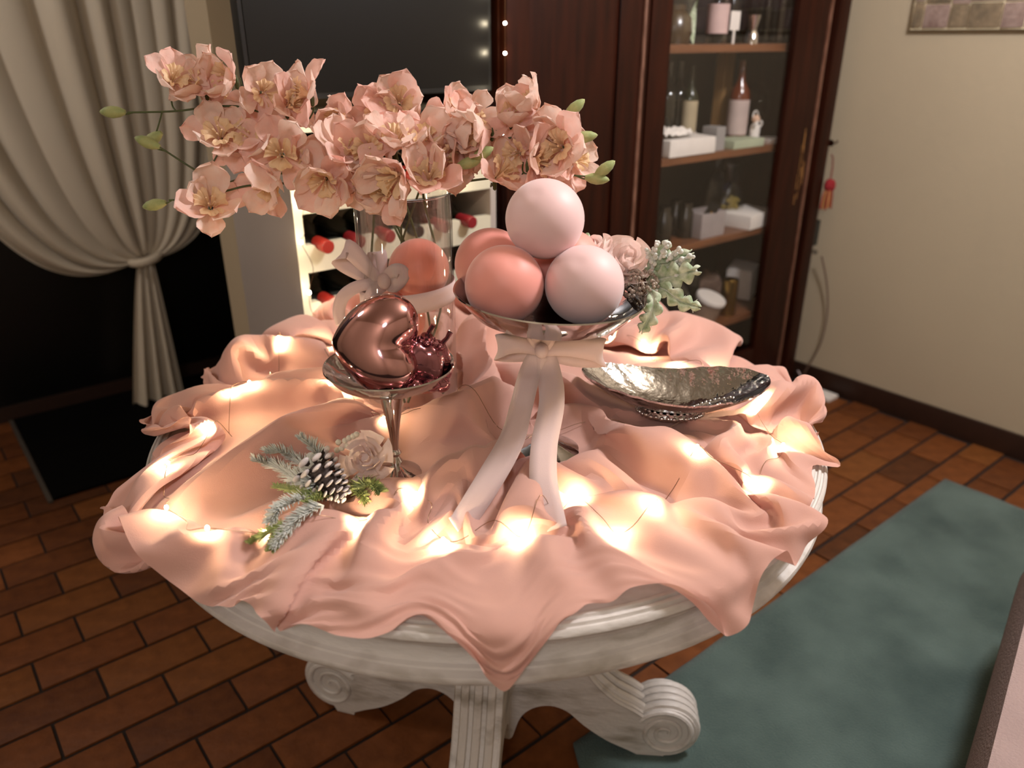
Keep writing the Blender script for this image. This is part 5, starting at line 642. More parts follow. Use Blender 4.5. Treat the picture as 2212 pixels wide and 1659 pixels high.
    [-41,11,3,-7,-5,-3,8,27,32,13,0,-13,-43,-24,2,1,0,1,2,-2,-1,26,-42,11,11,10,10,4,1,-1,-8,-40,35,6,15,0,-14,-13,-1,4,-1,-1,-2,4,0,4,4,-4,-5,5,3,-3,-1,-2,-2,0,0,-3,3,-2,11,37,-2,-56,39,2,17,1,-17,-2,-10,-8,11,18,-10,-19,-2,-12,4,14,-3,-7,-1,-1,-3,2,3,2,4,-4,-1,1,-3,0,6,0,-16,-7,2,-3,10,5,3,2],
    [-42,2,9,-1,-7,-1,2,6,14,31,21,7,-11,-46,-25,-1,0,2,0,2,2,-52,53,0,2,4,9,5,3,-1,-4,-2,0,0,3,9,1,-8,-14,0,2,-1,0,-2,4,1,7,-2,-4,10,6,-11,-7,0,5,1,-7,1,-1,5,18,16,0,-14,-8,-5,11,-1,-3,4,19,-19,-19,6,3,3,-10,-4,0,2,15,-7,-11,-3,-5,2,8,5,-1,2,5,-1,0,5,-5,-20,-11,4,0,13,16,-7,-4,-1],
    [-40,-1,6,9,-5,-7,-1,2,3,8,26,27,17,-9,-42,-31,-3,2,0,2,2,1,-2,-1,0,0,4,9,3,4,3,-1,0,-2,-2,1,-4,-1,-4,-5,1,3,-1,-1,3,0,3,6,0,6,-12,-4,2,0,0,0,3,11,-10,0,17,1,3,1,2,12,-8,-21,4,-1,15,9,-25,-11,3,-1,-2,0,-1,0,11,13,-12,-15,-6,0,9,11,7,3,-3,0,6,-2,-27,-17,3,4,11,19,-1,-6,-4,-6],
    [-36,-6,1,7,5,-4,-1,-3,3,-1,4,19,24,30,-4,-34,-36,-8,6,-1,-4,2,1,0,0,1,1,4,4,3,7,5,-1,-4,-4,0,-3,-4,-2,-6,1,1,2,-1,-1,4,2,6,3,-4,-7,4,-1,0,-1,2,10,-1,-1,16,-6,-10,2,3,2,4,1,-1,-6,5,-7,9,5,-21,-8,2,9,15,2,-10,-7,10,3,-7,-7,-8,-8,6,13,16,5,1,-11,-23,-10,-2,-3,0,18,9,1,1,-6,-2],
    [-44,10,-3,0,6,-4,-5,2,3,2,0,-1,11,21,31,9,-28,-39,-14,4,1,1,6,4,-2,-3,0,0,3,2,6,9,2,-6,-7,-8,-5,-4,0,-5,-5,0,0,2,1,5,2,6,11,-7,1,9,-9,1,0,2,4,-8,11,26,13,-15,-19,1,3,1,4,15,-15,-13,-2,-3,7,6,-11,7,-4,-4,4,13,-2,-7,6,4,-5,-7,-11,-4,1,6,4,0,-12,-6,0,2,2,10,7,-7,-5,-3,5,24],
    [-46,4,7,2,-1,2,-9,-2,7,2,2,0,-1,4,16,26,22,-16,-46,-17,8,-4,0,6,5,0,0,-2,1,0,1,6,3,-1,-4,-4,-5,-6,-2,0,-6,-3,0,-1,-1,0,5,1,3,-6,4,5,0,1,5,9,3,4,24,3,6,2,-15,-5,-5,0,-4,7,5,-13,-1,-12,1,7,15,-1,-2,-17,2,-2,0,0,10,7,7,-1,-7,-6,-8,-6,4,-13,-9,5,10,10,4,4,-9,-8,-6,3,22,12],
    [-38,-9,-1,4,4,5,2,-2,-3,3,0,2,3,-2,2,7,15,22,0,-40,-15,0,2,1,4,3,-1,-1,-3,1,-2,6,8,4,-2,-3,-5,-6,-8,-3,0,-3,-2,-1,1,-1,2,4,3,2,1,-8,4,-1,4,4,12,25,-1,-1,-5,3,31,-8,-32,-5,2,-3,10,3,-19,0,2,2,11,-11,-11,8,1,0,-5,1,1,-5,7,12,16,2,-9,-16,-8,-9,-3,-4,11,7,7,-5,1,3,2,9,5,-1],
    [-20,-10,-8,-3,0,3,1,0,-3,4,5,-1,0,3,-2,2,4,7,19,3,-30,-11,-2,-1,0,3,0,0,0,-1,1,1,9,6,1,-1,-3,-6,-9,-2,-6,1,2,6,6,5,3,3,1,-1,-3,-7,-1,-4,1,4,5,12,9,3,1,13,10,-10,-15,-23,-1,-3,-6,-1,-3,1,4,9,18,15,-8,-11,-14,-1,3,-5,3,3,-10,-1,15,-2,-6,-3,-1,1,-1,-3,-3,3,11,9,11,-5,-1,14,-5,-10],
    [-32,11,-1,-4,-4,-6,-1,-2,0,3,4,5,-2,-3,2,1,2,7,4,5,-7,-10,-9,-1,-3,-2,1,2,2,-1,-2,0,4,10,6,0,-1,-3,-4,-5,-4,17,26,23,11,3,2,1,1,0,-1,-4,-9,-11,-11,-5,1,-4,-4,-3,4,10,-1,-4,3,-22,-14,-4,-8,-4,1,3,13,6,-11,16,18,3,-15,-12,-5,0,1,18,0,-11,-14,-5,11,7,-9,-3,1,10,6,-3,1,0,-5,12,28,1,-16,-38],
    [-41,4,6,2,-1,-3,-4,4,4,3,-1,-1,5,-6,-5,2,3,3,5,11,4,-21,-14,2,-1,-2,1,0,3,-3,-3,3,2,5,9,4,1,-1,-5,-4,22,12,2,4,13,16,8,2,1,0,-2,-9,-3,6,-10,-10,-16,0,9,3,-4,-7,-16,-9,3,-3,-21,-3,0,-1,4,6,5,-3,2,1,10,12,7,-5,-14,-8,-4,8,14,0,-20,1,-6,0,-7,6,6,5,0,2,-6,-2,17,22,6,-13,-26,-7],
    [-27,-10,-3,-3,2,0,2,5,-2,2,5,7,3,2,-4,-5,-5,2,4,1,7,4,-17,-7,7,6,3,8,3,-11,-18,-7,6,0,4,10,5,0,3,-1,-2,-6,4,4,8,15,20,13,10,0,-3,3,1,-3,-15,-1,6,-6,-13,-10,-10,-11,-17,-6,-4,2,-4,1,4,8,3,-2,2,3,-5,-6,4,7,15,7,1,-2,-15,-15,1,-4,2,3,2,5,0,4,1,-4,5,10,-6,-2,6,12,-8,-18,-11,12],
    [-15,-25,-6,2,1,2,7,4,-4,-5,0,4,7,6,2,-2,-5,12,-5,-5,0,4,18,4,1,1,-1,-3,4,20,-17,-39,-12,6,0,3,10,6,5,6,-9,-5,-3,1,0,0,3,8,19,15,11,12,2,-8,-7,-26,-7,-11,-15,-4,1,-1,-8,-2,0,0,1,-2,3,1,1,6,-1,2,-1,-4,0,4,6,8,11,4,-3,-19,-14,0,6,-4,6,5,13,-3,-5,-1,8,2,8,-2,3,-11,-19,-5,23,28],
    [23,-26,-28,-8,-1,3,3,2,7,-4,-5,-3,4,9,1,2,7,-3,-5,4,-5,15,19,-2,-1,1,1,-1,0,-2,5,-6,-38,-8,2,1,1,13,15,5,-8,-6,-5,-3,-3,-6,-5,1,0,2,1,1,8,6,20,4,-14,-9,1,1,-5,-19,-6,4,0,0,1,-2,1,2,2,5,-2,-2,0,0,0,3,0,-3,-1,3,-4,1,-1,2,1,2,5,-4,0,2,13,0,-7,3,15,19,-8,-36,-17,15,46,22],
    [29,1,-22,-34,-9,3,2,-2,5,4,-5,-3,-5,11,17,6,-5,-22,31,21,-22,7,-1,-5,5,1,-1,2,-3,-16,6,18,-8,-25,-9,6,-9,-4,1,12,15,-3,-12,-11,-8,-1,2,0,-10,0,1,-1,0,1,4,7,-1,1,8,3,-7,-12,0,2,2,0,-1,-1,0,1,5,3,-2,-2,0,0,0,1,-2,2,9,3,-7,-3,-4,2,5,8,-3,-9,-4,2,4,11,1,0,20,18,-40,-14,16,27,6,-1],
    [29,2,3,-16,-39,-12,5,-2,-2,-1,-1,4,-4,-4,9,7,2,-2,1,18,23,1,-12,-10,2,6,6,-7,-25,-11,5,11,25,1,-14,-12,-6,-6,-8,-6,1,-1,1,2,1,-1,-3,-8,-2,1,-2,0,1,1,2,8,9,7,4,-10,-15,-3,1,1,1,1,0,-1,1,1,3,2,-2,-1,0,1,1,9,17,15,5,-24,-2,2,-9,-8,2,2,-1,1,-1,3,2,2,10,20,9,-36,-10,27,25,11,-16,-16],
    [-3,12,7,7,-11,-31,-19,2,-1,2,-2,0,7,-10,-1,6,16,17,-28,-5,46,3,-16,3,1,5,-5,-23,-16,3,1,-2,6,12,7,-7,0,-4,-8,-8,-3,1,4,1,1,-6,-6,-4,1,0,0,-2,0,4,5,4,3,9,-5,-9,-8,0,1,1,2,1,0,-2,1,2,3,-1,-1,0,0,2,5,2,5,10,7,-2,1,-2,-1,-2,-13,-9,16,18,1,-3,15,2,13,-2,-39,-14,36,19,3,-12,-17,-10],
    [-23,7,11,10,14,-8,-35,-18,2,2,6,-5,6,-7,-4,-1,8,7,9,0,-4,1,17,14,-8,-11,-21,-9,3,-1,1,2,-3,1,8,5,5,-2,-4,-9,-5,2,3,0,-3,-1,-2,-3,-4,-3,3,0,1,7,10,5,-4,-8,-6,-2,0,0,-2,-1,3,4,-2,-1,1,2,2,-2,-1,1,2,3,3,0,0,1,8,23,0,-4,2,3,0,-5,-10,3,1,6,18,9,-18,-27,-17,18,16,7,1,-9,-3,-4],
    [2,-17,-5,2,5,11,-1,-28,-10,2,5,3,1,-1,3,-9,6,18,17,-18,-18,13,16,-4,-15,-19,-5,3,3,-2,0,4,1,-1,0,7,6,4,-3,-8,-5,5,0,-4,-3,-1,-1,-1,-2,1,2,-1,0,6,-3,-2,-1,-2,-1,3,10,0,-9,-4,0,2,0,1,3,-1,0,-1,0,2,2,3,1,0,0,0,3,20,13,-2,4,3,6,5,-4,-9,-2,13,-4,-23,-15,-7,9,30,9,-11,-17,-9,-1,1],
    [-6,5,-7,-2,1,1,2,-11,-14,-6,-1,4,0,9,3,-13,0,-2,5,6,13,6,-9,-15,-9,-6,2,-2,2,1,1,4,14,1,-7,-6,2,7,4,-5,-6,7,-1,-6,-2,-2,-2,-1,-3,0,2,2,3,8,2,-4,-6,-3,-2,-1,7,0,-2,-5,-3,3,1,2,0,-1,0,0,1,1,3,1,1,1,0,0,-2,11,31,12,2,-2,-1,2,-8,-9,17,-7,-40,-10,23,9,7,-3,-17,-6,-2,-1,3,-2],
    [-15,1,4,3,4,-1,-5,4,-12,-9,-7,-7,-1,13,-1,-3,4,-2,-8,8,2,-10,-4,-8,0,4,2,0,2,-2,1,-3,12,6,2,-4,-5,0,6,0,4,-2,0,0,1,-14,-4,1,-2,0,4,13,7,-7,-1,0,0,-5,-4,-3,1,3,0,-4,-4,0,6,0,-2,0,0,1,0,2,3,2,0,0,-1,0,0,-2,15,30,9,4,0,-1,-7,-10,3,-18,-11,1,-5,6,17,-6,-11,3,10,0,3,-6],
    [0,-1,-1,-4,-4,-2,1,2,0,-2,-5,-12,-8,-1,8,23,2,-18,-15,2,-2,-3,-9,4,-3,0,3,2,-2,2,8,1,-2,6,6,2,-3,-5,-1,9,24,-16,-6,-4,-6,-9,-4,3,-4,0,0,2,2,-3,1,3,3,3,2,-1,-6,-1,1,-1,-4,1,12,-3,-10,2,1,-1,2,3,2,0,1,-1,0,1,0,-1,-2,21,25,10,-2,-4,-7,-7,-11,-4,1,1,-8,10,16,5,3,-4,-6,-2,-15,-16],
    [-2,-4,-2,-4,-3,1,2,3,6,1,1,1,-10,-24,-1,15,-8,-6,19,9,0,1,-27,-11,4,-4,-5,3,2,1,5,9,-9,1,8,9,6,8,2,-14,-14,-3,4,-1,-5,0,-6,2,-4,-1,1,1,1,0,-2,1,2,1,-1,-2,-2,4,3,-1,-2,-2,0,0,2,1,-1,1,3,3,0,0,-1,1,1,0,2,1,0,4,22,14,1,-3,-2,-3,-22,1,43,-29,-1,1,-8,-9,3,3,3,-5,-14,-5],
    [-10,-2,-1,-2,-1,4,0,5,7,0,-2,-7,-21,-3,5,-14,-1,26,12,-18,-7,2,22,-4,14,-8,-29,-12,2,2,1,8,6,-6,-6,4,9,5,1,3,12,7,-31,-5,-4,-1,-2,-1,-3,0,2,0,-1,0,-1,1,-1,0,-1,-1,0,4,3,2,-1,-4,-1,0,3,1,-1,1,4,0,0,0,1,1,1,1,0,2,3,2,7,16,2,-4,-1,-3,-3,25,-52,26,-7,3,0,-1,-6,-4,1,-6,-5,2],
    [-8,0,-3,-3,1,4,0,5,1,-5,-11,-11,-6,5,0,13,1,-7,-2,-4,8,-10,7,7,5,-1,16,-12,-20,-9,7,3,3,1,-6,-6,-2,5,8,9,-1,-7,-4,-2,-10,1,7,-5,-8,3,0,0,0,0,0,0,-1,-1,-1,1,0,0,4,4,2,-3,-2,0,-1,0,2,2,1,1,3,4,3,2,1,-2,-1,1,2,4,-4,2,12,0,-1,3,7,-21,16,1,-11,-2,-1,4,3,-4,-20,-2,2,2],
    [-12,2,-1,0,5,-1,2,0,-7,-14,-9,-3,7,20,6,0,-9,-13,-4,16,5,-3,-18,7,-3,7,10,9,-4,-13,-13,-6,-1,7,4,-7,-1,-5,2,12,-11,1,25,-23,-4,0,2,0,-9,-2,5,1,3,0,-3,-3,-1,-1,0,0,0,1,3,5,1,-3,-8,4,1,3,2,2,2,5,3,2,2,2,-1,-2,9,13,5,-10,-22,-5,13,6,3,3,-11,-8,2,8,0,1,2,2,-3,-16,-7,5,-5,4],
    [-20,8,1,0,0,0,2,-8,-10,-3,-3,0,11,9,-6,-5,10,17,-4,-3,-4,17,15,-11,-44,-9,4,21,16,5,-1,-4,-28,-10,2,5,6,-4,-6,2,-9,1,16,24,10,-8,3,0,-19,-20,-1,-2,-1,-1,-2,-4,0,-1,1,-1,0,1,0,2,2,3,-5,10,6,-1,1,3,-1,-3,-2,-1,1,2,7,8,-2,-1,1,-2,10,-12,-13,10,6,1,-2,-1,5,-7,0,4,2,-4,-11,-5,4,-3,12,24],
    [-31,15,5,-1,-3,-1,1,-3,-4,-2,-7,1,12,1,-5,9,12,11,4,6,-8,-4,3,-12,-8,-4,-21,-9,14,22,0,-14,-6,-8,2,12,1,1,1,-1,-16,9,4,4,-8,-2,-11,-6,37,24,-23,-26,-4,3,-3,-7,-3,1,0,1,-2,4,2,2,-3,8,27,27,17,4,-4,-5,-5,-5,-7,-6,-9,-8,-9,1,-1,2,4,-8,-11,-4,-5,8,9,4,7,-1,-3,-1,1,-3,-2,7,-9,-4,-1,13,26,-21],
    [-33,10,13,0,-5,-1,1,-1,-3,-3,-4,3,12,1,2,7,1,5,3,-11,-26,-13,6,17,18,-3,-6,-14,-17,0,5,7,9,-4,-8,-4,4,10,5,-7,16,9,-31,-10,7,-7,-10,1,20,-7,6,18,-4,-19,-9,-2,0,0,0,-1,5,24,28,6,-12,26,6,-6,5,6,3,2,0,-1,0,-1,-1,-3,-3,2,-9,-32,-21,-4,15,-11,-6,-9,6,6,3,-4,8,18,0,-6,-4,-20,1,7,2,20,0,25],
    [-31,0,11,11,-4,-5,1,2,-2,-2,-2,0,8,5,3,0,3,-2,-11,-17,0,-5,-10,1,11,10,11,0,-8,-15,-8,6,14,7,-3,-9,-10,0,0,6,29,-7,-12,-14,-6,14,4,-6,-14,-6,15,6,-7,-4,-4,1,1,1,0,0,12,10,15,16,5,7,2,-1,-5,2,5,2,2,1,2,0,-1,-1,-4,-10,-31,-21,9,4,4,-13,0,-3,-3,5,4,-3,-7,20,28,-15,-23,-11,3,10,15,4,4,-6],
    [-32,-1,5,14,1,-3,-1,1,0,-1,0,-5,6,5,4,3,-5,-24,-13,-3,7,-4,-1,0,0,4,13,13,4,-6,-15,-10,7,14,9,0,-14,-11,8,16,-3,-14,-5,8,2,3,-1,0,-4,-4,-12,3,3,-3,-4,8,11,7,-3,-6,5,2,2,3,21,-32,-5,1,-2,-2,2,2,0,2,0,-1,-1,-3,0,1,-4,-2,-10,2,14,1,15,-9,-10,-1,8,3,-4,3,6,-6,-9,0,2,6,7,-5,10,2],
    [-19,-4,-2,4,8,-1,-3,-1,1,0,2,-7,2,1,6,-7,-21,-10,-2,3,2,0,-2,0,2,1,4,11,12,6,-4,-9,-13,3,11,8,4,-10,-5,6,-7,7,-3,2,0,0,-1,-1,0,1,-8,-9,9,5,-1,5,6,-5,-11,6,6,1,-8,-14,12,-4,2,-4,1,-2,-1,-1,1,0,0,2,2,-1,1,3,13,2,-23,-17,5,12,1,2,5,-7,3,9,9,-4,-15,-2,5,-2,5,7,2,0,-1,9],
    [-18,-1,-5,-3,6,3,-1,-1,1,1,3,-4,-4,0,0,-14,-10,-1,-2,0,1,1,-1,3,-1,2,-1,2,9,13,14,3,-11,-16,-6,7,11,-5,-11,9,2,-9,8,1,0,0,0,-1,-1,0,1,-7,-7,29,27,-17,-28,-12,10,9,9,-6,-13,-7,2,12,-2,-2,-5,-4,-1,0,1,0,1,1,-2,6,2,0,13,6,-4,-9,-40,36,-9,3,2,-3,-4,16,11,-16,-8,-2,1,3,16,15,-4,-10,-8,10],
    [-33,4,1,-2,4,6,1,-1,-1,2,1,-2,-6,1,-2,-13,-2,-1,-2,-3,-1,1,3,0,1,-1,0,-1,1,6,12,14,15,-8,-22,-14,12,14,-4,-11,3,-6,8,1,0,0,1,-2,0,-1,1,0,-5,-4,-9,-2,2,14,23,-5,-8,-10,-6,2,-6,13,3,-7,-7,-2,1,0,0,0,1,1,-1,2,6,-1,3,4,6,4,2,-30,11,-1,-2,-1,-5,2,5,4,-6,-1,-1,12,9,8,10,0,-15,-10],
    [-29,-5,2,0,1,6,6,1,-2,0,2,2,-9,0,-1,-7,-2,-5,0,0,-3,-3,1,1,0,0,-1,0,0,-1,3,9,15,1,-5,-12,-7,18,22,-14,-19,8,2,1,-1,0,0,0,-2,0,0,0,1,-6,-5,-7,5,9,8,12,-16,-15,-3,12,0,-3,-3,-3,-1,3,-1,1,0,1,1,1,6,-3,-3,-2,6,7,5,2,-1,4,-14,2,-8,1,-2,-3,0,5,0,-4,6,16,3,-8,6,10,8,-21],
    [-20,-11,-1,-1,0,1,7,5,0,-2,3,2,-8,-1,-2,7,-8,-8,-3,1,-1,0,-2,-1,0,-1,0,0,0,1,2,4,3,3,4,4,-1,-2,-9,-8,1,13,5,-1,0,0,0,1,-2,-1,0,1,-3,-18,-1,3,13,1,-2,-2,-8,-4,0,3,9,2,-4,-5,0,2,0,1,1,0,0,1,3,2,-1,-5,1,5,2,-2,-8,3,-2,5,1,-1,0,-4,0,2,2,4,11,0,-1,-1,-3,-2,9,12],
    [-9,-7,-8,-8,-2,0,0,6,4,0,2,5,3,-6,-16,-3,7,0,-4,-2,-1,0,0,-2,-1,1,0,0,1,1,2,1,-3,1,9,18,9,2,-22,-7,2,-11,12,1,0,0,0,0,0,-1,-1,1,-4,-11,1,7,7,-3,-9,-1,-5,1,2,1,2,-1,-2,1,8,4,2,-1,-2,1,-5,-2,-2,2,0,-2,-1,-1,-1,0,3,-3,-2,-1,12,0,-1,-3,-3,0,0,5,10,3,-2,3,-2,1,-7,11],
    [-7,-3,-9,-2,-10,-5,1,1,7,2,-2,6,11,-14,-16,-4,5,9,-6,-2,1,0,1,3,2,0,0,-1,-3,-1,-2,-1,-1,7,-1,-7,-1,14,17,15,-21,-18,4,7,-1,0,0,0,-1,-1,2,-6,-7,8,-3,9,12,16,2,14,-2,-14,-6,1,4,7,7,5,0,2,5,-1,2,-2,-15,-18,-14,-17,-2,2,-3,-2,-1,3,3,-5,1,-3,0,11,-1,-3,-1,1,12,7,8,2,-8,-10,0,0,2,-8],
    [-54,1,6,23,0,-6,-4,0,2,5,2,2,-6,-9,-3,-1,5,2,2,3,3,2,3,1,1,0,1,0,-2,-6,-8,-4,-3,9,9,-6,-7,4,9,-6,13,6,-29,9,7,-1,0,0,0,-1,-5,-7,3,8,-7,12,6,11,13,9,9,-3,-3,4,7,5,3,1,-1,-2,-1,2,-3,-8,-2,-3,-12,-23,-23,-6,0,-2,2,7,-3,-4,0,1,-1,8,1,-2,0,3,12,5,-3,8,4,-16,-4,-4,-1,2],
    [0,-8,-14,-18,-5,12,5,10,-3,-6,-2,11,-14,-9,2,5,0,-3,15,5,3,1,0,0,0,1,-2,2,-1,-3,-7,-15,-8,2,13,11,-3,-9,-1,9,-5,-1,-8,-7,18,1,0,0,3,-5,-9,-2,0,8,2,10,2,0,4,0,23,17,2,5,4,0,1,1,-1,-1,-3,-3,-9,-11,-4,-6,-6,-1,-21,-14,-5,1,5,2,-4,-2,1,1,-2,-6,15,-3,7,0,3,12,-3,-2,6,4,-15,-2,-3,-1],
    [25,-3,-17,-23,-4,-12,-1,-1,0,7,-7,-4,-3,1,7,8,-8,3,4,4,2,2,1,0,-1,1,2,-2,-4,-6,-6,-5,-2,0,-3,5,6,-2,-5,9,-9,0,3,0,-1,-2,-3,5,18,-4,-4,-4,15,16,-1,-10,-2,-2,2,1,9,19,15,1,-3,0,2,2,3,1,-1,-13,-13,-10,-7,-7,-4,1,-4,-12,-9,3,3,-1,-3,0,0,0,0,0,-1,13,21,-4,-9,-1,3,0,-8,2,1,-4,1,-4],
    [11,14,9,-4,-9,-26,-17,-5,0,-17,-5,-5,8,3,4,0,0,1,0,-4,2,2,1,2,1,1,1,1,-2,2,5,12,12,5,-18,-16,-2,-1,-8,-3,0,3,34,16,-38,-12,-3,5,11,-5,6,12,24,-12,2,-11,-4,2,1,2,-4,3,7,3,2,3,1,1,0,2,3,-14,-12,-5,-4,-1,-1,1,8,-7,-10,-2,0,-2,-2,-1,1,0,0,0,1,16,18,6,-4,-9,-7,-6,-8,-2,4,0,2,3],
    [2,9,15,3,3,2,-13,-8,-15,-9,3,-21,-22,-5,5,6,22,14,0,-13,-12,-4,-5,-2,0,0,1,8,20,13,4,8,6,7,8,8,-12,-39,-10,-11,-6,9,17,3,19,-4,-4,5,-34,12,17,-15,-21,-2,12,12,5,-2,-3,-2,-7,-4,1,1,1,0,-3,-4,-4,-2,0,-4,-3,-1,1,2,5,-2,-1,1,1,1,0,-4,-2,1,0,0,1,-3,8,26,2,2,3,-1,-13,-16,-4,2,1,1,-1,4],
    [14,-6,4,11,-4,1,4,-10,-15,-1,2,-4,-24,-16,-10,-2,1,-1,12,26,7,-3,-8,-10,-8,-4,0,4,4,12,17,5,4,2,4,-1,2,14,9,-20,-10,-2,-6,-20,20,11,8,-14,-24,0,-5,17,-22,-1,16,20,0,-8,-9,-14,-4,1,-1,-2,-1,-1,0,-2,3,3,4,9,-2,-4,1,6,6,-13,-10,0,-1,2,-3,-1,-2,0,1,0,-1,9,25,12,-12,-7,-6,-8,-2,-2,3,2,1,-1,-1,-3],
    [-5,-5,-3,5,11,11,1,-17,-1,-1,-5,5,-1,-21,-19,-1,-6,7,0,3,7,9,8,0,-6,-8,-7,-3,-1,0,3,4,1,-2,5,6,-1,3,4,12,21,-5,-20,-7,-8,14,1,-12,16,-19,-16,12,17,18,4,-10,-16,-12,-8,-2,0,0,0,4,6,8,4,-10,-5,0,0,9,8,2,3,3,-4,-4,-3,-14,-4,2,-2,-2,-3,-1,0,0,8,25,15,-7,-20,-10,-4,2,6,4,3,0,-1,0,-3,-1],
    [-32,-1,-3,-2,6,9,7,1,1,0,-5,3,9,-3,-19,-16,-3,6,-6,-5,2,4,10,13,7,-4,-15,-16,-3,2,2,5,2,1,10,2,0,-2,-5,0,7,-4,-8,4,-6,3,1,16,4,-4,11,7,11,-16,-12,-12,-5,0,1,1,4,5,10,7,7,-3,-7,-6,-6,-3,-5,5,9,9,3,-3,-6,0,1,-6,-11,-1,0,-12,7,-1,0,8,23,14,-5,-18,-18,-1,6,9,5,2,0,0,-1,-2,-1,-4],
    [-31,-2,-2,-1,-1,0,5,9,4,0,3,4,-9,-1,-7,-7,-1,-5,-1,0,-4,-3,0,4,13,14,6,-13,-23,-7,2,-5,1,3,3,7,7,3,-1,-4,-4,0,0,2,-2,-1,2,-1,4,39,-4,-20,-9,-7,-3,2,2,2,5,10,9,9,6,-2,-6,-8,-7,2,-3,-3,-8,-4,5,8,4,1,0,3,1,0,-12,-14,2,-2,10,0,3,18,11,-3,-17,-19,1,9,9,4,2,0,-2,-3,-1,0,-2,-2],
    [-31,-1,-1,0,-3,-2,1,4,5,10,4,-9,-3,-1,-2,-1,3,-3,-3,-1,-2,-5,-2,-1,0,8,16,7,-9,-22,-4,-5,0,2,-1,5,13,5,-2,-6,-8,-5,-2,5,0,7,16,-11,-2,4,0,-2,-4,-3,3,2,4,9,13,10,3,-1,-2,-6,-11,-7,-2,4,1,-10,-8,-3,1,3,4,4,2,2,4,4,-4,-14,-4,-3,-1,17,5,13,3,-16,-17,2,12,7,4,0,-2,-2,-3,-1,-1,-1,0,0],
    [-31,0,-2,-3,0,1,1,-1,3,8,-4,-4,6,0,-3,-3,-1,2,0,-1,6,-1,-10,-4,-1,-2,4,12,13,-9,-15,2,1,-5,-7,-2,4,7,7,0,-4,-5,-6,1,3,-3,10,20,6,-17,22,4,-14,-18,-2,4,10,10,5,1,2,2,-10,-10,-8,-5,-3,-1,-2,-4,-4,0,0,1,1,4,8,6,6,5,0,-16,-7,3,-5,12,19,1,-16,-14,3,11,7,2,-4,-4,-6,-5,1,2,2,2,1,1],
    [-31,-3,0,0,3,1,-6,-1,5,0,2,3,-5,6,-1,-2,-2,1,7,-6,1,7,0,-9,-9,-2,0,3,6,19,-16,2,-5,-11,-5,-1,0,6,6,2,1,3,2,-2,10,4,2,22,-4,-31,-9,0,5,-4,3,11,9,5,1,-4,-1,-3,-15,-8,-4,-2,-1,-1,-3,-1,1,0,1,0,-1,1,5,8,7,5,0,0,-8,0,0,6,8,-11,-12,5,9,4,-1,-4,-6,-5,-1,1,2,0,2,1,3,1],
    [-31,-3,0,0,-1,-2,1,0,-1,-2,7,5,6,17,6,-13,-10,-2,0,0,-5,1,8,3,-5,-11,-5,2,-3,5,6,-8,-10,-5,2,2,0,2,7,5,0,7,9,-4,-7,6,10,-1,-18,-8,-11,4,9,1,9,11,6,2,-2,-6,-11,-15,-5,-3,-1,0,1,-1,1,0,0,0,0,0,1,0,3,16,1,1,-4,-1,-9,0,15,4,-6,-7,9,5,-1,-5,-7,-5,-1,0,1,1,2,1,0,2,1,1],
    [-29,-1,-3,-2,-2,1,6,0,-4,-2,3,23,30,-15,-6,-7,-10,-12,0,-1,0,-3,4,8,7,3,-9,-9,6,-6,4,-12,-8,3,5,-1,-6,-1,8,8,3,12,10,7,-3,-11,-7,-13,2,7,0,-2,-9,11,10,4,-1,-6,-10,-11,-8,-3,2,-2,-2,0,-1,0,1,0,0,1,0,0,0,1,2,0,3,14,10,-6,-7,3,-1,-5,7,1,0,-2,-4,-4,-5,0,1,2,0,1,0,2,2,0,1,2],
    [-28,0,-2,-1,-2,-2,0,8,17,15,14,2,-13,-12,-1,5,1,-32,-2,-1,-3,-1,0,4,4,2,8,0,-4,-3,1,-2,4,22,2,-12,-15,-14,-6,13,12,8,1,-1,6,10,-19,-18,20,19,-18,-13,7,28,-10,-4,-6,-15,-14,-6,0,0,-2,0,-1,-1,0,1,-1,1,0,0,1,0,0,0,-2,4,17,2,-1,6,-5,-10,-3,0,8,1,-8,-1,0,1,-3,1,1,1,2,1,1,1,0,1,2,1],
    [-28,1,0,-1,1,0,-4,2,0,-3,5,4,6,10,14,6,-27,-20,-6,4,-3,6,11,13,-4,-12,4,-3,-3,-1,0,1,-3,-6,6,8,-1,-8,-11,-1,13,0,-5,1,6,-3,-21,3,18,5,-13,16,26,7,-15,-10,-17,-11,-2,2,0,-3,-1,-1,-1,-1,0,-1,0,0,0,1,0,1,0,-1,0,6,10,14,3,0,-3,-9,1,2,-2,21,13,-3,1,-4,-22,-13,-5,0,1,2,1,0,2,1,0,2],
    [-28,2,2,1,1,1,-4,-5,-3,3,-3,0,5,29,14,-15,-14,3,-21,4,5,12,5,-5,-10,-2,-15,-1,10,2,-1,1,-4,-14,0,8,8,0,-7,-6,4,3,5,3,2,-31,11,20,-8,-14,10,9,-3,4,8,-16,-8,-2,3,3,-2,-4,-2,1,-1,-1,-1,0,0,-1,0,-1,0,1,2,0,3,4,2,10,2,3,4,1,3,6,-9,-4,17,16,3,1,-2,-11,-16,-13,-7,-2,-1,4,4,1,-2,1],
    [-28,1,1,-1,-3,-5,3,9,3,0,-9,-6,1,7,8,11,7,0,-22,-14,16,-1,-7,-10,-1,-1,-6,3,7,10,3,-4,-10,0,-4,-2,6,4,-1,-2,12,19,6,-35,-23,26,35,-22,-28,-13,23,13,3,-8,-2,-13,1,2,4,-2,-5,-3,1,0,0,-1,0,-1,0,-1,0,0,-1,0,3,1,6,0,1,2,11,4,4,0,9,9,2,-15,-11,11,13,8,15,2,-5,-9,-15,-16,-12,-1,0,1,3,-1],
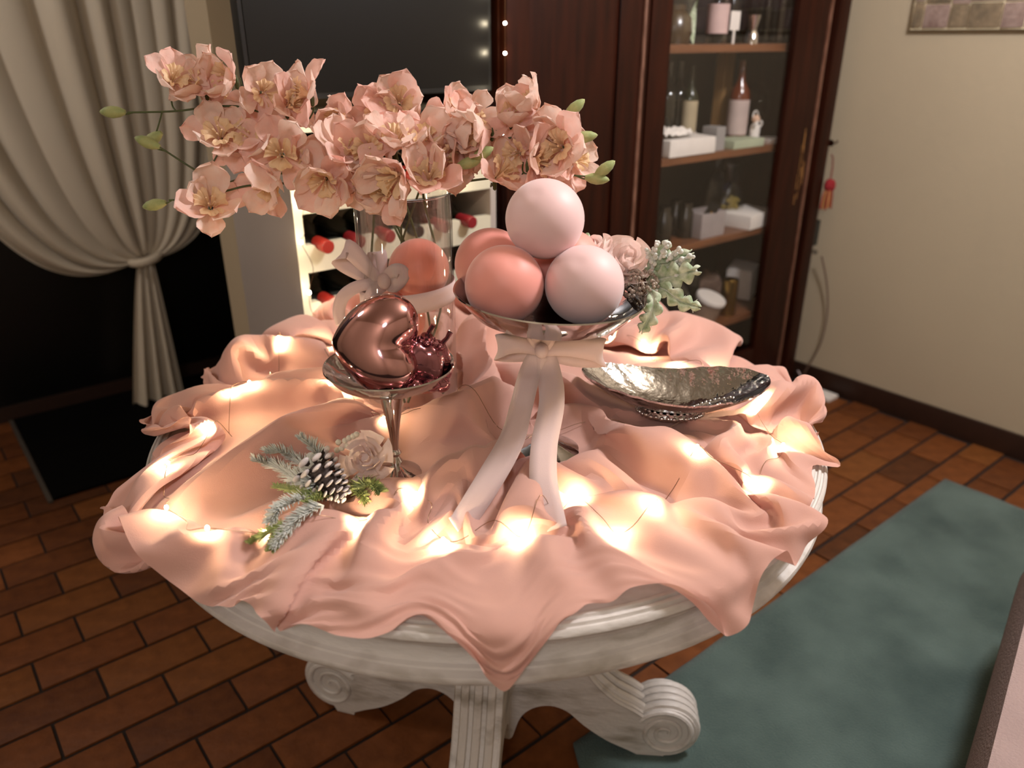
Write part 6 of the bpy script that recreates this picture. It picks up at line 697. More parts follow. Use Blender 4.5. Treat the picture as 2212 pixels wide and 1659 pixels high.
    [-30,1,-3,-1,-2,2,9,3,-2,-7,1,1,-2,-6,1,20,18,10,-3,-27,-17,0,-2,0,16,4,-9,-9,-5,20,14,-14,-24,-1,1,0,4,5,1,10,13,-7,-15,-5,-1,35,-3,-25,-18,-3,28,-2,-3,-9,1,-6,-4,11,0,-6,-4,0,0,0,0,0,-1,1,-1,0,-1,0,0,0,1,4,0,2,-1,-1,17,3,-4,3,16,-4,7,2,-11,-14,6,11,19,15,7,-1,-3,-6,-10,-21,-18,-3,1,1],
    [-30,-4,1,-2,2,4,0,-2,3,4,2,-4,-3,-4,-1,3,17,20,17,-7,-38,-12,1,-1,2,12,16,0,-19,-1,4,-9,-8,-4,-1,0,3,9,12,11,-15,-27,-14,30,31,1,-24,-10,-9,7,20,-12,-5,-2,2,-2,4,1,-10,-5,0,0,0,0,0,0,0,-1,0,0,0,0,0,0,3,4,0,-1,-3,-3,10,7,1,0,0,-7,-1,-2,6,4,-4,2,11,16,20,12,4,-1,0,-3,-7,-16,-15,-12],
    [-29,0,-4,1,9,2,-7,-3,-1,2,-1,1,0,0,0,-1,2,10,14,14,-15,-27,-3,-4,-1,3,4,8,8,-12,-6,2,3,-7,-3,1,7,4,2,-9,-18,-2,28,38,2,-28,-14,-3,1,16,-9,-8,6,2,-9,14,21,-10,-20,-13,-5,0,1,-1,0,0,2,1,-2,0,0,0,0,0,1,-1,-1,-3,-1,4,4,20,16,4,-22,0,-8,-4,-4,-1,-1,2,3,8,12,18,20,11,2,0,-1,-3,-6,-7],
    [-28,6,-2,-3,2,2,0,-4,-1,0,1,1,-1,-2,-1,-1,-1,2,9,16,7,-32,-11,1,0,0,9,11,1,-16,-5,6,3,-2,3,4,0,-3,-5,-21,-11,22,31,4,-5,-12,-13,-10,18,29,-22,-8,6,5,3,11,-19,1,2,-11,-10,-2,0,1,-1,1,7,5,-8,-4,-1,0,1,0,-1,0,0,3,-2,-1,-1,6,16,12,-20,3,-6,2,-2,-6,0,0,1,1,4,7,11,19,18,10,3,1,-1,-3],
    [-29,2,5,5,-4,2,7,-1,-8,-4,-3,-1,0,-1,-2,2,2,-1,0,-6,16,1,-20,-1,3,8,10,-6,-4,-1,-8,1,12,2,18,4,-32,-28,-7,9,17,26,11,-16,-14,-6,-10,3,15,7,-15,13,-4,-6,6,7,-3,-7,5,0,-10,-7,0,1,1,1,8,6,1,-9,-6,-2,0,1,-1,0,3,-1,0,1,-2,3,15,2,-8,-9,-4,2,2,5,3,-1,0,-3,-3,2,3,7,12,17,16,8,4,1],
    [-23,-3,-1,11,-2,-7,-2,6,3,-2,-4,-5,-2,4,7,7,4,-9,-14,-8,12,15,-21,-1,8,6,-3,-5,0,-4,-7,12,34,-8,-20,-4,-5,-1,-6,11,13,13,-7,-16,-13,-16,-6,19,14,-1,-8,17,-16,5,19,7,-3,-32,-4,4,0,-6,-3,3,0,1,1,5,14,3,-9,-10,-5,-1,0,2,1,0,1,-1,-3,0,11,28,12,-36,-6,9,4,1,-5,-2,-2,-3,-4,-2,1,2,3,8,12,15,13,8],
    [-25,3,9,-8,-4,1,-3,-3,0,-2,1,4,10,12,9,-7,-19,-5,-1,-3,-10,1,8,10,7,-3,-18,-3,2,2,-1,16,14,2,-28,-20,9,13,16,30,2,-6,-21,-13,-9,-17,6,11,6,3,5,-11,1,13,-3,-11,-5,-1,-7,1,2,-5,-3,0,4,0,-2,1,9,14,6,-7,-12,-8,-3,0,0,10,2,-7,-4,-2,0,9,17,2,5,5,-3,-7,-8,-7,-5,0,1,-2,-1,0,2,2,5,9,11,15],
    [-26,8,-2,-6,3,-2,-4,-3,-1,3,10,15,12,1,-17,-18,-4,3,0,-3,-9,6,24,4,-11,-19,-3,3,13,14,-5,5,-24,-13,-8,-11,6,17,30,19,9,-14,-25,-12,-12,3,9,5,8,-5,2,-10,7,-6,-4,1,7,14,-24,-5,2,0,-2,0,2,1,-2,0,2,7,15,8,-5,-12,-11,-5,5,5,-5,-5,2,0,1,-3,13,30,-5,-16,-8,-5,-4,0,0,0,2,0,0,0,0,1,2,3,6,9],
    [-5,-17,-7,2,-2,-3,1,2,7,12,15,9,-8,-22,-14,-1,3,2,-8,-4,8,17,9,-13,-19,-6,8,9,7,9,5,-37,-21,2,8,5,23,16,0,-2,12,-25,-16,-1,-2,6,1,7,7,-5,-3,-11,2,0,0,1,7,9,-10,-14,0,0,-1,1,1,1,0,-1,1,-1,5,17,7,-3,-11,-2,7,-14,-4,0,2,-1,-1,0,-3,9,6,-5,-3,-2,0,0,1,0,0,1,0,0,1,0,1,1,3,3],
    [-24,2,-5,-4,-2,2,4,12,15,13,3,-15,-23,-10,-1,4,5,-5,-6,5,13,5,-8,-14,-3,9,18,17,-10,-30,-4,-13,-5,3,7,24,33,8,-12,-23,-5,9,3,-12,-14,-5,7,6,4,-5,-2,-5,-1,0,0,-2,2,1,12,-17,-8,4,3,-4,0,5,1,6,9,-2,-10,-3,6,10,0,-8,-6,-7,2,0,0,0,-2,1,-3,0,6,3,1,-1,-1,-1,-1,1,0,1,-1,0,1,1,0,1,1,1],
    [-18,-7,-3,0,5,6,9,11,8,-1,-16,-20,-7,-1,4,6,-1,-6,3,7,3,-5,-3,-1,11,13,-2,-13,-18,-18,-9,9,5,3,17,27,14,7,-5,-25,-13,-1,-19,-14,6,-2,16,8,7,-6,-4,8,1,-1,-4,-2,-8,-3,18,-7,-4,18,10,-21,-10,0,4,7,-3,-1,-1,-9,-2,5,14,1,-17,-3,1,1,1,1,-4,0,-1,1,2,4,1,1,-2,0,0,1,0,-1,1,0,0,0,0,1,1,2],
    [-27,-6,2,7,8,12,11,0,-5,-10,-18,-7,0,4,5,-1,-5,2,7,2,-4,0,3,6,4,-6,-12,-20,-23,-5,7,11,12,16,25,17,-4,6,8,-10,-27,-17,-13,-14,3,10,13,4,1,-6,-6,5,-6,3,5,2,-11,-2,8,15,13,3,2,-4,-22,-4,4,4,-11,-1,-1,-3,0,-2,1,1,-3,1,1,1,4,12,-7,-8,-3,0,2,2,1,-1,1,1,1,-1,0,0,1,0,0,0,0,1,1,0],
    [-32,6,2,5,12,16,3,-5,-16,-14,-7,0,3,4,-2,-5,-1,3,6,4,-2,0,8,15,2,-21,-34,-19,3,5,2,4,15,25,22,1,-8,0,14,0,-17,-31,-11,0,3,8,3,8,-18,0,12,10,-15,0,2,-5,-6,3,-1,17,-12,-7,9,21,-3,-7,-4,-6,-10,2,0,1,0,-1,-3,-1,0,1,1,2,-1,0,5,1,-2,-5,1,2,6,-2,-1,1,0,0,0,0,0,1,-1,1,1,0,0,8],
    [-27,16,2,7,10,7,-7,-11,-16,-8,-3,3,3,0,-4,-3,3,3,3,3,5,4,3,-6,-21,-16,-12,-4,11,7,-3,15,14,15,1,-4,-7,-9,-4,-4,-1,-4,4,7,-2,1,1,12,-19,-5,14,2,-7,3,-6,-9,-1,7,16,24,-24,-12,-9,3,24,6,-13,-19,-3,1,2,-1,1,1,-1,-2,-1,0,-1,3,2,-3,-1,3,0,-3,1,3,6,0,0,-2,-1,1,2,2,2,0,2,0,1,0,1,9],
    [5,-8,9,6,3,-10,-17,-9,2,1,-5,-3,2,-1,-2,2,4,2,1,3,7,5,-15,-19,-10,-7,7,8,6,15,-2,21,16,-4,-13,-13,-9,-7,-4,-3,-11,-14,2,7,-1,7,10,12,13,3,-15,-11,4,-3,-9,-3,7,7,3,4,14,-12,-18,2,11,2,-2,-5,3,-7,6,-4,-6,-3,2,-2,-1,0,0,0,2,-2,-2,2,0,0,1,2,7,2,0,1,3,5,8,6,6,6,1,-6,-4,-2,-3,-16],
    [-1,4,13,-3,-17,-17,-6,3,7,-6,-3,0,-1,2,4,4,2,2,1,3,1,-12,-15,-5,-1,6,8,5,2,13,8,-1,10,3,-6,-9,-7,-10,-16,-6,-9,-6,-3,5,9,1,8,-3,-2,2,-6,1,12,-10,-6,3,8,-2,-1,4,27,-12,-9,3,0,-1,1,0,0,-4,-3,4,-3,-5,-2,-1,-1,-2,1,-1,0,1,-3,1,1,2,0,2,6,1,6,10,13,7,2,2,0,0,1,0,0,-1,0,-3],
    [-6,13,6,-27,-23,10,4,2,-5,-6,5,3,0,0,5,3,2,2,1,-5,-10,-9,-4,-4,1,5,7,10,14,12,8,-18,0,4,0,-7,-10,-13,-12,-8,-5,3,3,4,8,-2,6,-7,-2,-2,-1,-1,3,-4,1,1,1,-1,2,1,22,13,-14,-7,0,0,1,0,2,3,-12,-3,3,0,-5,1,-2,-3,0,1,-1,2,0,-2,1,0,1,11,8,0,13,11,-2,2,2,1,0,1,1,3,0,0,-1,1],
    [19,-7,-12,-9,8,-16,1,-6,-5,-1,6,0,-1,4,4,5,-1,-2,-2,-7,-7,2,0,-5,-1,8,8,7,5,6,0,-9,-6,-5,-5,-5,-7,1,-1,-11,1,6,-1,-4,2,7,2,-8,-2,-2,1,1,-2,0,-1,3,-1,1,0,4,2,15,3,-6,-1,0,-1,1,0,3,-5,-5,-5,3,7,3,-4,-7,-6,2,0,-2,0,0,1,0,4,9,4,6,-16,-2,9,4,6,8,6,4,4,6,0,-1,0,-2],
    [17,-18,-11,5,-7,-5,1,-7,-4,2,2,1,4,7,9,5,-1,-5,-7,-3,-9,-8,0,4,4,9,12,-2,4,-3,-14,5,-7,-8,-5,2,8,2,-10,-4,2,4,-3,-3,-5,8,-3,-9,-1,-2,3,-1,0,-1,1,0,2,1,0,-1,-1,15,16,-12,-3,1,0,-1,1,-3,-2,-5,1,13,10,-5,-3,-5,-9,-4,0,-2,1,-4,1,1,3,0,4,23,-3,-22,-6,4,2,4,6,8,7,9,9,4,0,-1],
    [-13,-2,-6,4,6,-6,-6,-6,0,6,4,2,6,9,6,-1,-4,-8,-10,-9,-1,1,4,5,6,8,9,-7,2,-7,-9,-1,-7,-4,-2,-4,-4,-5,0,4,-9,-7,8,3,5,12,-10,-7,-1,1,3,-2,-2,3,9,4,2,2,-3,-6,-1,20,26,-24,-13,-1,1,0,-1,10,24,-9,-24,-1,3,-3,1,0,-2,-2,0,2,-4,-9,-2,2,2,1,-2,11,29,-1,-30,-11,3,1,1,2,5,6,11,12,9,3],
    [-24,-2,-2,5,3,-4,-5,0,4,6,7,7,6,0,-5,-9,-10,-7,-2,1,3,2,5,7,9,12,9,-17,-6,-5,-6,-3,-3,0,0,-4,-6,-6,10,1,6,4,10,-12,-14,12,-14,-9,0,1,1,0,0,0,2,6,6,5,8,8,1,-12,-3,7,-6,-7,2,-2,5,10,1,18,6,-13,-15,-14,-6,4,3,-5,-4,0,5,0,-9,0,4,0,0,-1,11,23,3,-28,-11,2,1,1,0,2,3,7,11,15],
    [-16,1,-1,0,-10,-1,-2,5,6,5,6,9,2,-9,-15,-10,-5,-3,-2,2,4,7,6,7,7,6,6,-4,-10,-8,-5,8,7,1,-1,-8,-18,-14,-4,2,18,21,9,-4,-19,0,-13,-7,0,8,0,-4,-4,1,-1,0,2,1,0,0,3,4,3,27,-13,-18,1,-5,7,4,-10,14,28,-4,-13,-6,-3,-5,0,-5,-6,11,14,2,-19,-12,2,1,-1,1,-2,10,28,2,-29,-12,3,0,1,0,0,1,3,6],
    [-23,1,0,-2,-4,0,3,7,5,4,6,3,-6,-13,-12,-6,-3,0,0,2,5,6,8,8,5,1,-3,-6,0,-5,2,4,-3,-1,-7,-18,-4,12,-7,2,1,6,10,20,-9,-22,-3,-6,-1,-1,-1,-1,3,-1,0,0,0,2,5,7,2,-6,-4,14,0,-13,-7,1,3,-4,-2,3,9,4,4,9,12,0,-1,2,13,-2,-28,-8,-3,-2,-5,0,2,-1,0,-3,10,30,0,-29,-11,2,1,0,1,0,0,1],
    [-24,2,0,-3,-3,2,4,8,6,5,-1,-6,-11,-10,-7,-4,0,1,4,3,5,7,8,5,3,-6,-13,3,9,-9,10,4,-5,-8,-3,-7,3,-8,-4,7,-1,-1,7,23,1,-32,-4,3,-1,1,-7,0,1,0,0,1,2,4,4,0,-4,-4,5,4,9,-7,-13,0,1,2,19,19,-10,-22,-3,16,15,16,5,-2,6,-3,-2,-22,-14,-3,-10,-2,1,1,-2,-1,-5,11,31,0,-31,-10,2,1,1,0,1,0],
    [-22,-2,-1,-1,0,4,7,6,6,1,-8,-12,-11,-7,-3,-1,1,5,3,7,7,6,5,4,-1,-1,-9,4,-7,-3,15,1,-3,-9,-7,0,-8,-7,1,3,7,1,3,13,11,-21,-20,-3,6,7,-1,1,-4,-6,0,2,4,3,-1,-4,-1,1,-1,3,14,0,-15,0,1,1,7,4,13,2,-18,-10,1,12,18,18,-8,-13,2,4,-2,-22,-10,5,-1,-1,1,-2,-2,-4,11,31,-1,-31,-10,3,0,1,0,2],
    [-21,-4,-3,1,4,6,9,4,-1,-7,-11,-11,-7,-3,1,2,3,3,7,6,7,5,3,0,0,-6,-5,8,-7,12,-1,-4,-6,-6,-15,-1,-1,1,-1,2,4,4,4,7,20,-5,-15,-12,-5,-3,10,1,-6,-8,0,3,0,0,0,-2,-4,2,3,5,7,6,-2,4,-1,-9,-5,-2,13,19,-1,-20,-9,-5,-2,4,2,4,7,10,7,-3,-18,-9,1,0,-1,0,0,-1,-4,11,31,-1,-29,-11,3,0,1,0],
    [-25,0,-1,2,6,11,6,-3,-10,-11,-11,-7,-2,2,3,3,4,5,6,8,4,4,-1,0,-3,-7,-6,4,0,0,5,-1,-7,-10,-6,1,-2,-1,2,3,5,4,4,5,18,3,-6,-11,-7,-6,-2,-6,-6,-2,3,1,0,-1,-1,2,1,10,0,-8,0,21,16,-16,-24,-3,7,1,6,14,12,-3,-14,-8,-11,-5,-1,5,8,6,10,7,1,-22,-12,-1,1,1,1,0,0,-3,11,29,-2,-27,-18,5,2,2],
    [-32,5,5,7,9,4,-2,-9,-13,-11,-6,-3,1,4,4,5,5,7,7,5,3,-1,0,-3,-6,-6,-2,6,-2,-3,10,-5,-12,-7,0,-1,-2,1,2,3,4,9,4,2,12,5,1,-7,-13,-9,-2,-1,-1,-2,-5,-2,-1,-2,-1,4,8,-6,-2,10,15,13,0,-21,-7,6,0,-10,-4,3,6,23,16,-1,-19,-17,-10,-5,0,15,36,11,-8,-11,-21,-18,-5,7,-2,-1,-1,1,-1,12,23,-3,-19,-10,1,1],
    [-30,6,9,11,5,-3,-11,-12,-10,-6,-4,-1,3,6,5,6,7,6,7,2,0,-1,-4,-5,-6,-3,0,3,2,4,-1,-11,-9,-2,1,-3,0,1,3,5,6,6,0,-1,2,13,4,2,-10,-15,-4,0,1,2,0,-6,-7,-4,-1,0,2,-2,2,1,7,12,2,0,-3,-15,-8,2,1,8,1,-2,15,16,17,-2,-15,-18,-13,5,11,24,11,4,-5,-19,-25,-23,15,2,1,-4,3,1,9,19,-2,-22,-7,1],
    [-28,8,13,8,-1,-11,-13,-10,-5,-3,-2,2,5,4,7,7,7,7,3,0,-2,-4,-4,-4,-5,-1,2,2,2,2,-9,-11,-4,-3,-1,2,1,3,3,5,6,3,1,-1,-3,4,10,6,-5,-10,-9,-1,1,4,1,-2,-4,-5,-6,-3,2,3,3,-1,-4,1,8,18,6,-18,-15,3,-3,4,8,4,4,-6,20,19,6,-6,-14,-24,-17,13,30,11,5,4,-11,-19,-29,-4,11,-5,-1,3,-1,6,18,-5,-20,-3],
    [-20,8,7,0,-7,-12,-11,-7,-2,-1,-5,9,10,6,6,7,6,4,1,-1,-4,-4,-5,-4,-1,1,0,2,1,-6,-11,-5,-3,0,-1,2,3,2,4,4,5,3,3,1,-10,0,1,7,7,-1,-11,-3,-1,6,0,-3,-1,-2,0,-2,-4,-2,-5,-3,-2,6,19,14,-6,-14,-5,-6,-2,10,11,-8,3,-2,-4,6,21,13,2,-9,-23,-19,2,14,16,13,13,-3,-21,-23,-15,6,-2,-5,9,-2,7,16,-7,-19],
    [-8,3,-3,-7,-10,-10,-7,-4,1,2,17,5,-1,3,8,5,5,1,-2,-3,-3,-4,-3,-3,0,-1,0,-1,-3,-8,-6,-4,-1,0,1,2,2,3,4,5,4,4,2,-7,-7,0,1,1,6,4,-2,0,-2,3,-4,-4,0,1,1,4,1,-6,-6,-5,-1,1,5,10,3,5,-4,-11,3,6,22,13,-24,-16,0,3,-3,16,13,6,-3,-19,-23,-6,7,13,17,20,6,-16,-32,-5,-3,2,-5,3,-3,4,17,-16],
    [-9,5,-9,-13,-10,-6,-1,-2,9,12,7,1,1,0,9,5,1,0,-4,-3,-4,-3,-4,-1,0,1,-3,-3,-6,-6,-4,-2,0,1,2,1,3,3,5,4,3,1,-1,-6,-2,1,-1,1,4,4,0,-4,-1,-2,-5,1,-2,7,13,5,-10,-9,-1,1,1,-2,-4,4,10,11,-6,-5,-4,-2,6,37,-7,-8,-33,-5,12,-7,16,9,5,1,-12,-24,-7,1,7,16,22,20,-8,-35,-9,-7,0,-1,0,1,9,13],
    [15,-21,-17,-13,-8,-8,11,17,3,1,0,3,7,12,-1,0,-1,-3,-2,-4,-2,-4,-2,-1,-1,-1,-1,-6,-7,-5,-3,1,0,1,1,2,3,4,4,4,3,0,-3,-5,-1,3,0,0,3,5,3,-5,-1,0,-2,2,-2,6,1,1,-9,-1,0,-1,2,0,-3,-1,5,8,2,1,-10,4,-11,-1,17,23,-6,-8,-2,-17,-7,13,1,3,3,-8,-17,-4,-1,1,8,19,28,2,-28,-17,-13,2,5,7,8,12],
    [-2,-17,-15,-7,1,12,8,6,2,-1,-1,2,2,11,2,-2,-3,-4,-3,-2,-2,-1,-1,-3,-1,-3,-3,-6,-6,-4,-1,0,2,1,1,2,3,5,4,4,2,-1,-5,-4,0,1,2,-1,3,6,6,-1,0,0,7,7,2,-5,-11,-6,-5,9,2,-9,0,-2,-3,-1,4,5,2,0,-7,-1,-4,-9,3,9,34,1,-13,3,-22,3,3,1,2,2,-11,-11,-2,-3,-2,1,16,29,6,-12,-19,-12,2,2,1,8],
    [-25,-12,-11,4,9,11,5,5,3,3,1,0,2,7,1,-3,-5,-5,-3,-2,-1,0,0,-1,-4,-3,-5,-5,-5,-2,0,1,1,0,2,3,4,4,4,3,1,-2,-4,-4,0,3,3,0,-3,0,6,12,5,-9,0,0,8,0,4,-10,-8,-6,2,2,-4,-3,-1,0,1,6,6,-6,-6,-3,-3,-2,3,0,8,8,1,9,2,-19,6,0,1,2,-1,-11,-6,0,-1,-4,-4,11,20,7,-2,-11,-6,-1,-5,-3],
    [-39,-6,15,6,1,3,0,1,4,7,2,5,15,-8,-5,-4,-5,-4,-3,-2,-1,0,0,-2,-3,-5,-4,-4,-3,-1,1,1,0,1,2,4,3,4,5,2,-1,-4,-4,-2,-1,2,5,3,-1,-3,-2,2,0,0,3,6,5,-3,-7,-6,11,-6,-3,7,-6,-4,-1,0,1,3,6,2,-2,-2,-8,-6,2,1,-2,4,4,5,14,-10,-4,2,1,2,0,-7,-7,0,0,1,-1,0,0,5,9,0,-12,2,0,-2],
    [-45,14,9,6,4,-1,-5,-2,4,4,4,20,-3,-8,-6,-4,-3,-2,-1,-2,-1,-2,-1,-2,-5,-5,-4,-3,1,0,1,0,0,1,5,4,2,5,4,2,-3,-4,-4,-2,0,-1,2,4,3,2,-4,-4,4,6,2,-3,-2,-1,-7,-2,5,0,0,0,-1,-1,-1,0,0,1,5,5,3,-7,-2,-7,-2,0,0,-1,5,3,8,17,-9,-3,-6,1,5,-4,-11,1,-1,1,-1,-2,3,-2,7,16,-21,-16,9,6],
    [-43,13,12,8,2,-4,-4,-1,3,2,6,9,-2,-5,-5,-3,-1,-2,-2,-1,-1,-1,-3,-4,-4,-4,-5,0,-1,2,-2,3,2,-3,3,11,4,4,5,0,-5,-6,-3,0,-2,0,0,1,3,6,1,-4,9,4,-5,-5,-3,0,-2,1,-2,3,-4,-2,1,-1,0,0,0,0,3,5,6,-5,-1,-5,-7,-1,1,0,0,6,-1,13,14,1,-10,-2,18,-2,-22,-7,5,-3,-2,-4,6,4,-5,13,13,-29,-18,11],
    [-33,12,7,3,-1,-1,1,2,2,4,16,-12,-7,-3,-2,-2,-3,0,-2,0,-2,-2,-5,-4,-4,-3,0,-1,0,2,-4,7,11,13,2,-8,-3,6,2,-2,-6,-3,-1,-1,-1,-1,0,2,0,4,6,-1,-3,1,-2,-1,-1,-1,0,2,-1,2,-5,-2,1,0,-1,0,0,0,0,4,5,-1,1,-2,-7,-5,0,0,2,1,1,0,9,10,6,-6,10,13,-11,-31,-5,3,0,-1,0,10,-1,-11,26,7,-29,-12],
    [-17,4,0,-3,0,4,5,3,2,7,-5,-7,-2,-1,-3,-3,-1,-2,0,-2,-2,-4,-5,-5,-2,0,1,-1,-3,10,18,4,1,1,0,0,2,-16,6,-4,-2,-2,1,-2,1,-1,0,7,-4,-2,7,6,-5,-2,0,-3,-2,-2,1,0,1,0,0,-4,-1,1,0,0,0,-1,1,2,5,0,4,-1,-6,-7,-3,1,1,2,1,-2,7,7,10,2,-6,14,12,-19,-29,-8,4,0,-3,5,16,-6,-6,26,-1,-33],
    [-9,-1,-5,-4,2,7,6,4,2,-3,-5,-3,-1,-3,-2,-3,-1,0,-2,-2,-3,-5,-4,-4,-2,1,2,5,18,7,3,-2,-1,0,3,4,0,-4,-10,-5,-3,-1,1,0,-3,-20,6,19,1,-1,0,6,0,-4,-2,-1,-1,-3,0,0,2,-2,0,0,0,-1,0,0,-1,1,0,1,5,-1,6,4,-5,-9,-6,-3,3,4,2,-3,0,8,6,6,-17,-2,38,14,-26,-19,-12,-5,-1,-1,8,17,-6,-4,20,0],
    [-4,-7,-7,-2,3,8,4,-2,2,-2,-2,-1,-2,-4,-4,-1,0,0,-1,-4,-5,-4,-3,-2,1,3,4,11,6,3,3,-1,-5,0,6,4,0,2,-11,-6,-3,-1,2,4,-2,14,1,-17,2,8,0,-4,-5,-4,1,1,0,-4,-1,1,0,0,1,0,-1,0,0,-1,1,1,-1,-1,1,2,5,9,3,-10,-10,-3,-1,2,2,-1,1,8,3,2,-6,-12,4,39,6,-14,-9,-16,-4,-4,-5,3,12,0,-2,21],
    [-10,-7,-1,3,5,2,1,7,-7,-4,1,0,-4,-5,-4,0,1,0,-2,-5,-4,-5,-3,1,4,5,7,3,2,2,1,-2,-1,2,4,2,3,2,-6,-5,-2,-2,-2,5,-1,4,-1,-3,5,8,4,-4,-8,-8,-1,1,-2,-2,-1,-1,1,0,0,1,-1,0,0,0,0,-1,0,-1,1,1,2,8,12,3,-18,-13,1,0,3,0,-1,3,10,-1,1,-2,-15,13,32,0,-9,-13,-9,3,0,-14,-6,11,0,-1],
    [-24,4,5,8,3,-3,10,-3,-8,-3,1,0,-3,-7,-3,1,1,-1,-4,-3,-6,-3,-1,2,2,4,5,4,3,1,-2,-2,3,5,1,-3,1,1,-3,-1,5,0,-8,-1,2,-3,0,11,5,-1,5,-1,-2,-6,-7,-2,-2,-3,-2,0,-1,2,1,-1,0,0,0,0,-1,1,0,0,-1,1,1,1,11,32,-37,-11,1,-3,3,5,-6,-3,15,1,1,1,-6,-16,27,15,6,-2,-26,1,-3,-2,-13,-3,15,-5],
    [1932,1923,1911,1905,1905,1914,1930,1951,1929,1922,1935,1951,1952,1937,1952,1977,1973,1952,1938,1932,1916,1898,1900,1900,1902,1905,1910,1916,1925,1936,1952,1956,1951,1945,1922,1933,1946,1957,1962,1972,1981,1990,2000,2010,2009,1986,1965,1959,1952,1924,1914,1914,1916,1922,1931,1938,1935,1921,1934,1952,1934,1937,1922,1953,1927,1907,1910,1921,1940,1971,1986,1983,1986,1975,1987,1978,1948,1933,1909,1895,1884,1892,1881,1863,1864,1873,1874,1883,1910,1921,1912,1914,1904,1928,1925,1924,1930,1930,1927,1921,1939,1940,1933,1934],
    [1,8,4,-1,0,-16,-12,6,33,-11,-13,-4,-2,6,-10,1,14,4,-5,1,-2,-2,-8,-2,-3,-2,-2,-1,-4,-2,-4,8,0,1,32,2,0,0,2,-1,-1,0,-1,-1,4,6,-4,-3,-3,-2,-5,-6,5,10,2,-2,-6,1,-3,-31,13,1,26,-40,8,14,17,16,-7,-20,11,13,-25,-12,-14,11,15,-9,5,-6,-7,-11,29,20,-5,0,0,-7,-13,8,10,-17,14,0,-1,-5,-2,-4,-11,12,-9,1,6,-1],
    [10,-7,8,7,-2,0,-15,-21,12,29,-12,-14,-9,6,-1,-4,11,12,-3,-5,2,-1,-3,0,1,1,-1,-3,-4,-7,-7,-2,18,4,-1,7,6,2,2,0,-1,-1,-1,0,2,7,-1,-6,-3,-1,-4,-2,9,3,-3,-2,-1,-7,4,-6,17,-11,-25,-1,14,18,13,6,-5,-14,-22,10,2,-4,-15,-6,19,3,-4,3,-2,-1,3,15,11,-7,0,-4,-8,-4,-1,6,15,-12,5,3,-12,-6,8,-7,-12,2,13,26],
    [33,-16,-6,4,-1,3,6,-19,-27,10,27,-7,-10,-5,3,-3,2,11,3,-6,0,2,5,6,3,0,1,-1,0,2,-4,-23,-8,16,-1,-4,8,7,3,0,0,-1,-1,-1,2,6,2,-5,-4,2,-3,0,6,0,-3,-3,5,-2,-7,-4,-7,-16,10,7,15,14,2,-2,2,-9,-15,-13,9,5,-7,-9,4,9,1,-1,-1,-1,-3,11,11,0,-1,1,-6,-10,-1,9,-8,-3,7,4,-3,-2,-1,-8,-3,5,22,4],
    [4,15,-3,-6,2,-4,6,11,-10,-28,-3,24,15,-10,-9,-9,-1,9,7,-6,-3,3,10,1,3,2,0,1,1,-1,-3,-12,-7,-10,12,-4,0,8,7,2,-1,-1,-1,-1,0,6,8,-5,-5,0,0,0,3,-2,-5,-1,1,-1,-21,-4,9,6,1,12,10,2,-19,-3,16,2,-10,-19,8,8,1,-10,-22,11,10,7,10,1,-8,-1,8,2,6,2,-5,-5,0,-2,-11,-9,-1,10,4,4,-1,-1,4,9,0,1],
    [2,2,0,-1,4,1,-6,10,11,-3,-21,-13,17,16,-17,-12,2,3,14,-2,-3,-2,-2,2,6,5,4,3,0,0,-2,-4,-14,-5,-10,3,5,4,8,7,2,-1,-1,-2,-1,2,11,-2,-6,7,1,-5,-2,-2,2,2,-19,9,1,-8,-20,20,20,10,-8,0,-12,-10,6,8,-3,-8,-14,9,7,-5,-20,-7,8,25,16,3,-6,-12,-4,-2,12,6,1,-2,-3,1,-4,-4,-11,-13,16,8,-2,12,11,0,-12,-3],
    [7,-2,-2,-14,-5,13,0,3,9,8,5,-11,-18,8,17,-16,-18,3,12,10,-2,-7,-4,1,0,5,6,7,4,0,2,1,-9,-11,-9,-7,-3,1,1,11,11,3,-1,-1,-3,0,5,2,0,5,-11,2,4,-10,-5,8,0,8,0,3,-3,14,6,-4,-3,-3,1,-18,-19,13,12,-7,-7,-18,-10,4,12,7,8,1,16,8,5,-13,-16,-4,-5,11,6,1,1,2,5,0,-14,-12,2,0,6,21,11,-2,-5,-1],
    [18,-16,-2,3,-16,-5,15,6,4,-1,2,11,0,-14,1,11,-24,-16,7,20,4,-2,-5,5,0,-1,3,3,4,3,4,7,-5,-12,-11,-9,-11,-1,2,6,9,7,2,-2,-1,-4,1,14,1,-10,3,1,-1,-16,4,11,4,-25,-13,17,23,1,-14,10,14,-2,6,-7,-28,-11,20,1,-7,-8,-7,3,29,12,6,-7,-5,2,0,6,-4,-5,-17,-8,16,6,-4,4,-3,-10,0,-7,-13,11,30,5,0,6,9,-11],
    [12,9,-13,-2,3,-12,0,5,3,-1,-11,6,14,8,-7,0,6,-24,-8,11,11,8,-11,0,3,0,-1,0,3,3,4,8,3,-5,-11,-12,-16,-7,5,1,6,9,4,1,-4,-2,-5,3,9,-1,5,-10,-3,-4,12,-6,6,-5,-9,9,4,14,5,2,-1,-6,-3,2,-7,-15,-4,3,-4,-7,8,4,0,11,14,10,-5,-1,-8,-2,2,5,0,-9,-7,3,9,-5,-11,0,-2,0,1,5,11,5,5,-1,-12,-28],
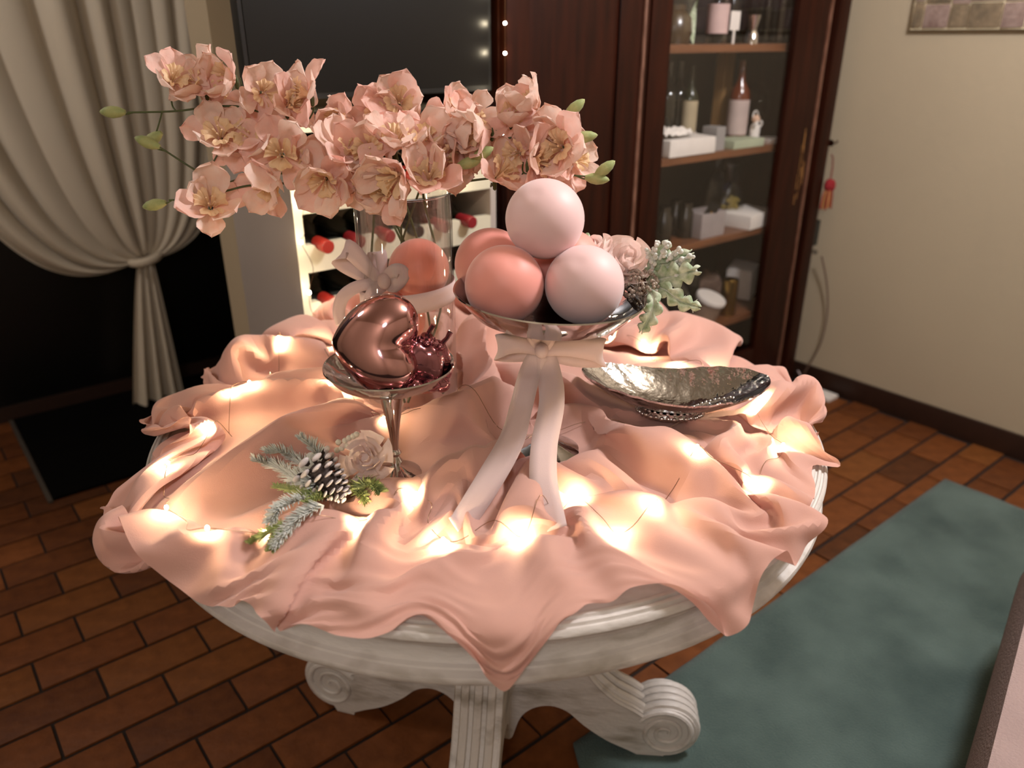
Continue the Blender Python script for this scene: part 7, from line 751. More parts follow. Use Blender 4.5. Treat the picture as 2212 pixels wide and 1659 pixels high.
    [5,9,11,-2,-7,-11,-7,2,2,4,-7,-8,6,10,11,2,3,-3,-20,-10,0,12,4,-1,5,1,-1,0,1,3,5,11,6,0,-5,-12,-17,-17,-3,1,3,8,6,3,-2,-3,-7,-4,3,5,-3,-8,2,14,3,-25,1,27,21,-3,-11,-1,4,6,-1,-2,-5,-2,2,-13,-26,6,6,10,8,7,-6,-6,0,9,10,1,0,-9,-5,7,11,2,-11,-3,0,-18,-4,8,4,17,1,-5,-3,5,3,-13,-21,-12],
    [9,-14,5,5,4,-2,-9,-4,4,9,0,-13,-4,5,5,8,8,16,-12,-23,-12,10,8,4,1,1,1,3,3,4,2,7,8,1,-2,-2,-11,-20,-15,-5,2,5,7,1,-1,-4,-4,-5,-4,2,0,3,3,12,-14,11,28,14,7,5,-1,-20,-26,0,8,8,-6,-6,-1,-5,-13,-13,3,28,4,12,1,-12,-11,-2,6,10,3,-5,6,2,-8,1,8,-7,-24,-9,-1,7,24,11,-2,-1,-6,-5,-10,-16,-10,6],
    [35,-15,-13,-4,2,1,-6,-2,1,2,14,-10,-15,1,6,0,-1,8,19,2,-7,-9,-8,-2,2,7,6,4,2,2,0,-1,9,8,-1,-1,-2,-13,-24,-6,-4,0,2,-8,-5,-4,-1,0,0,1,-2,4,-1,15,19,20,0,3,7,5,-7,-28,-14,1,-1,11,12,-6,-8,-4,-4,-10,5,4,19,6,8,2,-9,-15,-6,8,11,-1,-7,-1,8,7,-13,-23,-17,1,6,10,14,10,14,8,-5,-25,-26,-4,4,1],
    [21,13,-4,-5,-5,-6,-12,-8,-3,-1,13,16,-18,-16,7,9,3,-12,-5,18,19,-17,-12,2,4,7,5,4,4,-2,-10,-20,2,34,14,-4,2,-3,-15,-11,-23,-20,-6,16,16,7,1,-2,2,1,-8,2,-19,-14,5,-3,-3,1,4,1,3,9,14,1,3,-3,17,-4,-8,-3,-1,4,23,7,-4,7,0,-3,2,-7,-15,-9,9,12,5,-8,-17,-6,-20,-13,9,11,16,5,6,16,7,-4,-20,-25,0,2,2,13],
    [-1,15,7,3,-2,0,-10,-28,-15,1,3,21,19,-17,-14,12,11,6,-10,-18,8,14,-3,4,1,1,2,2,1,-3,-8,-13,-12,11,38,13,-5,2,-8,-38,-27,-8,-2,3,10,16,15,9,2,0,5,13,-4,-21,-6,-23,-15,1,0,-2,-2,7,24,1,2,2,7,1,-2,-1,0,-4,-2,20,20,6,2,0,-3,-2,-1,-17,-14,14,5,-4,-8,-29,-2,9,13,11,4,-1,-1,5,5,-15,-30,2,1,0,5,-1],
    [-6,14,-3,-3,7,4,6,-4,-21,-12,-5,-4,17,16,-24,-11,18,14,13,-4,-18,-6,6,7,-9,-8,-5,-9,-7,9,17,7,-11,-8,19,31,11,-4,2,-6,-9,-21,-15,-13,-8,-2,9,10,11,11,14,-11,2,-10,-16,26,-3,-22,-19,-6,4,13,8,2,0,0,-1,8,2,1,-2,1,1,0,15,12,9,5,1,0,-4,-2,-10,-9,-5,-6,-9,-10,11,17,11,3,-1,-3,2,-14,-20,-2,1,-5,-8,6,11,-11],
    [-36,21,18,4,3,0,6,14,-4,-9,-2,-3,-8,-2,7,-30,-12,10,13,26,6,-13,-12,-30,-4,0,-3,0,9,-2,0,18,5,-9,-1,20,28,10,-4,1,-2,-5,-7,-2,-3,-9,-20,-24,-5,6,15,14,3,27,-11,-30,-22,10,15,29,13,-1,-35,-8,1,1,-1,6,2,-1,0,6,10,0,2,7,6,6,6,2,0,-1,-5,-13,-22,-4,-5,7,2,5,23,12,-3,1,-7,-38,-10,7,13,-1,-9,2,4,-3],
    [-24,-3,28,18,-6,-1,5,6,9,-12,-9,5,1,-2,0,-5,-37,-7,18,14,-5,-5,27,-18,-14,-6,-7,4,-3,-8,-6,9,16,0,-3,0,17,30,10,-1,0,-1,-3,-2,-12,-17,-13,-7,-10,1,4,3,-10,-7,2,8,27,26,10,8,-2,-26,-22,-8,1,0,0,4,1,0,0,10,10,6,2,1,3,5,0,-3,-5,-2,-8,-11,-9,-2,-2,-4,1,27,4,10,10,-6,-27,-14,-7,-7,7,18,5,-6,-15,10],
    [-11,-5,-6,22,21,7,-2,-5,6,0,-20,0,8,9,4,9,-7,-36,-18,2,11,19,10,-6,-9,-5,-5,1,-22,-10,-2,-1,7,10,-5,-5,2,16,31,16,6,-2,-13,-25,-17,-4,4,7,13,13,-4,-14,-1,-1,5,5,19,-5,14,4,-10,-18,-5,-18,-1,2,1,2,1,-1,3,14,10,5,1,-1,1,-5,-20,-14,-10,-6,8,6,8,-2,5,10,-3,6,3,1,-5,-5,-8,5,-14,-5,13,-3,1,-2,-6,-3],
    [-21,3,1,-2,14,27,10,-8,-4,2,-5,-15,8,7,6,6,4,-3,-16,-35,-4,39,1,-13,-4,-3,-4,-12,-6,0,-3,-4,2,3,-7,-1,1,1,12,13,5,-4,-9,-2,5,2,-2,12,18,1,-13,-5,2,0,6,19,10,1,6,-8,-21,-7,-2,-15,-6,0,1,3,1,0,7,16,8,1,1,-2,-13,-29,-18,-3,2,3,-2,1,6,13,21,6,-1,-4,0,-7,-5,-13,-1,-5,13,3,-6,-2,13,-2,-8,-8],
    [-30,-3,4,0,1,10,22,8,-1,2,3,-18,-10,17,11,5,-8,-5,-24,-12,7,9,11,9,1,-5,-8,-19,7,-3,-1,2,-5,-11,-5,1,1,1,4,10,5,-2,-2,7,1,-6,4,24,10,-3,-4,-10,-2,1,18,5,2,9,-3,-11,-15,-1,1,-12,-11,0,1,2,2,0,11,17,4,1,-2,-12,-21,-14,-4,-8,-3,3,-2,-1,2,0,8,23,32,4,-21,-19,-12,-2,3,0,5,3,-3,15,-7,-12,-6,1],
    [-13,-8,-9,0,1,1,7,13,7,6,5,-6,-20,-3,14,21,6,-8,-12,2,-6,-24,17,26,-7,-17,-3,7,-2,3,13,7,-15,-16,-14,-8,-2,1,3,9,6,-3,7,-4,-5,6,16,19,0,-4,3,1,-16,24,7,2,-3,-5,-8,-5,-5,0,-1,-8,-16,-2,1,2,1,4,17,12,2,-1,-7,-18,-14,-4,-2,-4,-3,2,1,-5,3,6,5,8,11,-8,2,-3,-12,12,-19,7,22,6,-8,-18,-16,1,3,3],
    [3,-3,-11,-5,-3,-6,-4,9,6,11,10,6,-4,-30,-9,11,16,25,15,-12,-15,-9,-16,-4,0,12,7,0,0,-2,0,12,0,-3,-14,-16,-11,-3,2,7,8,0,1,-4,4,15,5,5,5,2,5,-3,5,3,-3,-5,-3,-4,0,-3,6,2,2,-6,-18,-8,0,-3,-3,14,23,7,0,-3,-15,-17,-9,0,1,2,-4,-7,6,-3,5,11,11,9,5,-6,-5,-23,1,-5,-4,13,3,-4,1,-14,-1,7,4,0],
    [-15,9,7,-1,0,1,-4,-10,-7,2,11,9,0,-19,-17,5,1,17,26,16,6,-20,-41,4,18,2,1,-1,0,1,-2,7,25,1,-9,-17,-22,-15,-5,6,10,2,-10,6,21,11,-8,-3,9,3,5,2,-7,-27,-10,6,4,6,6,7,10,-1,3,0,-15,-16,-1,-3,3,21,16,1,-1,-10,-19,-13,-4,1,3,3,0,-8,2,18,10,6,4,2,-1,-6,-33,-10,16,0,22,-2,1,3,-13,-1,4,-1,-4,-3],
    [-15,6,8,3,1,0,-5,-9,-5,-4,1,9,3,-3,-14,6,25,2,-5,0,-5,-13,9,5,0,0,12,-12,9,2,0,-10,18,11,-1,-5,-11,-21,-20,-8,5,1,15,27,14,-26,-3,5,2,2,8,16,6,-23,-31,-7,2,4,5,10,16,1,-1,4,-6,-20,-11,-3,14,23,8,0,-5,-19,-17,-6,0,2,5,4,1,14,0,11,26,-5,-7,-7,-19,-21,-11,14,2,8,21,2,-5,-20,-11,10,7,4,1,-1],
    [-5,2,4,0,0,-2,-1,-3,-2,-5,-3,-1,-4,6,-5,-13,4,1,4,4,1,8,12,-2,0,6,6,-12,1,7,15,-2,-1,6,8,1,-2,-7,-20,-32,-9,13,45,14,-10,-14,-8,-5,3,-2,-6,1,-4,-1,0,-5,-4,-2,-2,6,26,4,-2,3,1,-21,-25,3,31,16,1,-1,-15,-22,-9,-1,2,5,6,5,6,3,0,-4,1,9,-3,-7,-19,-12,13,11,-1,4,16,7,-20,-14,12,1,-2,-2,10,12],
    [-5,-2,-1,2,0,5,-1,-1,2,4,1,-10,-1,-1,2,-20,-3,15,9,13,18,7,-7,-15,7,-6,-4,-3,-12,10,10,5,-8,5,14,9,3,1,-2,-18,-18,3,-5,15,5,0,-12,-9,-1,-3,-6,-8,-2,6,11,-3,-5,-1,2,6,10,6,-2,1,3,-5,-14,10,14,3,-1,-10,-24,-13,-2,3,6,7,5,3,5,-2,3,11,-31,-2,1,-4,-9,10,31,-4,-8,11,-5,-5,-15,-1,15,7,3,-2,3,-1],
    [-20,-1,1,4,5,5,3,-4,5,3,-8,-4,11,-4,15,-1,-8,-33,-9,10,8,30,27,2,0,-5,-24,2,-5,2,-13,-17,-10,8,21,24,13,4,1,0,3,-2,-38,1,11,7,-4,-15,-3,-5,-7,-4,4,8,4,-3,0,3,7,4,-3,7,0,-4,2,-2,-6,13,6,1,-8,-18,-20,-2,7,9,7,6,1,0,-1,-2,9,-25,-8,-8,-1,1,22,16,-18,-1,15,-3,-10,-7,-5,-4,9,10,16,0,0,1],
    [-27,-2,2,4,10,5,3,-2,-2,-2,6,17,-11,-3,14,8,-1,-24,2,11,-11,17,12,13,5,-2,-2,4,-13,-34,-26,-4,-3,0,7,15,20,16,11,5,-2,-4,-11,-6,-15,13,9,-19,-6,-7,-7,5,8,6,-3,-5,3,5,5,1,-2,5,2,-4,3,0,-5,11,2,-8,-17,-9,0,11,10,7,6,1,1,-4,-3,-2,-16,4,8,-34,-10,0,4,7,0,14,-4,-1,-2,-5,-2,0,0,6,18,14,-1,2],
    [-3,-17,-4,1,5,5,7,-2,-3,2,10,5,-5,4,-15,7,14,2,-1,-29,3,9,1,30,10,6,3,3,0,-9,-17,-16,-21,-14,-4,7,5,12,16,22,-8,-10,-1,-21,-13,4,9,3,-1,-5,6,17,13,1,-8,-15,1,5,2,0,-2,5,2,-3,-3,0,-1,2,-11,-10,-3,2,18,12,5,4,1,2,-1,-2,5,7,-2,-8,-32,-14,-13,-2,0,7,15,-5,-3,-2,-5,0,0,4,2,15,7,16,1,-3],
    [22,-30,-11,-2,1,3,7,6,7,3,1,-7,-10,6,8,7,-2,15,-2,-13,-11,-30,-2,3,8,29,22,15,3,1,-1,-6,-17,-27,-20,-5,-5,2,6,7,6,-7,5,-25,3,-5,3,2,-2,25,32,11,-6,-7,-3,-9,1,2,0,1,-1,5,1,-1,-10,-8,-3,-9,-4,3,-6,-4,6,5,8,7,8,8,10,8,-1,-6,-6,-8,0,-2,-25,-16,0,0,9,15,7,-19,-4,-6,1,19,10,-1,-1,7,13,2],
    [19,-8,-23,-8,-2,1,7,23,7,-1,-7,-15,-1,17,9,-11,-9,16,-10,16,4,-38,-20,-9,1,5,15,30,25,12,0,-5,-4,-17,-31,-25,-2,2,2,1,14,1,10,-18,3,4,11,5,-19,-14,11,12,-4,-11,6,20,9,2,0,0,0,1,-1,0,4,3,-10,-20,1,3,-12,-7,-4,-3,-2,-1,1,1,6,14,3,-17,-1,4,23,6,-7,-19,-7,-1,8,8,-13,0,-1,4,30,23,-8,-8,-10,-14,19,19],
    [7,12,-16,-19,-6,-1,1,12,8,4,-2,-6,10,10,-19,-20,2,12,-1,-5,2,6,-8,-15,-7,-3,1,6,21,26,18,5,2,-1,-13,-33,-19,-8,-1,7,-1,4,13,4,0,11,0,0,-9,-2,-2,-19,-7,12,14,19,4,-1,0,2,-14,-20,-3,4,12,4,2,15,-6,-21,0,4,0,2,-1,-1,-3,-5,-6,6,-6,3,20,2,-14,14,5,-14,-17,-4,1,-1,1,1,-5,21,9,3,6,7,-6,13,4,-6],
    [-1,8,7,-21,-14,-4,0,5,9,6,4,-5,4,-6,-5,3,-4,-9,-2,-1,6,26,-6,-7,-16,-13,-4,-1,3,13,25,25,12,0,0,-11,-24,-20,7,7,-27,0,2,29,0,0,0,0,0,0,-18,15,13,5,-9,4,1,0,3,-12,-30,-7,5,-1,4,16,0,-18,-6,-6,7,1,3,1,2,0,-2,-2,-5,0,7,26,-20,8,16,6,0,-3,-17,-13,-1,10,14,-17,-7,14,11,1,-3,11,21,7,-23,-18],
    [-1,0,8,1,-21,-11,-3,2,8,8,8,3,11,-4,-2,-6,-19,-7,12,16,9,-7,-5,0,-5,-10,-16,-7,-2,2,9,23,29,14,-1,0,-9,-18,-9,-20,-1,24,-3,0,0,0,0,0,0,0,-4,-11,13,12,-3,9,2,3,-11,-36,-12,6,2,-3,0,21,12,-3,5,-8,-9,-3,-3,1,-5,3,6,4,12,17,-8,-19,5,5,-9,-7,15,8,-3,-20,-10,1,11,11,7,7,-5,-4,7,1,4,-1,3,-2],
    [27,-3,1,0,-24,-18,-7,-2,4,7,8,10,3,-1,0,-16,-4,7,4,2,-3,-6,11,0,6,-1,-15,-18,-8,-4,1,4,22,33,16,-1,0,-12,-28,15,-4,-9,2,1,0,0,0,0,0,0,0,-6,-14,1,35,7,-3,-6,-30,-21,1,2,2,27,12,-19,12,6,6,-8,-3,-1,5,1,-2,8,12,-2,3,3,4,-7,-15,-10,-5,9,2,4,1,-10,-20,-8,-5,13,21,7,4,-2,7,-5,-7,-1,8,8],
    [27,2,-3,0,-4,-27,-15,-5,0,5,7,10,-11,11,5,-11,9,3,-4,-7,-2,10,0,12,0,-8,-6,-11,-14,-9,-5,-1,1,18,39,17,2,0,-26,-33,11,13,0,0,0,0,0,0,0,0,0,0,0,4,8,0,3,-17,-29,-6,3,-4,13,37,17,-4,1,2,-21,-13,4,5,1,0,-2,-8,15,18,3,-2,8,-2,-1,-9,5,-3,-12,-4,3,4,-14,-24,1,27,12,-9,1,3,2,-17,-2,4,7,16],
    [8,8,4,0,6,-9,-25,-13,-3,2,4,11,-7,5,4,8,1,-2,-2,0,0,0,13,-1,-10,-6,3,0,-7,-13,-12,-6,-3,0,11,37,23,5,-6,-22,-3,-3,0,0,0,0,0,0,0,0,0,0,0,-13,0,6,1,-24,-9,0,0,6,9,2,19,30,7,-12,-20,-3,1,0,-1,-4,2,-2,5,17,12,-4,3,1,1,-1,3,-14,2,3,-4,0,-3,-7,-5,1,-6,4,8,9,-11,-8,-2,-1,4,14],
    [-15,16,13,3,3,2,-13,-19,-9,-1,1,9,-5,-3,2,28,2,-12,0,5,-4,0,3,-8,-5,1,4,5,0,-5,-10,-13,-9,-10,1,10,24,29,13,-10,-24,1,0,0,0,0,0,0,0,0,0,0,0,3,-6,0,-7,-24,-3,-2,7,18,6,-18,-4,13,13,4,-9,8,1,-1,-4,0,3,3,-7,5,11,6,8,5,2,-1,-4,-5,5,-5,-4,0,1,-2,-1,0,-2,-10,-2,-6,-2,13,0,-6,1,0],
    [-27,14,14,13,2,4,-2,-18,-16,-6,2,5,0,-6,-7,7,7,14,1,-4,3,3,-4,-6,1,5,5,4,3,3,6,7,-7,-43,-20,0,-1,14,33,9,-5,-7,0,0,0,0,0,0,0,0,0,0,0,-4,-6,2,-12,-10,-4,9,19,6,2,-8,-16,-7,7,12,5,11,-2,-4,-2,0,3,4,-7,-3,4,9,10,5,2,-3,-21,-8,11,16,1,-2,2,-4,-2,-1,4,2,0,-9,1,13,3,-17,-16,1],
    [-31,2,8,24,13,-2,3,-6,-20,-12,0,0,3,-11,8,23,5,-8,5,3,-5,-2,-6,5,8,6,4,2,2,3,3,3,1,-15,-39,-25,2,-2,29,34,17,-28,-4,0,0,0,0,0,0,0,0,0,0,0,-3,-8,-20,0,14,14,9,4,7,5,-3,-4,-7,-4,15,9,-1,-1,-2,-4,-1,-2,-8,-8,-1,5,12,0,-4,-12,-12,0,9,20,13,-5,-1,-2,-6,-4,-2,4,-4,8,2,-5,9,2,-21,-25],
    [-32,-1,3,10,28,4,-1,1,-12,-18,-5,-4,2,-6,18,0,8,19,-15,-3,8,5,2,6,6,5,2,0,-1,-1,-2,0,-5,9,-12,-26,-7,-18,-1,3,12,18,1,0,0,0,0,0,0,0,0,0,0,22,7,-40,-27,19,42,13,3,5,1,1,0,-3,-2,-7,7,-4,-3,0,-2,-1,9,4,-7,-16,-14,-2,11,-4,-12,-12,-3,8,10,4,14,10,-4,-5,-4,-3,8,7,4,4,-7,-11,-6,5,-2,-25],
    [-7,7,4,-8,2,8,2,2,-2,-21,-19,-4,9,15,19,-5,8,2,3,6,4,2,1,1,1,1,2,3,1,-2,-6,-5,-7,7,5,-13,-34,5,1,27,26,0,-33,-8,0,0,0,0,0,0,0,0,10,-15,-9,-16,25,31,4,9,1,1,2,-4,-4,-5,-4,-2,1,2,0,-2,4,9,2,1,3,-3,-16,-13,0,-11,-12,-3,2,8,-3,0,15,14,5,-5,3,1,2,1,2,4,1,-18,-27,2,6,2],
    [-8,-1,3,6,-5,6,3,2,3,0,-29,-15,14,19,11,7,1,-5,19,3,1,-1,-1,0,0,-1,1,0,3,2,-2,-13,-13,4,7,5,-8,-11,4,-12,24,5,-9,-19,0,0,0,0,2,-2,0,8,-7,-11,1,31,20,4,-4,4,-3,-4,-3,-4,-5,-2,-1,-1,-1,3,4,4,6,5,1,0,1,-1,-10,-15,-14,-12,-5,0,2,8,2,5,1,2,14,0,4,2,-4,1,0,4,1,-3,-22,-25,2,7],
    [20,-21,-10,2,7,-13,-6,0,1,22,11,-10,-2,-3,-11,2,10,23,12,0,1,1,-1,-1,-2,0,0,1,-3,-7,-10,-13,-2,3,4,8,2,-6,-6,-13,5,6,12,-9,-1,-2,-1,0,5,-5,14,-4,15,16,-6,7,1,1,0,0,3,-5,-7,1,2,0,-3,-1,-2,-1,4,6,5,1,-1,-2,-2,-1,-2,-12,-27,-10,0,0,3,7,4,0,1,-3,14,10,12,-1,-5,-5,-1,2,-10,-4,-1,-17,-15,5],
    [28,-11,-11,-7,1,4,5,-2,-2,6,15,-8,-11,-1,3,2,-10,-4,4,9,7,5,3,1,1,0,0,-4,-17,-15,-10,-7,-3,-1,2,4,20,27,-22,-2,-11,6,24,25,-27,-12,3,-2,-12,7,19,5,2,10,6,0,-1,1,2,1,-2,1,1,0,1,-1,1,-1,0,1,-5,1,-1,-1,-2,-1,1,0,4,-10,-36,-5,1,-1,4,4,-1,-2,2,1,11,22,6,-1,0,-3,-2,-10,-16,-8,2,3,-10,-10],
    [31,-3,-10,-8,-4,2,6,3,4,-3,6,7,-6,-16,-15,-5,-17,-10,2,2,9,10,9,7,3,1,-1,-21,-14,-3,2,4,4,1,5,6,0,-10,-4,24,2,23,2,19,4,2,-6,-4,-16,3,-6,-9,3,13,7,2,-1,1,6,0,-6,-2,0,0,0,0,-3,-6,-9,-17,-21,4,8,5,6,8,6,3,-5,-15,-9,1,0,1,5,3,-3,-1,-3,6,5,25,8,0,0,1,-13,-28,-7,-1,0,4,3,-8],
    [29,4,-2,-14,-7,7,-1,-1,13,-5,2,6,2,-15,-16,-5,-2,-3,-15,-26,-4,10,7,8,9,8,-3,-8,-4,-6,-5,1,1,8,0,3,2,7,6,-4,-21,6,23,29,25,2,-6,-7,-15,-38,7,34,1,-2,5,-5,2,8,1,-8,-4,-1,-4,-3,-5,-8,-10,-8,-9,-7,-6,-4,1,3,1,-2,-1,11,19,0,1,1,-1,1,5,2,0,-4,-4,19,14,10,1,-1,-4,-16,-24,-11,1,0,0,2,4,4],
    [31,1,2,-3,-19,-8,1,19,10,-4,-8,-7,17,0,-28,-22,18,-1,-15,-4,-15,-16,-5,2,6,15,13,16,2,-7,-10,-8,3,30,18,3,-6,-20,-12,-18,0,-2,21,10,30,15,-6,-23,-12,6,1,8,9,-5,-3,12,6,-5,-16,-9,-2,-7,-8,-11,-12,-8,-3,5,3,0,3,-8,-3,0,-1,0,1,2,8,17,8,-1,1,6,2,2,-3,1,12,17,4,1,-2,-9,-18,-20,-10,0,-1,1,1,1,3,4],
    [5,-1,-3,4,6,10,3,1,-1,3,-17,2,9,13,-4,-26,-12,-8,7,11,-7,-16,-15,-12,-5,-4,11,27,19,3,-5,-9,-1,11,33,7,-5,-8,-19,-5,0,-10,3,5,13,0,-17,-1,4,24,3,-5,2,8,1,-5,-13,-13,-7,-6,-10,-11,-8,-4,-1,-1,2,2,3,3,4,-2,-6,-3,0,0,2,1,0,16,13,2,5,15,-2,-10,6,12,16,3,1,-4,-19,-18,-16,-8,-1,0,2,0,2,2,2,3],
    [-12,3,1,-4,3,10,8,-10,-9,-1,7,24,-7,1,5,-2,-6,-11,4,7,-7,-5,-6,-13,-17,-14,-5,11,30,24,4,-10,-10,-6,19,23,10,-3,-5,-14,-11,-11,-6,0,6,7,-4,6,6,14,3,1,-4,-6,-11,-10,-6,-8,-9,-12,-8,0,2,-1,-1,1,2,-1,2,2,7,2,-4,-5,-2,0,1,2,-2,5,14,6,3,12,26,-12,5,15,3,1,-5,-22,-25,-12,-4,0,0,1,1,2,2,2,2,4],
    [-14,1,1,-1,1,2,7,12,-10,-9,19,3,-3,0,1,-2,-11,3,17,6,-6,-11,-5,-2,-5,-15,-14,-12,8,24,18,0,-5,-16,-3,24,30,14,-1,-10,-14,-10,-11,-4,-3,18,23,-16,-12,-16,-1,-2,3,1,-4,-6,-7,-12,-8,0,3,-1,-2,-1,1,3,1,-2,-1,7,11,3,-1,-2,-8,-3,1,7,-9,-2,17,13,2,-12,24,27,4,2,1,-7,-24,-26,-12,-2,0,1,1,4,2,3,2,1,2,1],
    [-14,1,-1,5,5,7,11,6,1,-2,-24,-14,16,3,5,-4,-1,0,4,11,16,-4,-14,-10,-3,2,-4,-19,-17,5,17,6,13,10,-4,1,11,13,6,1,-4,-14,-27,-18,-2,12,34,2,-8,-30,-20,2,3,6,0,-6,-11,-8,1,2,0,-2,0,2,5,4,2,2,5,8,7,5,10,4,-12,-17,-11,0,-6,-6,8,26,14,-12,4,27,13,3,-9,-26,-25,-10,-1,0,2,4,11,12,-1,-4,-2,-1,-1,1],
    [-12,9,3,10,8,1,-15,1,11,5,-15,-13,-8,1,18,3,-7,3,-13,6,22,16,-2,-11,-13,-9,-1,9,-19,-18,9,28,-4,11,-1,-3,5,12,6,2,0,4,-7,-27,-19,-6,5,20,13,8,-39,-12,-1,1,-5,-12,-8,2,2,-1,-3,9,5,4,3,5,4,5,6,6,1,6,6,1,-4,-13,-13,-11,2,-8,-2,14,41,16,-4,1,8,-12,-30,-23,-6,-1,2,4,7,11,10,5,1,-2,-5,-4,-2,-2],
    [-13,9,12,4,-1,-1,-11,-13,7,15,10,-9,-8,12,0,2,-8,-10,-12,0,10,26,12,2,-6,-13,-17,-6,17,-7,-28,19,3,9,2,0,3,11,11,2,1,5,6,-8,-27,-29,-7,26,5,6,-18,-8,-8,-8,-11,-7,2,2,-6,-2,17,38,12,-10,-11,-6,3,5,3,0,1,5,2,-4,-2,1,-11,-17,11,-6,2,-4,16,28,10,5,-16,-35,-21,-2,2,4,7,9,7,7,5,-1,4,1,-1,-3,-5,-3],
    [-12,0,5,1,3,8,15,-1,-5,-6,7,7,-13,-14,-2,0,0,7,2,-4,-2,9,14,11,5,-1,-11,-24,-21,1,12,-12,14,5,-2,-3,5,13,18,11,0,6,4,2,-4,-6,-13,-21,-4,1,-10,-28,7,-10,-5,3,9,-10,-3,18,32,12,-3,-4,-8,-6,-1,2,0,0,1,2,3,-2,-8,-4,6,-1,3,4,-3,-8,-10,36,11,-11,-36,-17,4,1,1,6,13,7,4,0,-1,0,5,2,1,-2,-2,-5],
    [-13,0,1,1,-1,1,15,16,6,-4,-5,-4,-15,-13,4,14,3,2,20,-2,-8,-11,-1,5,5,9,3,-5,-22,-3,2,-1,0,-21,-6,2,2,8,23,26,12,2,-1,-1,1,-10,-11,-10,8,-20,7,-28,-14,-4,19,-4,-14,-1,18,23,13,-3,-3,-2,-4,-6,0,0,0,0,1,3,-1,0,-7,1,3,0,-10,26,-9,9,-8,-12,-4,9,18,4,-9,-4,-8,-9,4,1,3,-1,-2,2,4,4,0,1,-3,-3],
    [-12,-2,0,0,-1,-1,1,1,-1,4,-7,-3,11,3,10,19,9,-4,-13,-6,-5,-20,-17,-10,1,7,-1,14,21,2,0,0,0,-15,-7,-3,0,2,7,20,26,-1,-8,-6,-15,-12,6,6,2,1,19,-5,-33,-9,-2,-2,1,17,17,13,1,-7,-2,0,-4,-3,-3,-1,0,1,0,-1,2,2,-4,-2,2,6,6,12,4,0,-13,-31,-6,0,28,26,5,-3,0,-1,-3,-12,-11,-8,-4,-1,8,5,0,-1,0,-3],
    [-11,-3,-2,-1,-1,-1,4,3,-5,-8,-4,8,36,24,-8,-19,10,5,-27,-26,-7,-9,-2,4,0,3,20,20,2,-5,0,0,0,4,-9,-14,-2,1,3,5,3,-12,0,1,-4,14,-6,19,5,5,-14,4,0,-4,-28,7,18,11,13,6,-6,-8,-2,-1,-1,-3,-4,-1,0,0,0,0,0,3,8,-6,3,-6,-13,-9,20,-8,-14,-5,0,-4,6,30,27,5,-2,-1,-6,5,0,-7,-13,-8,0,-1,-3,-1,3,0],
    [-10,-2,-1,-1,4,6,-4,-18,-8,-1,18,32,6,7,5,-1,-3,-7,-4,-26,-29,-1,18,35,8,-11,-11,-4,18,-9,-6,1,5,23,-9,-26,-9,0,0,2,-11,-13,1,9,-2,-2,2,16,17,6,-7,25,4,-14,-25,4,0,19,10,-2,-7,-9,0,1,-1,-2,-4,-2,0,-1,-1,-3,0,2,14,5,3,2,-8,-29,3,-10,1,2,-11,-2,-3,8,31,28,5,-3,-11,-3,3,7,5,-7,-19,-7,10,-2,-4,0],
    [-9,1,1,6,7,-6,-22,-10,8,19,24,11,-5,-7,0,7,-20,-15,11,2,-13,5,4,16,24,4,-6,-20,-16,29,17,-16,-22,-7,-7,-1,-6,-3,3,2,-11,-3,-14,-12,16,4,4,0,9,11,7,19,-6,-25,12,-1,19,7,-1,-6,-8,-3,1,-1,0,-2,-3,-2,-1,0,-1,-4,-1,-1,5,14,-8,-11,-8,1,-3,5,10,-3,-21,0,-1,-7,7,32,24,3,-3,-14,-9,-2,5,7,4,3,-8,-4,-2,0],
    [-8,6,3,3,-6,-11,-5,10,22,12,2,-8,-8,-6,-5,2,8,-6,-18,2,14,-4,5,4,18,14,4,-2,-17,-10,19,0,-14,-30,-2,9,-5,-3,8,-8,-10,4,-3,-10,2,0,3,-2,-7,21,29,-19,-15,9,26,-3,3,-3,-3,-1,-1,-1,0,0,-1,0,-4,-4,1,0,-1,-5,-2,-4,-7,-2,-3,2,14,2,-5,27,-9,5,14,-4,-5,-20,-17,2,30,11,6,0,-10,-13,-10,-5,3,2,5,10,5,1],
    [-6,4,7,-2,-20,-8,13,20,6,-2,-6,-8,-4,-1,-1,-4,3,10,0,2,17,-17,10,5,2,1,3,2,1,-12,9,6,-1,-16,-7,-4,-2,9,-14,-30,-11,8,5,11,-4,-2,-5,-12,-5,13,11,-10,10,48,-1,-12,-35,0,8,10,14,2,0,-1,0,-2,1,-1,-5,0,-1,-4,-4,-1,-3,2,9,2,0,3,-10,23,22,5,-8,0,-3,-6,-8,-10,-8,7,8,8,4,-3,-12,-12,-10,-3,3,4,4,5],
    [1,-5,-2,6,15,6,-2,-8,-12,-4,-1,-1,1,2,-2,-3,-7,-2,5,14,6,16,-1,0,-12,-19,-18,-15,15,40,10,3,2,-3,-6,-9,-4,-14,-39,11,23,-11,-3,12,-7,-6,-2,-2,-9,-1,11,4,14,8,-27,11,13,-8,-3,3,9,13,2,1,-2,2,17,4,-15,-13,-2,-4,-6,0,2,4,6,11,-10,-1,-11,1,27,16,-11,7,-4,3,-5,-17,-22,3,8,10,8,7,1,-2,-12,-11,-8,-2,1,3],
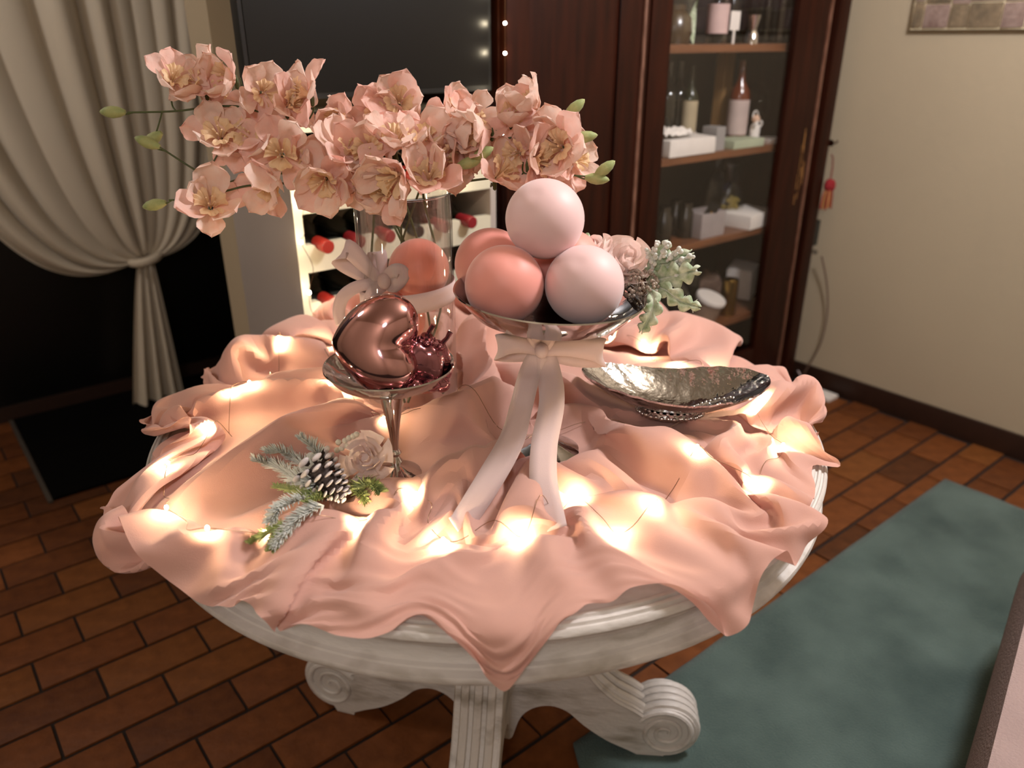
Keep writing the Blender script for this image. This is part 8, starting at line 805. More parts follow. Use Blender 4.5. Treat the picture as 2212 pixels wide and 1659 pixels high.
    [14,-10,-7,-2,12,17,7,-2,-6,-5,-3,-1,-1,-7,-12,-7,-5,-12,4,37,22,10,-18,-7,-30,-20,-12,17,40,16,-9,7,-1,-1,2,0,-29,-28,8,13,-5,-7,-2,8,11,-14,-15,4,22,-10,15,-5,-2,6,3,3,1,-18,-2,-1,2,15,7,3,2,3,14,8,-1,-12,-16,-8,-12,-1,7,10,10,-5,1,-4,-8,-17,-15,9,29,11,-11,-7,-9,-12,-5,3,1,9,16,10,6,3,3,-4,-8,-8,-6,-2],
    [20,1,-12,-11,-5,8,13,12,3,-3,-3,-7,-13,-15,-12,-7,-3,14,34,6,7,11,-14,-28,-28,-10,15,43,15,-9,-10,-1,11,0,-3,25,22,-7,-13,-28,-36,-2,3,-8,17,11,-5,0,2,-1,9,25,-11,-16,21,12,-12,-26,-16,-2,0,7,13,8,1,2,1,11,13,2,-7,-16,-16,-9,8,10,4,-9,2,-13,0,-3,-13,-14,6,4,-2,-6,-4,-1,3,3,3,5,10,13,8,3,5,4,2,-4,-5,-7],
    [-2,15,13,-3,-18,-12,5,8,3,-1,-7,-11,-11,-8,-1,0,14,34,14,-6,-11,1,-1,-44,-13,13,36,17,-8,-10,-7,-5,29,15,8,4,5,0,-16,-22,-9,7,-6,-32,-15,14,23,1,0,-3,-36,24,34,7,10,-12,-16,-5,-17,-1,-1,1,12,12,6,-1,-7,8,14,11,3,-4,-10,-15,-8,-6,-7,-9,-5,15,7,-8,0,-12,-15,-5,-2,-1,2,1,5,7,8,2,-1,8,12,4,1,4,5,4,0,-4],
    [6,-12,4,13,12,-7,-8,-5,-5,-7,-9,-6,-3,-1,2,18,25,12,-3,-3,-13,-21,-15,-12,9,26,26,-10,-18,-9,16,23,-2,9,7,-21,-17,1,15,-4,8,3,-5,-6,-16,2,1,0,0,0,-4,10,-6,2,10,3,5,0,-29,-7,2,-2,6,13,13,-1,-7,5,5,11,10,6,-3,-9,-13,-16,-1,14,-17,0,5,-3,11,-17,-25,-8,2,5,5,6,6,4,1,-1,-2,1,8,4,1,3,3,4,4,3],
    [30,-16,-15,0,13,4,-7,-15,-9,-5,-3,0,-1,5,18,17,9,-1,-5,-13,-20,-17,-8,11,23,14,-3,-3,-1,-9,-16,-5,-15,3,4,3,-1,4,10,18,20,-9,-12,3,2,-2,0,0,0,0,1,9,5,-8,-1,7,8,-2,-16,-15,-3,1,0,7,16,8,-3,-4,-10,2,16,16,9,-1,-7,-4,0,-22,-8,-1,8,-9,12,3,-10,-5,18,1,-7,-3,-2,-3,-2,-1,0,-1,-1,1,2,1,2,4,3,4],
    [13,9,-6,-4,-7,-7,-11,-8,2,5,-4,-5,8,18,11,5,2,-6,-11,-17,-16,-6,13,23,15,-6,-20,-10,11,3,-39,-20,16,5,3,4,10,6,-4,3,10,14,14,9,0,-24,0,1,-2,0,3,-15,4,-4,4,11,11,-3,1,-22,-2,-4,-3,0,13,22,1,-32,-23,0,7,17,38,17,-1,-6,-11,-16,-1,-6,-1,-5,7,8,-5,-7,12,10,2,-4,-5,-4,-3,-1,-1,-1,-4,1,0,2,2,2,3,2],
    [-15,18,14,-8,-19,-11,-1,8,7,-12,-4,13,15,6,4,5,-5,-20,-13,-7,-3,6,21,20,10,5,-12,-20,-5,-22,-14,-5,1,7,6,1,6,5,-4,-8,-5,9,33,6,-17,12,28,-11,-24,4,7,-34,-6,3,4,11,14,1,9,-21,-14,-16,-4,8,5,3,-2,-10,2,1,2,8,14,28,21,-1,-20,-5,-8,-5,-4,-1,3,7,-4,-2,8,7,2,2,-4,-5,-1,-1,-3,-4,-3,1,2,2,1,2,2,2],
    [0,-3,1,-11,-11,3,13,8,-17,-4,17,11,1,3,7,1,-13,-16,-13,1,11,4,-5,0,6,11,0,-23,-4,7,1,-5,-10,-2,3,5,2,-2,-2,-5,-5,-3,9,18,12,27,-3,-31,6,12,-16,13,8,6,4,-1,-12,-4,-2,-19,-24,-2,-6,0,9,2,-3,-3,13,-3,2,4,-2,13,20,8,-10,0,-2,3,-2,-15,-15,16,15,-11,3,5,0,2,3,1,-2,-1,-2,-5,-3,1,3,1,2,1,3,-2],
    [8,-10,-14,-8,6,15,7,-18,-4,27,7,-7,-1,7,3,-11,-11,-7,-10,-2,11,17,-7,-17,-9,0,-1,3,0,14,9,6,4,-21,-8,1,-1,-8,2,-5,0,15,0,14,39,8,-15,-9,-14,-14,26,24,-9,-2,1,-6,-13,1,-3,1,-10,1,-25,-13,-7,5,1,13,17,-13,-2,0,-1,2,13,15,0,0,1,-5,-10,7,-22,6,25,-8,-3,-1,-14,6,9,6,2,-2,-3,-3,-1,0,2,0,0,0,0,0],
    [2,-18,-10,9,17,7,-22,-5,22,10,-6,-1,8,2,-9,-12,-10,0,1,-2,3,12,20,-4,-27,-7,-11,13,2,6,23,5,0,1,-16,-12,-4,7,20,-8,0,20,13,9,4,-11,-15,7,-2,-12,7,5,1,-3,-1,-11,-10,1,-2,10,-8,-26,1,11,-29,-12,15,30,-7,-6,2,-2,-4,-3,5,18,7,1,1,-15,-4,9,-4,4,-3,-3,3,1,-14,-2,4,7,2,-1,-3,-2,-1,1,1,-1,0,0,3,14],
    [-24,-4,11,20,-2,-18,-1,22,-3,-15,7,17,5,-13,-12,-8,-5,4,11,5,-5,-4,11,8,-5,-5,7,0,-21,-6,16,34,-1,-1,-3,-4,-1,2,3,3,1,-22,-18,-5,7,12,8,18,17,-9,-37,2,26,2,-10,-17,-11,-3,10,23,8,-13,-18,-14,13,5,-4,-18,-3,38,11,-7,-13,-6,1,-1,7,5,1,-2,3,-5,-7,2,1,-3,-7,-2,-6,-3,-1,0,0,-3,0,0,4,9,5,-4,-3,0,-2,-4],
    [-32,16,18,4,-19,0,13,-2,-9,-2,13,9,-3,-12,-12,-6,1,5,11,12,4,-16,-9,15,31,2,-4,-12,-19,-17,17,25,1,1,6,2,3,-1,-12,4,9,-6,-19,-26,-7,16,5,4,-5,-5,9,3,-2,10,-5,-14,-4,4,19,10,-3,-14,-4,-3,2,0,0,-1,2,14,3,6,-4,-10,-6,-10,6,11,2,-3,-4,3,-4,7,1,-10,-10,-3,3,-16,0,-3,2,7,8,5,4,2,1,0,0,-2,0,-1],
    [-21,30,-1,-22,6,18,-3,-11,9,0,-1,-4,-3,-4,-10,-4,4,4,4,10,7,6,-1,-6,0,-1,1,2,0,-11,8,7,7,5,4,7,-2,-8,-10,11,3,0,-2,-12,-32,5,2,-8,-4,8,20,2,1,2,-13,-8,0,1,-1,-2,-4,-5,19,1,0,0,0,0,-2,-26,8,16,14,1,-16,-12,7,15,11,0,-16,-12,16,5,-3,-3,-7,-12,21,-23,-10,4,6,1,4,5,3,2,4,8,4,2,0,2],
    [23,-14,-22,-1,24,2,-12,0,13,4,-1,-12,-11,-3,-1,3,5,5,-1,2,12,18,1,-12,-18,-17,-9,-2,9,17,4,0,5,6,4,-2,-18,-21,-15,4,-8,-5,5,12,8,7,2,-5,-3,14,12,0,4,-4,-15,-4,3,5,-9,-7,13,0,6,0,0,0,0,0,0,-6,-17,1,15,-7,-15,-3,4,15,19,11,-2,-14,2,-2,4,3,8,7,11,-4,-28,-17,-6,-7,-3,2,4,5,7,15,9,5,2,1],
    [18,-39,-4,20,13,-6,6,3,1,1,-5,-5,-6,0,5,5,6,7,6,1,-6,-8,-10,-2,2,1,-2,-8,5,8,1,-6,0,0,-5,-12,-18,-9,-6,-8,-4,2,8,10,21,4,4,-3,1,14,7,1,-1,-5,-8,3,6,4,-4,-8,-3,9,-2,0,0,0,0,0,0,0,-13,-5,-7,-12,-4,2,3,5,13,7,2,10,6,-5,5,3,3,2,1,20,-3,-25,-15,-2,-7,-5,-6,-3,2,5,13,14,8,3],
    [-28,10,18,1,-9,2,15,3,-2,-6,-12,-2,3,8,9,4,5,3,-5,-14,-13,-8,-4,1,5,10,15,-5,-4,12,-3,-9,-4,-7,-3,-3,-2,-8,-16,8,18,18,7,-5,-15,-7,7,0,2,16,4,-2,-7,-3,19,8,2,1,-3,-10,-12,24,-7,-20,0,0,0,0,0,4,22,-13,-32,-9,0,-1,-1,0,4,2,8,35,2,-24,8,3,1,-4,-1,13,15,-3,-22,-8,0,-4,-3,-6,-7,-5,-1,6,14,10],
    [-15,25,9,-8,-12,3,5,1,-6,-5,-10,-4,6,10,8,5,-4,-8,-10,-8,-4,0,4,2,-2,3,9,20,-6,6,-7,-13,-12,-7,-5,0,14,4,9,26,16,4,-10,-4,-29,-25,8,7,5,7,-1,-3,0,-5,7,15,10,4,5,4,-7,-12,-20,3,-1,-1,3,-3,4,17,8,6,5,2,-5,-17,-16,-16,-9,7,19,6,-8,-17,12,13,-4,-4,-3,8,10,16,-5,-22,-8,2,1,-2,-3,-4,-9,-8,-2,9],
    [27,5,-4,-10,-13,-4,2,-2,-10,-4,-2,1,2,5,3,-2,-5,-4,1,1,3,4,6,5,-2,-9,-6,19,8,-6,-10,-18,-15,-5,-5,-3,1,26,45,8,4,-4,-9,-8,2,-40,2,16,2,-6,-2,3,4,-3,-1,3,4,1,-2,-6,-4,-10,11,33,4,-20,19,-18,19,-7,-9,11,20,5,-3,-3,-6,-3,-5,-3,-10,-32,-7,-5,6,28,-5,-5,-1,2,9,13,18,-3,-24,-10,2,3,0,-2,-2,-4,-8,-7],
    [21,-7,-8,-1,-1,1,-2,-4,-11,-2,8,2,-3,-5,-2,-1,-1,0,5,6,3,2,1,1,0,-6,-6,-2,23,-7,-9,-15,-11,-3,0,7,32,21,-23,-14,8,5,8,-14,21,-27,-14,12,13,0,-1,-1,-6,-1,-1,0,-3,-6,-5,0,-3,3,25,11,-5,-4,11,-11,-7,1,-2,-2,15,14,11,6,5,-1,-1,1,-4,-10,-10,-18,-28,7,7,-3,-1,-1,5,10,15,21,-2,-24,-10,-1,3,-1,2,0,1,-6],
    [15,-16,-7,3,9,1,-7,-6,-3,3,7,4,-4,-7,-4,1,4,1,0,4,3,1,-3,-5,-1,8,12,-14,-14,6,1,-18,5,28,22,6,-6,-29,-13,2,1,8,5,-2,1,8,-29,2,28,3,-5,-11,-9,2,-1,-6,-7,-2,3,-3,10,25,14,-14,-12,0,4,6,-11,16,4,-36,-8,11,24,27,7,0,0,0,-5,3,-4,-2,-36,-27,6,0,1,0,1,6,10,14,24,-2,-26,-9,2,1,1,1,1,0],
    [6,-1,-5,-3,6,-2,-10,-3,5,5,1,0,2,-1,-3,-1,2,2,-1,1,2,0,-4,-1,8,16,0,-9,-21,2,-8,-7,17,12,18,0,-33,-10,15,-3,-5,7,2,9,-18,20,-8,0,-7,-18,0,-1,4,9,-4,-8,-1,4,-2,11,27,14,-9,-19,-10,7,1,21,3,-3,-26,-20,-5,5,0,12,21,20,11,1,3,1,-3,4,-13,-36,-21,2,2,1,0,2,5,6,12,27,0,-23,-9,3,-1,3,0,0],
    [-12,10,7,1,-1,-7,-8,-1,9,5,-3,-3,0,3,2,0,-2,0,2,1,-1,-3,1,7,10,-3,-6,-1,-7,-18,-4,17,28,4,-19,-21,-8,10,10,4,0,-6,-3,7,-19,10,19,0,-7,-19,-12,-3,5,8,-4,-4,2,0,6,26,12,-15,-22,-10,10,18,2,31,4,-26,-35,0,-7,14,-7,-11,2,14,16,14,11,8,5,1,6,-14,-43,-8,-1,2,3,1,0,5,2,11,28,0,-28,-8,5,-2,-1,3],
    [-7,1,8,5,-3,-5,-4,0,2,4,2,-2,-3,0,4,2,-2,-1,1,-1,0,1,6,7,0,-7,-6,-1,10,-23,-3,34,12,-18,-29,-10,12,15,7,2,-5,-12,-4,5,-1,8,10,-1,-19,-2,-2,2,2,-7,-9,1,1,1,5,0,-1,-6,-7,13,15,18,4,8,-18,-15,10,-2,-29,-6,-4,-12,8,7,10,14,15,14,2,-5,13,12,-7,-22,-19,-7,8,-3,-2,-3,1,1,10,29,2,-28,-11,-1,-4,-1],
    [4,-6,0,3,-2,-2,1,1,-3,0,4,3,-1,0,1,0,1,-1,-2,-2,2,6,6,2,-5,-7,0,3,-4,5,13,11,-17,-30,-13,11,18,8,0,-2,-9,-12,0,-3,17,9,4,4,-11,-4,-5,3,1,-16,-7,0,-1,9,10,-9,-5,21,11,18,7,-6,-14,-21,-23,-9,7,5,-1,0,14,-20,-16,2,2,7,13,12,5,24,13,3,5,-2,-12,-24,-13,-8,2,2,2,-2,-4,10,34,2,-32,-10,4,2],
    [9,-6,-6,-2,1,1,3,1,-2,-3,0,3,3,1,-2,-1,1,1,-2,0,5,7,2,-4,-7,-7,-7,-3,7,27,11,-16,-31,-11,7,16,8,1,-1,-6,-10,-4,8,2,24,-6,-6,-1,0,-3,-5,2,-1,-11,-1,-2,2,8,5,6,-1,-3,19,2,8,1,-17,-25,-10,3,6,4,3,-23,13,14,-24,-20,3,0,0,10,31,26,5,5,2,-3,1,-5,-32,-13,-5,0,1,3,-2,-8,12,40,3,-28,-9,2],
    [2,4,-4,-6,-3,3,6,5,-1,-6,-4,-1,2,0,-1,1,1,1,4,3,3,2,-1,-7,-9,-6,-4,8,22,11,-10,-25,-11,6,9,5,2,1,-3,-7,-7,0,8,13,11,3,-5,-11,4,3,-11,-1,-3,-8,3,-2,7,3,4,10,10,1,7,-3,-4,-8,-19,-14,-7,-2,15,34,-4,-9,-36,15,23,-21,-33,6,-3,1,5,13,21,21,12,4,-4,0,-6,-14,-30,-13,6,4,1,-2,-2,21,32,1,-29,-7],
    [-3,7,0,-6,-3,1,5,3,-2,-8,-1,-8,4,4,4,3,0,0,3,6,2,-2,-7,-9,-7,-1,7,18,11,-5,-18,-14,1,7,7,0,2,-1,-2,-6,-3,2,5,13,-6,5,4,3,3,-3,-9,-7,-4,-9,-2,3,10,1,4,10,5,8,-3,-9,-16,-16,-11,6,10,15,11,1,-5,-19,-5,9,5,17,-16,-21,-7,-9,0,0,11,21,17,17,10,0,-2,-6,-8,-25,-10,-5,0,2,-1,2,18,28,-2,-31],
    [1,4,-1,-3,-5,-3,0,1,-3,-5,-13,7,6,7,5,3,1,-1,3,5,1,-6,-11,-9,0,9,15,11,-2,-14,-14,-3,5,6,3,0,0,0,-3,-4,0,8,6,2,-10,-1,2,0,0,15,0,-21,-3,-2,-4,13,2,1,5,-1,-1,5,-5,-11,-12,-8,0,4,18,13,4,-9,17,7,-10,-24,5,2,9,-23,-3,-10,-12,2,-2,8,22,16,11,14,6,-4,-3,-6,-31,-14,-1,4,3,-1,4,18,22,-7],
    [4,0,1,0,-5,-9,-7,1,-4,2,3,2,6,5,1,-2,2,5,3,-2,-4,-7,-7,-1,7,13,10,-1,-10,-13,-6,2,5,5,1,-1,0,0,-4,-3,5,8,3,-4,-6,-6,1,0,-2,6,13,-9,-7,0,0,5,1,8,0,-8,3,0,-6,-6,-3,-3,-3,4,21,6,-5,-21,-1,0,9,-2,0,17,0,-10,-15,3,-15,-12,0,-1,9,25,9,5,13,13,3,0,-12,-20,-21,-7,8,-3,5,3,6,36],
    [6,-3,0,0,-4,-5,-16,-10,7,8,10,8,3,-1,-1,-2,0,7,2,-5,-10,-6,1,7,8,8,4,-5,-12,-8,-2,3,5,3,0,0,0,-2,-3,-1,5,8,0,-5,-5,-9,1,3,-4,-6,9,12,-8,1,5,8,-2,4,1,-10,0,-10,-2,2,-3,0,3,3,5,2,-7,-14,4,8,2,4,-10,15,22,8,-15,-25,-3,-17,-4,5,0,6,12,4,4,9,14,11,6,-8,-18,-23,-9,-1,-6,1,17,4],
    [0,-5,-2,0,-2,-11,-2,-4,2,9,12,8,0,-3,-1,2,4,2,-1,-8,-10,-4,7,10,8,0,-5,-5,-5,-3,0,2,3,3,0,-1,0,-3,-3,1,7,6,-1,-5,-5,-7,-1,3,0,-8,-2,1,-5,8,23,10,-13,-10,7,-3,-5,-15,0,5,3,2,4,5,2,-2,-8,-3,-3,8,0,6,-4,0,17,12,8,-10,-22,-17,-10,0,3,0,11,6,1,2,6,11,15,11,4,-19,-41,-13,5,-1,8,17],
    [-4,-6,-2,-4,-4,-1,-1,0,4,9,10,7,2,-7,-3,5,5,-1,-7,-8,-6,-1,8,11,5,-4,-8,-7,-1,2,2,2,3,2,0,0,-2,-5,-2,5,8,3,-2,-6,-3,-7,-4,6,5,-1,-6,-10,-1,18,18,-6,9,2,-21,-18,0,17,7,-12,-4,2,3,6,2,-5,-4,8,-2,3,0,-2,1,-17,3,27,9,8,-6,-15,-30,-10,0,4,8,7,2,0,0,3,7,13,22,6,-21,-44,-10,7,2,0],
    [-1,0,-17,-6,-4,1,6,8,7,6,8,15,-15,-1,-3,2,3,-6,-8,-4,2,5,5,4,0,-4,-9,-7,-1,3,6,4,1,0,2,0,-4,-4,-1,7,8,2,-5,-5,-1,-5,-5,8,14,-5,-11,0,6,9,4,3,5,-2,-16,-14,-8,4,12,16,-3,-7,-4,0,1,-5,-4,11,2,18,-3,-9,-9,-15,-5,9,20,4,-4,7,-11,-34,-10,2,13,13,1,0,0,-1,4,11,14,15,5,-15,-43,-10,8,6],
    [0,-18,-2,-8,-2,5,10,12,11,6,0,-12,9,-2,0,-2,-6,-7,-6,4,9,9,3,-5,-7,-6,-3,-4,-2,3,6,5,-2,-3,0,2,0,-1,4,6,4,-2,-6,-5,1,-1,-3,6,14,4,-7,-4,4,4,-3,4,1,-7,-6,6,-5,-12,-3,15,5,-4,-5,-2,0,-1,2,5,-6,9,4,-9,-5,-3,-6,-3,10,18,3,-9,0,-12,-21,-10,2,21,6,-1,0,1,-2,-2,1,28,15,5,-16,-31,-18,1],
    [-12,-7,-7,-2,3,7,14,15,9,2,6,-17,-5,0,1,-4,-9,-8,0,8,12,8,2,-5,-11,-8,-2,2,2,-2,1,0,-2,-5,1,3,3,6,7,4,1,-4,-10,-5,5,2,0,1,9,9,0,-6,1,3,1,-4,-3,-4,-1,2,-5,3,2,-4,3,0,-3,-3,-2,4,3,-2,-5,1,8,2,-7,-6,-8,-3,2,17,17,-3,-9,-8,-7,-13,-9,4,17,3,-3,0,-1,-5,-7,7,38,18,1,-19,-26,-24],
    [-22,-5,0,3,8,12,12,10,6,0,-18,0,-5,0,0,-4,-6,-2,5,8,6,4,-3,-5,-5,-7,-5,0,0,-2,5,-11,0,0,2,2,3,4,7,7,2,-5,-9,-2,3,8,-1,-1,2,11,8,-4,-12,-2,0,-1,-2,-7,-1,0,6,-4,6,2,3,1,-1,-4,-3,3,2,-7,5,-4,4,12,-3,-10,-6,-4,-6,7,24,12,-1,-8,-17,-12,-10,-5,8,13,2,0,1,-1,-4,-10,5,30,24,1,-10,-19],
    [-31,1,5,9,11,12,10,5,0,-5,-7,-8,-1,-1,-4,-3,-1,5,8,5,-1,-6,-5,-2,0,-2,-5,-6,4,-15,-14,10,3,6,3,2,3,7,6,5,-1,-5,-3,-2,-1,7,0,-7,0,9,14,6,-14,-13,0,6,-2,-6,2,-2,-6,-1,4,9,6,3,-2,-4,-3,1,-2,-3,13,-8,-7,13,7,-9,-8,-4,-5,-2,13,20,13,2,-15,-19,-7,-16,0,14,10,7,7,5,0,-12,-24,2,30,24,-2,-11],
    [-35,8,10,11,13,10,5,0,-3,-7,-8,-1,0,-2,-6,-4,5,8,8,1,-6,-10,-8,-2,3,4,-3,-10,-18,6,-1,1,6,5,1,1,6,7,8,1,-6,-3,2,-1,-3,-2,2,-4,-2,1,7,16,5,-15,-3,-1,-4,0,6,1,-8,1,-2,3,7,3,0,-2,-5,-2,-1,6,8,-10,-8,-1,18,2,-14,-2,-4,-6,4,11,11,15,3,-16,-13,-12,1,2,0,-2,7,4,7,5,-7,-22,-1,25,18,8],
    [-30,11,14,14,10,4,-1,-3,-8,-6,-2,0,-1,-3,-3,0,5,8,2,-2,-6,-8,-7,-4,2,0,-2,-6,-6,-2,3,4,4,3,-1,2,5,7,3,-3,-3,-2,3,3,-1,-8,-3,4,-3,-7,-1,8,15,5,-4,-9,-4,6,6,-1,-3,-3,-2,0,7,5,1,-4,-4,-5,0,6,1,-6,0,-9,4,18,-4,-14,2,-7,0,8,0,8,21,5,-30,-9,7,-4,7,-8,2,-3,-2,8,13,-8,-22,1,24,14],
    [-24,20,17,12,4,-2,-6,-10,-7,-1,1,-5,-5,-1,4,7,5,-1,-4,-4,-1,-1,-5,-5,-6,-3,-4,-1,-2,1,4,5,3,1,0,5,3,2,-3,-3,-4,-1,7,7,3,-5,-7,-2,-5,-6,-1,0,8,14,-2,-7,-2,7,4,2,-2,-3,-3,0,6,5,2,0,-3,-4,1,2,-5,-4,3,-3,-11,8,15,-12,2,-4,-7,7,3,-2,4,29,3,-25,-15,-1,10,0,-11,6,0,-2,4,13,-3,-20,4,25],
    [-17,24,18,8,0,-6,-10,-12,-7,3,0,-7,-7,0,10,14,4,-7,-10,-5,3,3,-1,-6,-9,-8,-3,1,1,1,4,5,1,0,3,9,7,0,-7,-9,-8,-1,8,14,2,-1,-10,-12,-3,1,-2,0,-1,5,3,2,0,5,7,1,0,-3,-3,0,4,5,4,0,-1,-1,1,0,-9,-3,3,5,5,-7,-7,4,0,0,-11,3,5,0,-2,5,36,-6,-46,16,-16,34,-11,-3,-2,2,0,3,11,-5,-29,5],
]
# ================================================================== TABLE
tb = thing('round_table', 'round white distressed pedestal table with scrolled feet under the peach cloth', 'table', (0, 0, 0))
prof = [(0, .76), (.520, .76), (.524, .7575), (.527, .7575), (.529, .7605), (.533, .7600), (.5345, .7565), (.5365, .7562), (.5385, .7590), (.5420, .7580), (.5435, .7540), (.5455, .7535), (.5475, .7555), (.5510, .7530), (.5525, .748), (.5500, .743), (.5465, .7405), (.5465, .7375), (.5440, .7345),
        (.5360, .730), (.5335, .724), (.5335, .708), (.5360, .7035), (.5415, .7020), (.5425, .6995), (.5460, .6985), (.5520, .6965), (.5540, .6920), (.5525, .687), (.547, .6855), (.5445, .6835), (.535, .682), (0, .682)]
MB().lathe(prof, 160).build('tabletop', WHITEP, tb)
MB().lathe([(.0, .684), (.20, .684), (.20, .66), (.10, .65), (.075, .60), (.07, .42), (.085, .36), (.10, .30), (.085, .25), (.06, .16), (.045, .11), (0, .11)], 48).build('pedestal', WHITEP, tb)
# scrolled leg: outline of the board in (radius, height), with a raised spiral on each cheek and a grooved barrel
def leg():
    top = [(.06, .40), (.11, .385), (.155, .30), (.20, .215), (.245, .165), (.285, .14), (.305, .125)]
    cxr, czr, R = .352, .076, .062
    a0 = math.radians(140)
    arc = [(cxr+R*math.cos(a0-math.radians(12)*k), czr+R*math.sin(a0-math.radians(12)*k)) for k in range(0, 20)]
    foot = [(cxr-.005, .0), (cxr-.045, .0), (cxr-.047, .008)]
    bot = [(.28, .022), (.235, .045), (.19, .08), (.155, .115), (.12, .128), (.085, .118), (.06, .09), (.045, .04), (.04, .03), (.0, .03), (.0, .40)]
    def smooth(ps): return [(p.x, p.y) for p in spl([(a, b, 0) for a, b in ps], 4)]
    out = smooth(top)+arc+foot+smooth(bot[:-2])+bot[-2:]
    # ear clip by bmesh
    bm = bmesh.new(); T = .040
    vs = [bm.verts.new((x, -T, z)) for x, z in out]
    f = bm.faces.new(vs); r = bmesh.ops.extrude_face_region(bm, geom=[f])
    for v in [g for g in r['geom'] if isinstance(g, bmesh.types.BMVert)]: v.co.y = T
    bmesh.ops.triangulate(bm, faces=[f for f in bm.faces if len(f.verts) > 4])
    me = bpy.data.meshes.new('leg'); bm.to_mesh(me); bm.free(); me.materials.append(WHITEP)
    # grooves along the top edge
    m = MB()
    for y in (-.024, 0, .024): m.tube([(x, y, z+.001) for x, z in smooth(top)], .0085, 8)
    for y in (-.027, -.009, .009, .027): m.tube([(cxr+(R+.001)*math.cos(a0-math.radians(10)*k), y, czr+(R+.001)*math.sin(a0-math.radians(10)*k)) for k in range(0, 24)], .0085, 8)
    gm = m.mesh('fluting', WHITEP)
    m = MB()
    for y in (-T-.001, T+.001):
        pts = []
        for k in range(62):
            a = math.radians(150-k*14.5); rr = R*.93*(1-k/66)+.002; pts.append((cxr+rr*math.cos(a), y, czr+rr*math.sin(a)))
        m.tube(pts, [.0062*(1-.35*k/62) for k in range(62)], 8)
        m.tube([(x, y, z-.008) for x, z in smooth(top)[4:]], .004, 6)
    return me, gm, m.mesh('scroll', WHITEP)
lm, gm, sm = leg()
for k, deg in enumerate((-44, 45, 125, -136)):
    a = math.radians(deg); l = link('leg', lm, tb); l.rotation_euler = (0, 0, a)
    link('fluting', gm, l); link('scroll', sm, l)

# ================================================================== CLOTH
CN_ = CLOTH_N
q = np.array(CLOTH_ROWS).reshape(3, CN_, CN_).transpose(1, 2, 0)   # heights and places in steps of 0.4 mm, each row told by its change from the row before
q = q.copy()
q[1:] = np.cumsum(q[1:], 1)
co = np.cumsum(q, 0)*.0004
for cx_, cy_, rx_, ry_, ro_, zt_ in ((.208, -.225, .150, .085, math.atan2(-.629, .777)-.13, .777), (-.019, -.171, .058, .058, 0, .768), (-.238, -.086, .042, .042, 0, .768), (-.073, .128, .080, .080, 0, .767)):
    c_, s_ = math.cos(ro_), math.sin(ro_); dx, dy = co[..., 0]-cx_, co[..., 1]-cy_      # the cloth is pressed flat where a foot or a bowl stands on it
    e_ = np.sqrt(((dx*c_+dy*s_)/rx_)**2+((-dx*s_+dy*c_)/ry_)**2); lim_ = zt_+(.034*e_**2 if rx_ > .1 else 0)+np.clip(e_-1, 0, 9)*rx_*1.1
    co[..., 2] = np.where(e_ < 1.9, np.minimum(co[..., 2], lim_), co[..., 2])
cv = [tuple(p) for p in co.reshape(-1, 3)]
cf = [(i*CN_+j, (i+1)*CN_+j, (i+1)*CN_+j+1, i*CN_+j+1) for i in range(CN_-1) for j in range(CN_-1)]
cloth = MB().add(cv, cf).build('table_cloth', CLOTH); subsurf(cloth, 1)
tag(cloth, 'peach chiffon cloth heaped in loose folds over the round table', 'cloth')
bvh = BVHTree.FromPolygons([Vector(v) for v in cv], cf)
def top_at(x, y, default=.765):
    h = bvh.ray_cast(Vector((x, y, 1.3)), Vector((0, 0, -1)), 2)
    return h[0].z if h[0] else default
def drop(x, y, lift=0):   # where the sight line of a spot in the photograph meets the cloth
    d = ray(x, y).normalized(); h = bvh.ray_cast(CAM, d, 4)
    return (h[0]+Vector((0, 0, lift))) if h[0] else atz(x, y, .78)

# ------------------------------------------------------------------ tall silver bowl with balls
BC = Vector((-.019, -.171, 0))
sb = thing('footed_silver_bowl', 'wide silver bowl on a tall stem holding satin balls', 'bowl', (BC.x, BC.y, .762))
ob_ = MB().lathe([(0, .208), (.03, .209), (.07, .216), (.105, .230), (.128, .249), (.135, .259), (.1375, .260), (.138, .258), (.134, .253), (.108, .226), (.07, .211), (.03, .204), (0, .202)], 96).build('bowl', SILVER, sb)
ob_.rotation_euler = Matrix.Rotation(math.radians(3.2), 3, FW).to_euler(); ob_.location = Matrix.Rotation(math.radians(3.2), 3, FW) @ Vector((0, 0, -.25))+Vector((0, 0, .25))
MB().lathe([(0, .208), (.014, .203), (.010, .185), (.009, .165), (.006, .15), (.010, .135), (.013, .12), (.008, .10), (.0055, .07), (.006, .035), (.010, .02), (0, .02)], 32).build('stem', SILVER, sb)
MB().lathe([(0, .022), (.012, .02), (.03, .012), (.052, .006), (.055, 0), (0, 0)], 48).build('foot', SILVER, sb)
def e(a, b): return RX*a+FW*b
Rb = .0547
balls = [(e(-.0640, -.0316), 1.041, BALLK, 'salmon satin ball at the front left of the silver bowl'),
         (e(.0465, -.0316), 1.041, BALLP, 'pale pink satin ball at the front right of the silver bowl'),
         (e(-.085, .073), 1.041, BALLK, 'salmon satin ball half hidden behind the front left one'),
         (e(.028, .072), 1.040, BALLK, 'salmon satin ball at the back of the bowl, mostly hidden'),
         (e(-.008, .006), 1.124, BALLP, 'pale pink satin ball on top of the pile in the silver bowl')]
bm_ = {}
